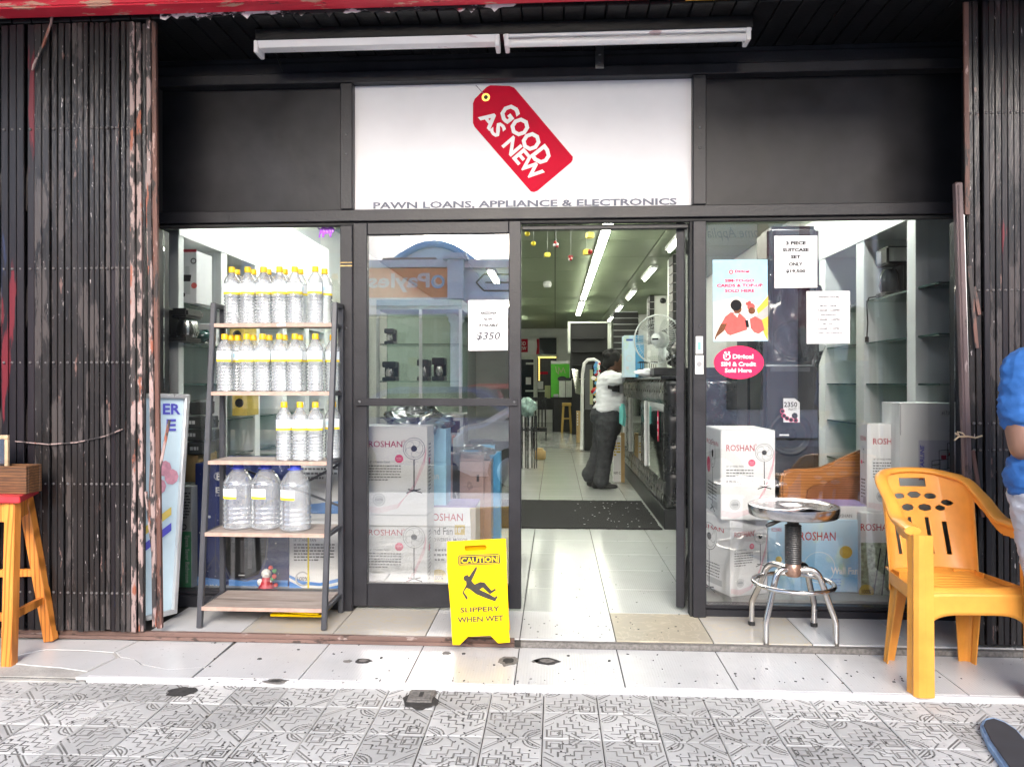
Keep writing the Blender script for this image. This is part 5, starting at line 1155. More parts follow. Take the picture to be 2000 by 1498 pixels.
px = Pix(.1797); px.text('16" STAND FAN', 574, 1051, 617, 1057, 2, .0007, .014); px.bars(574, 1062, 655, 1098, 6, 2, 8); px.bars(590, 905, 660, 940, 4, 2, 9); px.poly([(565,1122),(590,1134),(625,1138),(690,1122),(690,1163),(565,1163)][::-1], 6, .0006); px.poly([(565,1128),(590,1141),(625,1144),(690,1130),(690,1136),(625,1150),(590,1147),(565,1134)][::-1], 8, .0008); px.disc(591, 1130, 15, 3, .0009, 12); px.text('100%', 581, 1126, 602, 1134, 2, .0011, .02); px.poly([(600,985),(690,975),(690,1003),(600,1003)][::-1], 6, .0006); px.rect(600.5, 1047, 604, 1163, 9, .0012); px.obj('carton_print', FANM+['label_yellow'], t)
t = carton('tall_carton', 'narrow upright carton, green below and grey above, beside the navy speaker carton', 350, 950, 374, 1150, .13, .3, 'box_grey', floor=.061)
px = Pix(.1297); px.rect(350.5, 1038, 373.5, 1150, 0, .0004); a = px.q(359, 1150); fr = Fr((px.q(366,1045)[0], .1297, px.q(366,1045)[1]), -Z, X); b = px.b; b.text('Space Saver Bathroom', fr, 0, -.018, .265, .012, .0012, 1, .012); px.disc(359, 1029, 6, 2, .0008, 4); px.bars(354, 962, 372, 1015, 9, 2, 3); px.obj('carton_print', ['green_print','paper','ink_soft'], t)
carton('kraft_carton', 'brown cardboard carton on the plinth behind the poster board', 300, 1070, 349, 1160, .16, .3, 'kraft', floor=.061)
carton('kraft_carton', 'small brown carton on top of the narrow upright carton', 352, 888, 386, 948, .30, .25, 'kraft', floor=P(366,950,.13).z+.001)
mat('cookware', (.05,.055,.055), .3, n=.3)
for i, (v0, v1, w) in enumerate(((862,886,.085),(838,860,.09),(812,836,.085),(782,810,.07))):
    p, q = P(391, v1, .33), P(391, v0, .33); t = thing('boxed_pan', ['black cookware box at the bottom of the small stack','second black cookware box from the bottom of the small stack','third black cookware box from the bottom of the small stack','topmost black cookware pot of the small stack'][i], 'cookware', p, random.uniform(-.2,.2))
    b = B(); 
    if i < 3: b.box(-w*.7, w*.7, -.05, .10, 0, q.z-p.z-.002)
    else: b.lathe([(w*.8,0),(w,.01),(w,.07),(w*1.05,.075),(w*.6,.085),(.01,.09)], (0,.03,0), 18)
    b.obj('box' if i < 3 else 'pot', 'cookware', t, .004 if i < 3 else 0, local=True)
    if i < 3: b = B(); fr = front(-.0505); smallprint(b, fr, -w*.5, .02, w*.4, .045, 1, i, .0007, 0, .8); b.obj('carton_print', ['paper'], t, local=True)
# small festive figurine standing in the window
mat('figurine_red', (.50,.02,.04), .4); mat('figurine_green', (.05,.25,.08), .5); mat('figurine_white', (.8,.78,.76), .6)
p = P(520, 1150, .10); p.z = .062; t = thing('festive_figurine', 'small red and white festive ornament with flowers in the left window', 'ornament', p)
b = B(); b.lathe([(.040,0),(.042,.02),(.030,.05),(.020,.075)], p, 14, 0); b.obj('base', 'figurine_red', t)
b = B(); b.ell((p.x,p.y,p.z+.095), .026, .024, .026); b.ell((p.x-.03,p.y-.01,p.z+.05), .016, .016, .02); b.obj('white_ball', 'figurine_white', t)
for k in range(7): b = B(); b.ell((p.x+.035+.022*math.cos(k*2.4), p.y-.01+.01*math.sin(k), p.z+.035+.016*k), .013, .013, .012, 8); b.obj('flower', ['coral','figurine_white','figurine_green'][k % 3], t)
# goods on the left wall shelves
t = carton('blender_carton', 'white and red blender carton on the left wall shelf', 330, 490, 384, 581, .36, .2, 'carton_white', floor=1.671)
px = Pix(.3597); px.rect(331,487,384,493,0,.0007); px.rect(340,514,358,532,0,.0008); px.rect(340, 502, 358, 507, 1, .0008); px.disc(378, 510, 6, 1, .0008, 4); px.poly([(362,520),(370,520),(372,575),(360,575)][::-1], 2, .0009); px.poly([(357,537),(374,537),(372,550),(359,550)][::-1], 1, .001); px.disc(379,558,6,3,.0009); px.disc(350,560,6,4,.0009); px.disc(357,576,5,1,.001); px.obj('carton_print', ['roshan_red','ink','box_grey','coral','gold'], t)
p = PX(352, 664, -2.12); t = thing('coffee_maker', 'black coffee maker on the second left wall shelf', 'coffee maker', (-2.12, p.y, 1.436)); yy = p.y+.02; xx = -2.12
b = B(); b.box(xx-.1, xx+.08, yy-.1, yy+.1, 1.436, 1.46); b.box(xx-.1, xx-.02, yy-.1, yy+.1, 1.4605, 1.62); b.box(xx-.0199, xx+.08, yy-.1, yy+.1, 1.57, 1.62); b.obj('body', 'appl_black', t, .012, 2); b = B(); b.lathe([(.05,0),(.062,.03),(.05,.09)], (xx+.035,yy,1.462), 14); b.obj('jug', 'chrome', t)
mat('iron_green', (.01,.06,.055), .2, coat=.5)
p = P(388, 664, .40); t = thing('steam_iron', 'dark green steam iron on the second left wall shelf', 'iron', (p.x, .40, 1.436)); b = B(); b.ell((p.x, .40, 1.436+.042), .075, .045, .04); b.obj('body', 'iron_green', t); b = B(); b.box(p.x-.08, p.x+.06, .365, .435, 1.4355, 1.445); b.obj('soleplate', 'chrome', t, .003); b = B(); b.tube([(p.x-.05,.40,1.475),(p.x-.03,.40,1.505),(p.x+.05,.40,1.51),(p.x+.075,.40,1.475)], .010, 8); b.obj('handle', 'iron_green', t)
carton('small_carton', 'low white carton behind the green steam iron', 376, 632, 412, 664, .50, .1, 'carton_white', floor=1.436)
for i, (u0,v0,u1,v1,m,lb) in enumerate(((448,636,478,672,'gold','yellow drill carton on the shelf behind the second row of bottles'),(453,762,482,812,'gold','yellow tool carton on a lower shelf behind the rack'),(498,742,520,764,'appl_black','small black carton on the shelf behind the bottles'))):
    t = carton('tool_carton', lb, u0, v0, u1, v1, .95, .2, m); px = Pix(.9497); px.disc((u0+u1)/2, (v0+v1)/2, 9, 0); px.obj('carton_print', ['appl_black'], t)
# ---------------------------------------------------------------- right window goods
q = P(1408, 1015, .12); e = P(1514, 840, .12)
roshan_box('white fan carton in the right window, on top of a twin carton', V((q.x,.12,q.z)), 0, e.x-q.x, .42, e.z-q.z, True, 6)
K = P(1427, 1183, .13); roshan_box('white fan carton turned at an angle at the bottom left of the right window', V((K.x,.13,.061)), R(22), .235, .40, q.z-.062, True, 9)
t = carton('wall_fan_carton', 'bright blue wall fan carton behind the steel stool', 1500, 1015, 1680, 1185, .26, .3, 'blue_print', floor=.061)
px = Pix(.2597); px.text('ROSHAN', 1562, 1039, 1632, 1055, 0, .0007, .006); px.text('Wall Fan', 1623, 1108, 1676, 1121, 8, .0007, .03); px.disc(1652, 1078, 12, 7, .0008); px.disc(1563, 1165, 11, 7, .0008); px.text('100%', 1556,1162,1570,1168, 8, .001, .02); px.disc(1600, 1108, 30, 8, .0006, 29.2); px.bars(1623, 1130, 1645, 1152, 4, 6, 3); px.text('ROSHAN', 1497+10, 1030, 1526, 1038, 0, .0007); px.disc(1521, 1092, 6, 7, .0008); px.obj('carton_print', FANM, t)
t = carton('flat_carton', 'flat violet and white carton lying on top of the blue fan carton', 1560, 988, 1700, 1014, .27, .3, 'carton_white', floor=P(1600,1015,.26).z+.001); b = B(); a, c = P(1560,988,.27), P(1700,988,.27); b.box(a.x, c.x, .271, .56, a.z+.0005, a.z+.006); b.obj('lid', 'violet_edge', t); px = Pix(.2697); px.text('ROSHAN', 1632, 1004, 1664, 1010, 0, .0007); px.obj('carton_print', ['line_grey'], t)
t = carton('fan_carton', 'white carton printed with a potted plant photo behind the orange chair', 1681, 1002, 1752, 1185, .22, .3, 'carton_white', floor=.061)
mat('plant_print', (.35,.42,.30), .5, n=.6, ns=45); px = Pix(.2197); px.text('ROSHAN', 1681, 1023, 1745, 1036, 0, .0007, .006); px.rect(1681.5, 1060, 1738, 1165, 9, .0006); px.line([(1720,1070),(1706,1160)], 2.5, 4, .0008); px.line([(1733,1060),(1722,1165)], 2.5, 4, .0008); px.disc(1692, 1155, 14, 7, .001); px.text('100%', 1683,1151,1701,1159, 4, .0012, .02); px.obj('carton_print', FANM+['plant_print'], t)
Kz = P(1690,1001,.22).z; e = P(1690,828,.26); roshan_box('white fan carton on top of the plant printed carton, right window', V((P(1694,900,.26).x,.26,Kz+.001)), 0, .30, .10, e.z-Kz, True, 12)
t = carton('shelf_carton', 'large white shelf unit carton with price tag in the right window', 1757, 787, 1872, 1010, .16, .22, 'carton_white', floor=P(1757,1010,.16).z)
px = Pix(.1597); px.rect(1794, 860, 1871, 938, 8, .0005); fr = Fr((px.q(1802,930)[0], .1597, px.q(1802,930)[1]), Z, -X); px.b.text('STARLINE', fr, .015, -.008, .165, .014, .0012, 1, .02, .2)
st5 = [(1799+7*math.cos(math.pi/2+k*math.pi/5)*(1 if k % 2 == 0 else .42), 932-7*math.sin(math.pi/2+k*math.pi/5)*(1 if k % 2 == 0 else .42)) for k in range(10)]; px.poly(st5, 2, .0014)
for (u0,v0,u1,v1) in ((1834,880,1852,917),(1850,866,1870,914),(1820,900,1836,917)):
    px.line([(u0,v0),(u1,v0-2),(u1,v1-2),(u0,v1),(u0,v0)], 1, 3, .0012); px.line([(u0,(v0+v1)/2),(u1,(v0+v1)/2-2)], 1, 3, .0012)
px.rect(1838,889,1848,897,2,.001); px.rect(1853,884,1866,890,2,.001); px.rect(1824,905,1833,912,7,.001); px.disc(1863, 928, 7, 4, .001); px.rect(1836,799,1864,814,5,.0006); px.text('#17,000', 1839, 803, 1861, 811, 6, .0012, 0, .1); px.rect(1757.5,790,1760,850,7,.0006); px.obj('carton_print', ['label_white','poster_ink','roshan_red','ink','gold','plate_white','ink_soft','seal_grey','lavender'], t)
t = carton('shipping_carton', 'plain grey white shipping carton under the large shelf carton', 1757, 1012, 1890, 1185, .16, .22, 'box_grey', floor=.061); px = Pix(.1597); fr = Fr((px.q(1889,1060)[0], .1597, px.q(1889,1060)[1]), Z, -X); px.b.text('C/NO.', fr, 0, 0, .09, .022, .001, 0, .01); px.obj('carton_print', ['ink'], t)
# black speakers wrapped in plastic
mat('speaker_black', (.018,.018,.02), .35, n=.3, bump=.1); glass('black_wrap', .07, (.80,.80,.82), .1, .07)
def speaker(label, u0, v0, u1, v1, y, d, floor):
    a, c = P(u0, v1, y), P(u1, v0, y); t = thing('tower_speaker', label, 'loudspeaker', ((a.x+c.x)/2, y, floor)); w = c.x-a.x; cx_ = (a.x+c.x)/2
    b = B(); b.box(a.x, c.x, y, y+d, floor, c.z); b.obj('cabinet', 'speaker_black', t, .03, 3)
    for k, zz in enumerate((.28, .66)):
        z = floor+(c.z-floor)*zz; r = w*.40; b = B(); b.lathe([(r,0),(r*.97,.012),(r*.86,.014),(r*.8,.004),(r*.3,-.012),(r*.28,.006),(.01,.014)], (cx_, y-.001, z), 24, 0, -Y); b.obj('woofer', 'appl_black', t)
    b = B(); b.box(cx_-w*.35, cx_+w*.35, y-.006, y-.001, c.z-.06, c.z-.035); b.obj('grille', 'speaker_grey', t); return t, a, c
fz_ = P(1540,1010,.62).z
t, a, c = speaker('tall black loudspeaker in plastic with a round power sticker, right window', 1488, 706, 1598, 1010, .62, .3, .061)
px = Pix(.585); px.b.prism([px.q(*p) for p in [(1530,825),(1530,778),(1552,778),(1562,786),(1562,825)]], px.fr, 0, .001, 0); px.text('2350', 1531, 785, 1557, 795, 1, .0015, .02); px.text('WATT', 1539, 797, 1556, 802, 1, .0015, .01)
for i, (u, v) in enumerate(((1528,803),(1531,812),(1537,817),(1545,820),(1554,821))): px.disc(u, v, 4.6, 2, .0013, n=12); px.disc(u, v, 3.4, 1, .0016, n=12)
px.disc(1552, 812, 6, 1, .0014, n=7); px.rect(1522, 848, 1541, 851, 0, .0005); px.obj('sticker', ['paper','ink','pink_dot'], t)
t2, a2, c2_ = speaker('second black loudspeaker in wrinkled plastic standing behind, upper part above the first', 1500, 440, 1602, 1010, .98, .3, .061)
bag('wrinkled clear plastic film over the black loudspeakers', 1545, 640, .92, .20, .05, .42, 8, 'black_wrap', 'plastic film', 'plastic_film')
carton('black_case', 'black equipment case beside the loudspeakers', 1460, 560, 1500, 1010, 1.3, .3, 'speaker_black', 'case', .061)
# curved wooden headboard
wood('headboard_wood', (.34,.13,.04), (.46,.19,.06), 3, 'X', 3, .3, (1,4,6)); wood('headboard_inset', (.20,.07,.025), (.28,.10,.04), 4, 'X', 3, .35, (1,4,6))
y = .50; px = Pix(y); up = [(1526,975),(1525,935),(1530,922),(1545,917),(1580,916),(1605,913),(1630,903),(1655,890),(1680,880),(1720,872),(1720,990),(1526,990)]
hb_ = B(); hb_.prism([px.q(*p) for p in reversed(up)], px.fr, -.05, 0); t = thing('headboard', 'curved orange brown wooden headboard lying behind the steel stool', 'headboard', P(1600,990,.5)); hb_.obj('panel', 'headboard_wood', t, .012, 2)
inn = [(1572,975),(1575,955),(1590,946),(1608,945),(1625,936),(1650,930),(1720,925),(1720,985),(1572,985)]; b = B(); b.prism([px.q(*p) for p in reversed(inn)], px.fr, .001, .012); b.obj('raised_panel', 'headboard_inset', t, .006, 2)
# coffee maker on the right wall shelf, with its cord
cx_ = 2.13; p = PX(1750, 575, cx_); t = thing('coffee_maker', 'tall black and chrome coffee maker with dangling cord on right wall shelf', 'coffee maker', (cx_, p.y, 1.736)); yy = p.y; zz = 1.736; xx = cx_
b = B(); b.box(xx-.10, xx+.09, yy-.085, yy+.085, zz, zz+.03); b.box(xx+.0, xx+.09, yy-.085, yy+.085, zz+.0305, zz+.20); b.box(xx-.09, xx+.09, yy-.085, yy+.085, zz+.2005, zz+.31); b.obj('body', 'appl_black', t, .01, 2)
b = B(); b.lathe([(.05,0),(.062,.04),(.055,.11),(.04,.14)], (xx-.04,yy,zz+.035), 16); b.obj('jug', 'car_glass', t); b = B(); b.box(xx-.08, xx+.08, yy-.0875, yy-.0855, zz+.215, zz+.30); b.obj('steel_panel', 'steel_seat', t); b = B(); b.obox((xx-.0915, yy+.03, zz+.255), X*.001, Y*.03, Z*.035); b.obj('display', 'speaker_grey', t)
b = B(); b.tube([(xx-.10,yy+.05,zz+.012),(1.99,yy+.06,zz+.008),(1.975,yy+.06,zz-.03),(1.98,yy+.055,zz-.15),(1.977,yy+.06,zz-.24)], .0045, 6); b.tube([(1.977,yy+.06,zz-.24),(1.977,yy+.06,zz-.275)], .012, 8); b.obj('power_cord', 'appl_black', t)
mat('sticker_green', (.04,.25,.08), .5)

lion = [(625,448),(630,444),(640,445),(648,443),(653,447),(652,454),(648,456),(647,464),(644,464),(643,457),(634,457),(633,464),(629,464),(629,456),(626,458),(625,465),(622,464),(624,455)]
px = Pix(.0270); px.b.prism([px.q(*p) for p in reversed(lion)], px.fr, 0, .0008); px.line([(626,449),(621,446),(622,441)], 1.6, 0, .0004)
for u, v in ((632,448),(638,450),(644,448),(649,449)): px.line([(u,v),(u+1.5,v+5)], .8, 1, .0012)
tag(px.obj('animal_sticker', ['purple','paper'], None), 'small purple striped animal sticker in the top right corner of the left window', 'sticker')
# ---------------------------------------------------------------- inside the shop: mat, counter
mat('mat_black', (.016,.016,.016), .95, n=.5, ns=60, bump=1, bs=500)
m0 = [G(1290,1035), G(1253,980)]; ym0, ym1 = m0[0].y, m0[1].y; xm = .5*(m0[0].x+m0[1].x)
rd = random.Random(2); fr = topf(0)
edge = [(xm-1.5, ym0)] + [(xm-1.5+1.5*i/60, ym0+rd.uniform(-.006,.006)) for i in range(1,60)] + [(xm+.01, ym0)] + [(xm+rd.uniform(-.008,.008), ym0+(ym1-ym0)*i/40) for i in range(1,40)] + [(xm, ym1)] + [(xm-1.5*i/60, ym1+rd.uniform(-.01,.01)) for i in range(1,60)] + [(xm-1.5, ym1)]
b = B(); b.prism(edge, fr, .0005, .012); o = b.obj('door_mat', 'mat_black'); tag(o, 'large black rough door mat on the shop floor inside the doorway', 'mat')
b = B()
for i in range(45): b.obox((rd.uniform(xm-.7,xm-.05), rd.uniform(ym0+.05,ym1-.1), .0128), X*rd.uniform(.002,.008), Y*rd.uniform(.002,.006), Z*.0008)
tag(b.obj('litter_specks', 'box_grey'), 'small pale specks of litter on the black door mat', 'litter', kind='stuff')
mat('leather', (.012,.012,.013), .28, n=.2, ns=10, spec=.6, coat=.2); mat('mirror', (.42,.47,.43), .03, 1, n=0); mat('plinth_black', (.02,.021,.022), .4, n=.3); mat('trim_white', (.75,.75,.74), .4); mat('granite', (.03,.03,.032), .2, n=.6, ns=80)
cx = .875; cy0 = G(1301,1035).y; cy1 = cy0+3.75; zc_ = 1.235
ctr = thing('shop_counter', 'black tufted leather shop counter with mirror panels right of the entrance', 'counter', (cx+.3, cy0, 0))
b = B(); b.box(cx+.02, cx+.72, cy0+.02, cy1, 0, .17); b.obj('plinth', 'plinth_black', ctr, .006)
b = B(); b.box(cx+.035, cx+.7, cy0+.035, cy1, .171, zc_-.002); b.obj('carcass', 'plinth_black', ctr)
def tuft(fr, w, h, na, nb, depth=.03):
    # buttoned upholstery: height field with dimples on a staggered grid
    da, dc = w/na, h/nb
    pts = [((i+.5+(.5 if j % 2 else 0))*da, (j+.5)*dc) for j in range(nb) for i in range(na) if (i+.5+(.5 if j % 2 else 0))*da < w]
    def fn(s, t):
        a, c = s*w, t*h; q = min(math.hypot((a-x)/da, (c-z)/dc) for x, z in pts) if pts else 1
        e = min(a, w-a, c, h-c); rnd = min(1, e/.06); rnd = math.sqrt(max(0, 1-(1-rnd)**2))
        return fr.at(a, c, depth*(rnd*1.1-.45*math.exp(-(q/.16)**2)-.10*math.exp(-(q/.38)**2)))
    b = B(); b.grid(fn, max(8, int(w/.022)), max(8, int(h/.022)))
    bt = B()
    for x, z in pts: p = fr.at(x, z, depth*.72); bt.lathe([(.012,0),(.010,.004),(.001,.007)], p, 8, 0, fr.n)
    return b, bt
fr = Fr((cx+.035, cy0+.035, .17), X, Z); b, bt = tuft(fr, .62, zc_-.17, 5, 9); o = b.obj('end_upholstery', 'leather', ctr); bt.obj('button', 'granite', o)
# long face: rails above and below the mirror bays, stiles between them
def lf(y0, y1, z0, z1, na, nb):
    fr = Fr((cx+.035, y1, z0), -Y, Z); b, bt = tuft(fr, y1-y0, z1-z0, na, nb, .016); o = b.obj('side_upholstery', 'leather', ctr); bt.obj('button', 'granite', o)
def yat(u, x): return PX(u, 800, x).y
bays = [(yat(1290,cx), yat(1257,cx)), (yat(1247,cx), yat(1227,cx)), (yat(1221,cx)+.1, cy1-.15)]
lf(cy0+.035, cy1, 1.03, zc_-.005, 22, 1); lf(cy0+.035, cy1, .172, .385, 22, 1)
prev = cy0+.035
for (a, c) in bays:
    lf(prev, a, .386, 1.029, max(1, int((a-prev)/.16)), 4); prev = c
    b = B(); b.box(cx+.028, cx+.0345, a+.002, c-.002, .387, 1.028); b.obj('mirror_panel', 'mirror', ctr)
    b = B(); b.box(cx+.004, cx+.027, c-.05, c-.003, .39, 1.03); b.obj('white_strip', 'trim_white', ctr, .003)
b = B(); b.box(cx-.01, cx+.74, cy0+.0, cy1+.02, zc_, zc_+.03); b.obj('counter_top', 'granite', ctr, .006)
a0 = bays[0][0]+.33; b = B(); b.disc(Fr((cx+.024, a0, .83), -Y, Z), 0, 0, .045, 0, 0, 20, 0, .14); so_ = b.obj('red_sticker', 'sticker_red', ctr); b = B(); fq = Fr((cx+.0235, a0, .83), -Y, Z)
for k in range(3): b.rect(fq, -.016, -.09+k*.065, .016, -.05+k*.065, .0004)
b.obj('lettering', 'paper', so_)
zt_c = zc_+.031
# things on the counter
def yplane(d): return d-D
y = 4.15; t = carton('fan_carton', 'tall blue fan carton standing on the black counter', 1219, 655, 1241, 732, y, .28, 'blue_print', floor=zt_c)
a, c = P(1219,700,y), P(1258,655,y); b = B(); b.box(P(1241.5,700,y).x, c.x, y, y+.28, zt_c, c.z); b.obj('side_panel', 'case_blue', t, .003); px = Pix(y-.001); px.text('ROSHAN', 1243, 668, 1257, 674, 0, .001); px.rect(1223,662,1236,666,1); px.disc(1229,700,6,0,.001,5); px.rect(1223,716,1228,722,0,.001); px.obj('carton_print', ['paper','sign_blue'], t)
y = 3.1; c = P(1284, 663, y); r = 47*(y+D)/F
glass('fan_plastic', .25, (.9,.92,.92)); mat('fan_white', (.62,.64,.62), .35)
tf = thing('table_fan', 'white table fan with round wire guard on the counter', 'fan', (c.x+.06, y, zt_c)); ax = V((-.45,-.9,.0)).normalized(); frn = Fr(c, V((0,0,1)).cross(ax), Z)
b = B()
for k in range(54):
    t_a = 2*math.pi*k/54; pts = [frn.at(r*q*math.cos(t_a), r*q*math.sin(t_a), .05*(1-q*q)) for q in (.16,.5,.8,1)]; b.tube(pts, .0016, 3)
for q in (.55, .8): b.tube([frn.at(r*q*math.cos(s), r*q*math.sin(s), .05*(1-q*q)+.001) for s in [2*math.pi*i/32 for i in range(32)]], .002, 4, 0, True)
b.tube([frn.at(r*math.cos(s), r*math.sin(s), 0) for s in [2*math.pi*i/40 for i in range(40)]], .007, 6, 0, True); b.obj('wire_guard', 'fan_white', tf)['kind'] = 'stuff'
b = B(); b.lathe([(r*.22,0),(r*.2,.012),(.001,.014)], frn.at(0,0,.045), 20, 0, ax); hb2 = b.obj('badge', 'fan_white', tf); b = B(); b.rect(frn, -.03, -.008, .03, .008, .0605, 0); b.obj('badge_mark', 'ink', hb2)
for k in range(3):
    def blade(s, q, k=k): a = 2*math.pi*k/3+s*1.5-.3*q; rr = r*(.15+.72*q); return frn.at(rr*math.cos(a), rr*math.sin(a), -.02+.05*s*q)
    b = B(); b.grid(blade, 10, 8); b.obj('blade', 'fan_plastic', tf)
b = B(); b.lathe([(.07,-.02),(.08,-.1),(.05,-.18)], c, 16, 0, ax); b.obj('motor', 'fan_white', tf); b = B(); bx_, by_ = c.x+.06, y+.12; b.tube([(bx_,by_,zt_c+.02),(bx_,by_,c.z-.05),(c.x+.03,y+.08,c.z)], [.045,.035,.03], 12); b.obj('stand', 'fan_white', tf); b = B(); b.lathe([(.15,0),(.15,.015),(.06,.035)], (bx_,by_,zt_c), 24); b.obj('base', 'fan_white', tf)
bag('crumpled white plastic bag on the counter below the fan', 1270, 728, 2.9, .13, .1, .035, 5, 'paper')
kb = thing('wire_basket', 'black wire basket on the counter beside the blue carton', 'basket', P(1270,725,3.6)); a, c = P(1251,733,3.6), P(1298,708,3.6)
for z in (0, .5, 1):
    b = B(); zz = zt_c+.005+(c.z-zt_c)*z; b.tube([(a.x,3.6,zz),(c.x,3.6,zz),(c.x,3.85,zz),(a.x,3.85,zz)], .006, 5, 0, True); b.obj('hoop', 'appl_black', kb)
b = B()
for i in range(12): xx = a.x+(c.x-a.x)*i/11; b.tube([(xx,3.599,zt_c+.003),(xx,3.599,c.z)], .003, 4)
b.obj('wires', 'appl_black', kb)['kind'] = 'stuff'
b = B(); p = P(1304,730,2.45); b.box(P(1276,730,2.6).x, 1.5, 2.55, 2.9, zt_c, zt_c+.07); tag(b.obj('ledger_box', 'plinth_black', None, .006), 'low black box lying on the near end of the counter', 'box')
bag('black handbag standing on the counter at the right edge of the doorway', 1330, 698, 2.9, .09, .1, .15, 12, 'leather', 'bag', 'handbag'); bag('dark rucksack on the counter behind the black handbag', 1322, 690, 3.5, .10, .1, .12, 13, 'speaker_black', 'bag', 'rucksack')
# long carton on its end by the counter
t = carton('long_carton', 'white lettered long carton with brown edge standing beside the woman', 1198, 852, 1213, 931, 5.2, .1, 'carton_white', floor=.004); a, c = P(1213,931,5.2), P(1220,846,5.2); b = B(); b.box(a.x+.001, c.x, 5.2, 5.3, .004, c.z); b.obj('kraft_edge', 'kraft', t); px = Pix(5.199); px.text('NYI C', 1199, 921, 1212, 926, 0, .001); px.bars(1199, 864, 1212, 892, 5, 1, 3, .001, .6); px.obj('carton_print', ['ink','gold'], t)
# ---------------------------------------------------------------- far end of the shop
def slab(name, m, u0, v0, u1, v1, y, d=.06, parent=None, floor=None, bev=0):
    a, c = P(u0, v1, y), P(u1, v0, y); b = B(); b.box(a.x, c.x, y, y+d, a.z if floor is None else floor, c.z); return b.obj(name, m, parent, bev)
yb = YB-.02
ds = thing('back_wall_sign', 'white sign with red square on the back wall of the shop', 'sign', P(1036,676,yb-.06)); slab('board', 'print_white', 1000, 660, 1053, 693, yb-.06, .05, ds)
px = Pix(yb-.062); px.rect(1000, 662, 1031, 688, 0, .002); px.poly([(1048,662),(1053,662),(1053,692),(1047,692),(1049,677)][::-1], 0, .002); px.text('GOOD', 1002, 667, 1027, 675, 1, .006, .02); px.text('AS NEW', 1000, 677, 1028, 684, 1, .006, .02); px.obj('lettering', ['roshan_red','paper'], ds)
mat('frame_white', (.62,.66,.60), .5)
d1_ = thing('back_door', 'glazed door with white frame in the back wall under the sign', 'door', P(1035,800,yb))
for q in ((1000,697,1048,702),(1042,702,1048,812),(1027,708,1045,712),(1026,762,1042,765)): slab('frame_rail', 'frame_white', *q, yb-.09, .05, d1_)
slab('glass_pane', 'car_glass', 1000, 702, 1042, 812, yb-.03, .02, d1_); slab('paper_sheet', 'paper', 1027, 737, 1037, 751, yb-.10, .008, d1_)
d2_ = thing('back_window', 'dark glazed partition with fairy beads given a glow and a red sign in the back wall', 'partition', P(1067,760,yb))
slab('upper_pane', 'car_glass', 1050, 660, 1087, 692, yb-.03, .02, d2_); slab('lower_pane', 'speaker_black', 1050, 697, 1087, 800, yb-.03, .02, d2_)
for q in ((1048,692,1089,696),(1087,658,1091,800),(1048,762,1066,765)): slab('frame_rail', 'frame_white', *q, yb-.07, .05, d2_)
mat('tinsel', (.8,.6,.15), .5, emit=.6); b = B()  # festive tinsel, its beads given a glow of their own
for i in range(24): u, v = (1052+i*3, 698) if i < 12 else (1053, 698+(i-12)*4); p = P(u, v, yb-.06); b.ell(p, .025, .02, .025, 6)
b.obj('tinsel_beads', 'tinsel', d2_)['kind'] = 'stuff'
slab('red_sign', 'roshan_red', 1055, 726, 1070, 731, yb-.06, .01, d2_); slab('paper_sheet', 'paper', 1050, 745, 1061, 760, yb-.06, .01, d2_)
# black display wall and slatwall
y = 13.6; dw = thing('black_display_wall', 'tall black display wall in a white frame at the rear of the shop', 'display wall', P(1150,800,y))
slab('panel', 'dark_void', 1114, 632, 1187, 740, y+.05, .1, dw); slab('lower_panel', 'dark_void', 1117, 741, 1187, 830, y+.05, .1, dw, .003)
for q in ((1109,632,1114,690),(1187,630,1194,745)): slab('frame_post', 'frame_white', *q, y, .15, dw)
slab('frame_head', 'frame_white', 1109, 628, 1194, 631.5, y, .15, dw)
for v in (660, 686, 712): slab('ledge', 'slat_black', 1118, v, 1180, v+1.5, y-.05, .09, dw)
y = 12.0; sw = thing('slatwall', 'black slatwall board with pale grooves right of the display wall', 'slatwall', P(1220,700,y)); k0 = 609
while k0 < 745:
    slab('slat', 'slat_black', 1198, k0+1.1, 1246, k0+11.2, y, .05, sw); k0 += 12
slab('groove_backing', 'alu', 1198, 608, 1246, 745, y+.055, .02, sw)
for i, (u0, u1, v0, y, lb) in enumerate(((1314,1326,496,5.9,'black slatted pillar nearest the doorway on the right wall'),(1269,1278,548,10.6,'black slatted pillar further back on the right wall'),(1240,1247,578,14.5,'black slatted pillar at the far end of the right wall'))):
    t = thing('slat_pillar', lb, 'pillar', P(u0, 700, y), 0, 'slatted pillars along the right wall'); vv = v0; st_v = (700-v0)/11
    a = P(u0,0,y).x; c = P(u1,0,y).x
    for k in range(9): q0, q1 = P(u0, vv+1, y).z, P(u0, vv+st_v-.3, y).z; b = B(); b.box(a, c, y, y+.35, q1, min(q0, CZ-.01)); b.obj('slat', 'slat_black', t, .004); vv += st_v
    b = B(); b.box(a+.02, c+.35, y+.02, y+.6, .9, CZ-.012); b.obj('core', 'wall_white', t)
b = B(); a, c = P(1281,700,9.0), P(1313,643,9.0); b.prism([(a.x,P(0,683,9.0).z),(c.x,P(0,690,9.0).z),(c.x,P(0,643,9.0).z),(a.x,P(0,656,9.0).z)], front(9.0), -.05, 0); tag(b.obj('television', 'car_glass'), 'black flat television on the right wall between the pillars', 'television')
t = thing('security_camera', 'small dark camera mounted high on the white pillar', 'camera', P(1296,588,10.3)); b = B(); p = P(1296,588,10.3); b.lathe([(.05,0),(.055,.05),(.04,.1),(.01,.11)], p, 12, 0, (-.5,-1,0)); b.obj('body', 'speaker_black', t)
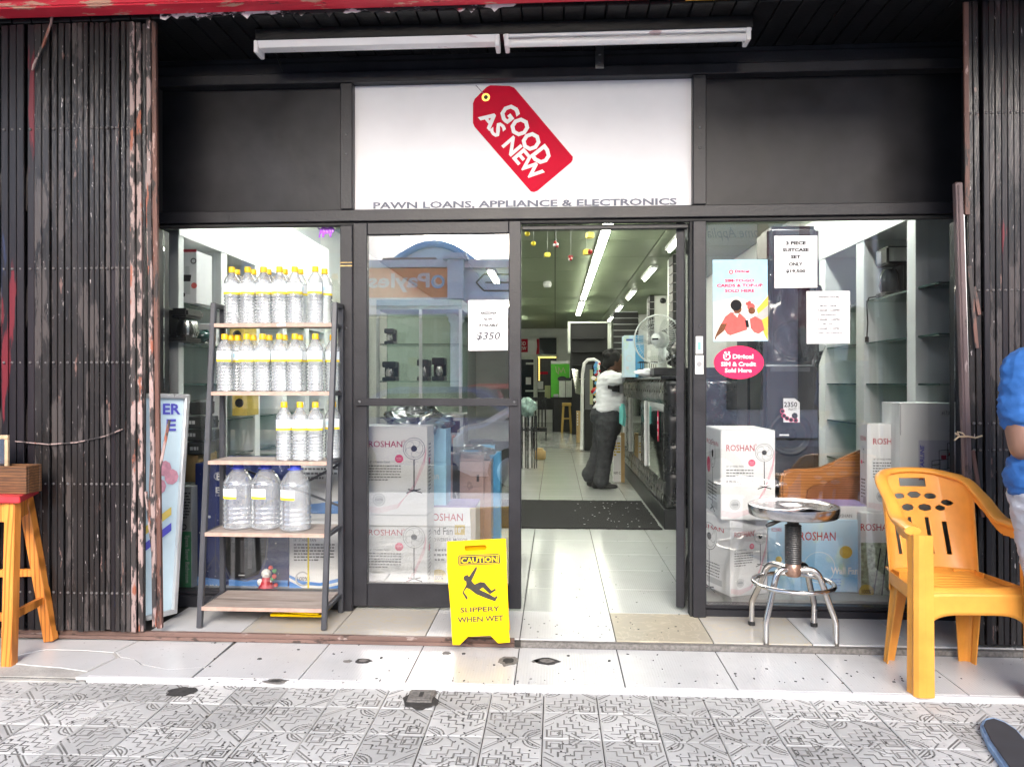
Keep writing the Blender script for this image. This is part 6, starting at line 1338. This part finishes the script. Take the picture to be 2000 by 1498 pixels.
b = B(); b.lathe([(.0,-.0),(.06,.0),(.075,.05),(.06,.09)], (P(1069,571,8.6).x, 8.6, CZ-.09), 14); tag(b.obj('smoke_detector', 'paper'), 'white round smoke detector on the green ceiling', 'smoke detector')
# green poster box, white box, dark desk, yellow stool
mat('green_poster', (.10,.55,.03), .45, n=.06); mat('olive', (.40,.40,.22), .6)
y = 14.6; dk = thing('dark_desk', 'dark wooden desk with boxes on it at the back of the shop', 'desk', P(1100,830,y))
slab('top', 'dark_void', 1078, 776, 1124, 780, y, .7, dk); slab('front_panel', 'speaker_black', 1082, 780, 1120, 832, y+.02, .05, dk, .003); slab('leg', 'dark_void', 1079, 780, 1082, 832, y, .06, dk, .003); slab('leg', 'dark_void', 1120, 780, 1123, 832, y, .06, dk, .003)
t = carton('poster_box', 'bright green box with dark lettering at the back of the shop', 1076, 711, 1112, 776, y+.3, .3, 'green_poster'); px = Pix(y+.299); px.line([(1085,716),(1087,726),(1091,731),(1091,717),(1096,728),(1100,718),(1104,729)], 1.6, 0, .002); px.disc(1098, 740, 9, 1, .002, ry=5); px.obj('lettering', ['olive','speaker_black'], t); slab('lid', 'paper', 1076, 705, 1112, 710.5, y+.3, .3, t)
t = carton('white_box', 'white box with a black cable in front of the green box', 1092, 744, 1116, 776, y+.1, .15, 'frame_white'); slab('cable', 'ink', 1104, 744, 1105, 776, y+.095, .004, t); slab('black_lid', 'speaker_black', 1091, 738, 1116, 743.5, y+.1, .15, t)
carton('olive_panel', 'olive carton leaning by the green box', 1064, 753, 1075, 778, y+.8, .1, 'olive')
t = thing('tape_dispenser', 'small white and grey gadget on the left end of the dark desk', 'gadget', P(1086,776,y+.1)); slab('body', 'box_grey', 1081, 770, 1091, 775.6, y+.1, .1, t, None, .01)
mat('stool_yellow', (.50,.33,.08), .5, n=.1); y = 14.2
t = thing('yellow_stool', 'small yellow wooden stool in front of the dark desk', 'stool', P(1107,830,y)); slab('seat', 'stool_yellow', 1098, 787, 1116, 793, y, .3, t, None, .01)
for u0, u1, yy in ((1100,1097,y+.02),(1113,1116,y+.02),(1101,1098,y+.26),(1112,1115,y+.26)): b = B(); f = P(u1,831,yy); f.z = .003; b.bar(f, P(u0,793.4,yy), .04, .04, Y); b.obj('leg', 'stool_yellow', t)
slab('rail', 'stool_yellow', 1099, 816, 1115, 819, y+.03, .03, t)
b = B(); p = [P(1117,720,12.6),P(1129,722,12.6),P(1136,772,12.3),P(1124,768,12.3)]; b.add(p+[q+V((0,.04,0)) for q in p], [(3,2,1,0),(4,5,6,7),(0,1,5,4),(1,2,6,5),(2,3,7,6),(3,0,4,7)]); tag(b.obj('chrome_panel', 'chrome'), 'slanted shiny metal panel hanging beside the dark display wall', 'metal panel')
t = thing('sticker_rack', 'white edged rack covered with colourful items behind the woman', 'rack', P(1150,840,9.4)); y = 9.4
b = B(); pts = [P(u,v,y) for u, v in ((1136,842),(1137,780),(1138,730),(1141,710),(1148,703),(1160,702),(1168,706),(1169,740),(1168,780))]; pts[0].z = .02; b.tube(pts, .03, 8); b.obj('frame_tube', 'trim_white', t); slab('side_panel', 'speaker_grey', 1143, 712, 1156, 800, y+.05, .1, t); slab('lower_bin', 'dark_void', 1142, 800, 1168, 842, y+.03, .4, t, .01); slab('olive_strip', 'olive', 1152, 722, 1158, 790, y+.02, .02, t)
rd = random.Random(6)
for i in range(34):
    p = P(rd.uniform(1158,1169), rd.uniform(706,782), y-.01); b = B(); b.ell(p, .04, .02, .035, 7); b.obj('item', rd.choice(['roshan_red','blue_ink','figurine_white','coral','green_print','case_blue','gold']), t)
t = carton('brown_box', 'brown patterned box on the floor beside the yellow stool', 1126, 803, 1135, 836, 11.2, .2, 'kraft', floor=.004); px = Pix(11.199)
for i in range(5): px.rect(1127, 806+i*5.4, 1129, 809+i*5.4, 0, .002)
px.obj('carton_print', ['paper'], t)
# dark chairs / railing and wrapped goods on the left
for i, (u, y) in enumerate(((1024,10.2),(1052,12.2))):
    t = thing('dark_chair', ['black slat backed chair nearest the door on the left of the aisle','black slat backed chair further back on the left of the aisle'][i], 'chair', P(u, 860, y), 0); w = 19 if i == 0 else 16
    slab('top_rail', 'leather', u-w, 776, u+w, 782, y, .06, t)
    for k in range(5): uu = u-w+2+k*(2*w-6)/4; slab('slat', 'leather', uu, 782.5, uu+2.4, 836, y+.01, .03, t)
    slab('seat', 'leather', u-w, 836, u+w, 843, y-.4, .45, t)
    for uu in (u-w+1, u+w-3):
        for yy in (y-.38, y): slab('leg', 'leather', uu, 843.5, uu+3, 860, yy, .05, t, .003)
mat('cloth_teal', (.35,.50,.47), .5, n=.4, ns=30)
t = thing('metal_frame', 'bundle of black and white upright metal frames left of the aisle', 'frames', P(1030,860,6.9))
for k, (u, m) in enumerate(((1018,'leather'),(1022,'alu'),(1026,'leather'),(1030,'leather'),(1034,'alu'),(1038,'leather'),(1043,'leather'),(1047,'leather'))): slab('upright', m, u, 812, u+2, 866, 6.6+.05*(k % 3), .03, t, .003)
slab('cross_bar', 'leather', 1016, 838, 1049, 841, 6.58, .015, t)
bag('crumpled pale plastic wrapping draped over the metal frames', 1030, 795, 6.7, .12, .12, .12, 21, 'cloth_teal')
t = thing('brown_jar', 'brown jar on the floor beside the metal frames', 'jar', (P(1055,850,7.9).x, 7.9, 0)); b = B(); b.lathe([(.07,.003),(.09,.02),(.09,.13),(.05,.16),(.05,.18)], (P(1055,850,7.9).x, 7.9, 0), 14); b.obj('body', 'kraft', t)
# hanging ornaments
mat('ornament_gold', (.65,.50,.03), .3, .4); mat('ornament_red', (.40,.02,.02), .3)
for i, (u, v, kind, lb) in enumerate(((1030,457,'ball','small gold bauble hanging at the left edge of the doorway'),(1042,476,'ball','small gold bauble hanging below the left edge one'),(1069,498,'box','small gold gift ornament hanging left of the red cluster'),(1086,477,'cluster','red and white ornament cluster hanging highest'),(1115,505,'cluster','red ornament cluster hanging lower near the middle'),(1152,460,'box','large gold gift ornament hanging beside the central lights'),(1146,493,'box','gold gift ornament with a red bauble below the large gold one'))):
    y = 2.2+.25*(i % 4); p = P(u, v, y); s = .022*(1.25 if i > 4 else 1); t = thing('hanging_ornament', lb, 'ornament', p, 0, 'ornaments hanging from the ceiling')
    b = B(); b.tube([(p.x,y,p.z+s),(p.x,y,CZ-.002)], .0012, 4); b.obj('thread', 'paper', t)
    if kind == 'ball': b = B(); b.ell(p, s, s, s); b.obj('bauble', 'ornament_gold', t)
    elif kind == 'box':
        b = B(); b.obox(p, (X+Y*.4).normalized()*s, (Y-X*.4).normalized()*s, Z*s*.85); b.obj('gift', 'ornament_gold', t, .003)
        b = B(); b.obox(p, (X+Y*.4).normalized()*s*.2, (Y-X*.4).normalized()*s*1.03, Z*s*.9); b.obj('ribbon', 'gold', t)
        if i == 6: b = B(); b.ell(p+V((.03,-.02,0)), s*.8, s*.8, s*.8); b.obj('bauble', 'ornament_red', t)
    else:
        for k in range(5): b = B(); b.ell(p+V((rd.uniform(-.02,.02),rd.uniform(-.01,.01),rd.uniform(-.025,.02))), .013, .013, .013, 8); b.obj('bauble', ['ornament_red','figurine_white'][k % 2] if k else 'ornament_red', t)
# ---------------------------------------------------------------- people
mat('skin', (.105,.048,.028), .42, n=.12, ns=12); mat('skin_man', (.20,.105,.072), .42, n=.10, ns=12); mat('hair', (.008,.007,.007), .7, n=.4, ns=80, bump=.8, bs=160); mat('tee_white', (.78,.78,.80), .8, n=.04, ns=10, bump=.15, bs=24); mat('jeans_black', (.040,.042,.046), .85, n=.35, ns=22, bump=.25, bs=60); mat('shoe_black', (.012,.012,.012), .5); mat('eye_white', (.7,.68,.64), .3); mat('mask_teal', (.20,.62,.58), .7)
def head(b, c, s, fx, fy):
    # skull, jaw, nose, ears; the face looks along (fx, fy)
    f = V((fx, fy, 0)).normalized(); sd_ = V((-f.y, f.x, 0))
    b.ell(c, .078*s, .078*s, .105*s); b.ell(c+f*.018*s+V((0,0,.015*s)), .074*s, .074*s, .085*s)
    b.ell(c+f*.035*s-V((0,0,.055*s)), .052*s, .052*s, .055*s); b.capsule(c+f*.083*s+V((0,0,.012*s)), c+f*.103*s-V((0,0,.022*s)), .010*s, .017*s)
    b.ell(c+f*.082*s-V((0,0,.055*s)), .022*s, .022*s, .011*s); b.ell(c+f*.078*s-V((0,0,.088*s)), .024*s, .024*s, .018*s)
    for k in (-1, 1): b.ell(c+sd_*k*.078*s-f*.008*s, .016*s, .016*s, .03*s)
    return b
def eyes(parent, c, s, fx, fy):
    f = V((fx, fy, 0)).normalized(); sd_ = V((-f.y, f.x, 0))
    for k in (-1, 1):
        p = c+f*.078*s+sd_*k*.031*s+V((0,0,.012*s)); b = B(); b.ell(p, .013*s, .013*s, .009*s, 10); e = b.obj('eye', 'eye_white', parent); b = B(); b.ell(p+f*.009*s, .006*s, .006*s, .006*s, 8); b.obj('pupil', 'hair', e)
def hand(b, w, d, up, s=1, curl=.5):
    # wrist w, direction d of the fingers; palm, four bent fingers and a thumb
    d = V(d).normalized(); up = V(up).normalized(); sd_ = d.cross(up).normalized()
    b.capsule(w, w+d*.05*s, .026*s, .03*s); b.capsule(w+d*.03*s-sd_*.02*s, w+d*.075*s-sd_*.025*s, .02*s, .017*s); b.capsule(w+d*.03*s+sd_*.02*s, w+d*.075*s+sd_*.022*s, .02*s, .016*s)
    for i, (o, l) in enumerate(((-.032,.070),(-.011,.080),(.010,.074),(.030,.056))):
        k0 = w+d*.085*s+sd_*o*s; k1 = k0+(d-up*curl*.5)*l*.5*s; k2 = k1+(d*.6-up*curl)*l*.5*s; b.capsule(k0, k1, .0095*s, .0088*s, 8); b.capsule(k1, k2, .0088*s, .0075*s, 8)
    k0 = w+d*.02*s-sd_*.03*s; k1 = k0+(d*.6-sd_*.8)*.045*s; b.capsule(k0, k1, .012*s, .0105*s, 8); b.capsule(k1, k1+(d-sd_*.15)*.035*s, .0105*s, .009*s, 8)
    return b
# woman leaning on the counter, in profile, facing right
yw = 4.72; S = (yw+D)/F
def wp(u, v, dy=0): p = P(u, v, yw); return V((p.x, yw+dy, p.z))
wo = thing('person', 'woman in white T-shirt and dark flared jeans leaning on the counter', 'person', (wp(1178,950).x, yw, .004))
hd = wp(1203, 707); H = 1.0
b = B(); head(b, hd, 1.02, 1, -.1)
b.capsule(wp(1194,728), wp(1199,712), .058, .052)
b.capsule(wp(1192,746,-.06), wp(1192,746,.06), .085, .085, 12); b.capsule(wp(1191,752), wp(1187,795), .11, .10, 14)
b.capsule(wp(1183,812,-.06), wp(1180,868,-.085), .07, .055); b.capsule(wp(1180,812,.06), wp(1174,868,.085), .07, .055); b.capsule(wp(1180,868,-.085), wp(1174,940,-.085), .05, .035); b.capsule(wp(1174,868,.085), wp(1158,930,.085), .05, .035); b.capsule(wp(1186,795), wp(1182,815), .10, .09)
for dy, sh, el, wr in ((-.17, (1196,745), (1214,733), (1240,735)), (.17, (1198,745), (1216,736), (1242,734))):
    s_, e_, w_ = wp(*sh, dy*.9), wp(*el, dy*1.1), wp(*wr, dy*.8); b.capsule(s_, e_, .056, .046); b.capsule(e_, w_, .044, .030); hand(b, w_, (1,0,-.1), (0,0,1), .95, .4)
body = blob(b, 'body', 'skin', wo, .011, 4); eyes(wo, hd, 1.02, 1, -.1)
b = B(); rd = random.Random(8); b.ell(hd+V((-.035,0,.035)), .105, .098, .105)
for _ in range(34): a, e = rd.uniform(0, 6.3), rd.uniform(-.4, 1.3); b.ell(hd+V((-.045+.09*math.cos(a)*math.cos(e)*(.55 if math.cos(a) > 0 else 1.05), .09*math.sin(a)*math.cos(e), .045+.085*math.sin(e))), .036, .036, .032, 8)
b.ell(hd+V((-.10,0,-.02)), .06, .07, .06); blob(b, 'hair', 'hair', wo, .010, 1)
b = B(); b.capsule(wp(1192,742,-.10), wp(1192,742,.10), .108, .108, 14); b.capsule(wp(1191,750), wp(1190,795), .155, .16, 16); b.ell(wp(1203,785), .115, .15, .13); b.ell(wp(1183,800), .15, .17, .10); b.ell(wp(1199,762), .11, .16, .10)
for dy, sh, el in ((-.17, (1194,742), (1206,740)), (.17, (1196,742), (1208,741))): b.capsule(wp(*sh, dy*.9), wp(*el, dy*1.15), .085, .075)
blob(b, 'shirt', 'tee_white', wo, .012, 5, False, (.03,.07))
fr = Fr(wp(1190,752,-.19), V((1,.05,0)), Z); b = B(); pts = [(-.015,.075),(.10,.06),(.10,-.06),(.03,-.05),(-.02,-.02)]; 
b.grid(lambda s, t: fr.at(-.03+.135*s, -.085+.13*t+.02*(1-s), .012-.10*(s-.45)**2), 6, 6, lambda s, t: not (s < .35 and t < .25)); b.obj('shirt_patch', 'hair', wo)
b = B(); b.ell(wp(1186,812), .18, .18, .14); b.ell(wp(1172,812), .12, .16, .13); b.ell(wp(1188,835), .15, .17, .14)
for dy, pts in ((-.085, ((1185,828),(1182,868),(1178,905),(1173,936))), (.085, ((1182,828),(1175,868),(1164,905),(1152,928)))):
    q = [wp(*p, dy) for p in pts]; b.capsule(q[0], q[1], .14, .105, 14); b.capsule(q[1], q[2], .105, .088, 14); b.capsule(q[2], q[3], .086, .092, 14)
blob(b, 'jeans', 'jeans_black', wo, .012, 5, False, (.022,.08))
for dy, u in ((-.085, 1166), (.085, 1157)):
    p = wp(u, 948, dy); p.z = .004; b = B(); b.capsule(p+V((-.03,0,.035)), p+V((.20,0,.028)), .036, .026); b.ell(p+V((.09,0,.016)), .15, .045, .014); b.ell(p+V((-.02,0,.05)), .045, .04, .045); blob(b, 'shoe', 'shoe_black', wo, .008, 3)
p = wp(1213, 800, -.12); b = B(); pts = [p+V((-.005,0,.05)), p+V((.0,0,-.14)), p+V((.035,.0,-.08)), p+V((.04,0,.02)), p+V((.015,0,.07))]
b.grid(lambda s, t: p+V((-.03+.075*s*(1-.5*abs(t-.4)), -.02+.015*math.sin(9*s)+.01*math.sin(7*t), -.15+.22*t-.04*s*(1-t))), 8, 12); o = b.obj('face_mask', 'mask_teal', None); m = o.modifiers.new('s', 'SOLIDIFY'); m.thickness = .003; tag(o, 'turquoise cloth mask hanging at the woman\'s waist by the counter', 'face mask')
# man at the right edge, mostly outside the picture
mat('shirt_blue', (.016,.10,.33), .8, n=.12, ns=14, bump=.3, bs=35); mat('trousers_grey', (.40,.41,.46), .85, n=.12, ns=20, bump=.2, bs=60); mat('shoe_grey', (.03,.03,.035), .8, n=.2); mat('shoe_blue', (.22,.33,.50), .7, n=.25, ns=30)
ym_ = -.98
def mp(u, v, dy=0): p = P(u, v, ym_); return V((p.x, ym_+dy, p.z))
mx = mp(2094, 800).x; zs_ = mp(2000,700).z
mn = thing('person', 'man in blue T-shirt and light grey trousers standing at the right edge', 'person', (mx, ym_, -.06))
def ml(x, y, z): return V((mx+x, ym_+y, z))
shz = mp(1990,705).z; hipz = mp(1990,1000).z
hd = ml(.02,-.02, shz+.30); b = B(); head(b, hd, 1.1, .3, 1)
b.capsule(ml(0,0,shz+.05), ml(.01,0,shz+.2), .065, .058); b.capsule(ml(-.14,0,shz-.04), ml(.14,0,shz-.04), .065, .065, 12); b.capsule(ml(0,0,shz-.1), ml(0,0,hipz+.05), .13, .12, 14)
for sx, dy in ((-1,0),(1,0)):
    b.capsule(ml(sx*.09,dy,hipz), ml(sx*.11+.02,dy,.48), .10, .06); b.capsule(ml(sx*.11+.02,dy,.48), ml(sx*.12+.09,dy+.02,.02), .058, .042)
sh_, el_, wr_ = mp(2003,735), mp(1996,872,-.02), mp(2075,858,-.22)
b.capsule(sh_, mp(2000,815), .052, .060, 14); b.capsule(mp(2000,815), mp(1998,835), .062, .062, 14); b.capsule(mp(1998,830), el_, .064, .056, 14); b.capsule(el_, wr_, .056, .036, 14); hand(b, wr_, (1,-.25,.1), (0,0,1), 1.05, .6)
b.capsule(ml(.2,0,shz-.07), ml(.24,-.02,shz-.38), .055, .052); b.capsule(ml(.24,-.02,shz-.38), ml(.12,-.25,shz-.33), .05, .034); hand(b, ml(.12,-.25,shz-.33), (-1,-.2,.1), (0,0,1), 1.05, .6)
blob(b, 'body', 'skin_man', mn, .012, 5); eyes(mn, hd, 1.1, .3, 1)
b = B(); b.ell(hd+V((-.01,-.02,.03)), .085, .09, .09); blob(b, 'hair', 'hair', mn, .010, 1)
b = B(); b.capsule(ml(-.135,0,shz-.035), ml(.135,0,shz-.035), .10, .10, 14); b.capsule(ml(0,0,shz-.10), ml(0,0,hipz+.19), .17, .185, 18); b.capsule(ml(-.10,0,hipz+.135), ml(.10,0,hipz+.135), .135, .135, 14); b.capsule(ml(-.07,0,shz-.2), ml(-.07,0,hipz+.09), .125, .14, 14); b.capsule(ml(.07,0,shz-.2), ml(.07,0,hipz+.09), .125, .14, 14)
b.capsule(mp(2008,722), mp(1998,806), .088, .084, 14); b.capsule(ml(.18,0,shz-.05), ml(.225,-.01,shz-.22), .09, .082, 14)
blob(b, 'shirt', 'shirt_blue', mn, .009, 4, False, (.026,.06))
b = B()
for sx in (-1, 1): b.capsule(ml(sx*.085,0,hipz+.06), ml(sx*.105+.02,0,.5), .135, .09, 14); b.capsule(ml(sx*.105+.02,0,.5), ml(sx*.115+.09,.01,.06), .083, .075, 14)
b.ell(ml(0,0,hipz+.05), .2, .15, .16); blob(b, 'trousers', 'trousers_grey', mn, .010, 4, False, (.022,.07))
for sx in (-1, 1):
    p = ml(sx*.125+.09,.0,-.05); b = B(); b.capsule(p+V((0,.06,.045)), p+V((0,-.12,.035)), .045, .038); blob(b, 'shoe', 'shoe_grey', mn, .009, 3)
# toe of a shoe stepping into the bottom right corner
tp = G(1938,1402,-.03); he = G(2040,1560,-.03); d = (he-tp); d.z = 0; L_ = d.length; d.normalize(); sd_ = V((-d.y, d.x, 0))
sh = thing('slipper', 'pale blue slip-on shoe with black insole in the bottom right corner', 'shoe', tp)
def sole(s): return [(tp+d*(L_*1.0*k)+sd_*(s*w)) for k, w in ((0,.0),(.05,.035),(.15,.058),(.4,.066),(.7,.06),(1.0,.055),(1.25,.05))]
lft, rgt = sole(-1), sole(1); poly = [(p.x, p.y) for p in lft]+[(p.x, p.y) for p in reversed(rgt[1:])]
fr = topf(0); b = B(); b.prism(poly, fr, -.058, -.022); o = b.obj('sole', 'shoe_blue', sh, .008, 2)
cxm = sum(p[0] for p in poly)/len(poly); cym = sum(p[1] for p in poly)/len(poly)
b = B(); b.prism([(cxm+(x-cxm)*.86+sd_.x*0, cym+(y-cym)*.90) for x, y in poly], fr, -.0215, -.016); b.obj('insole', 'shoe_grey', sh, .003)
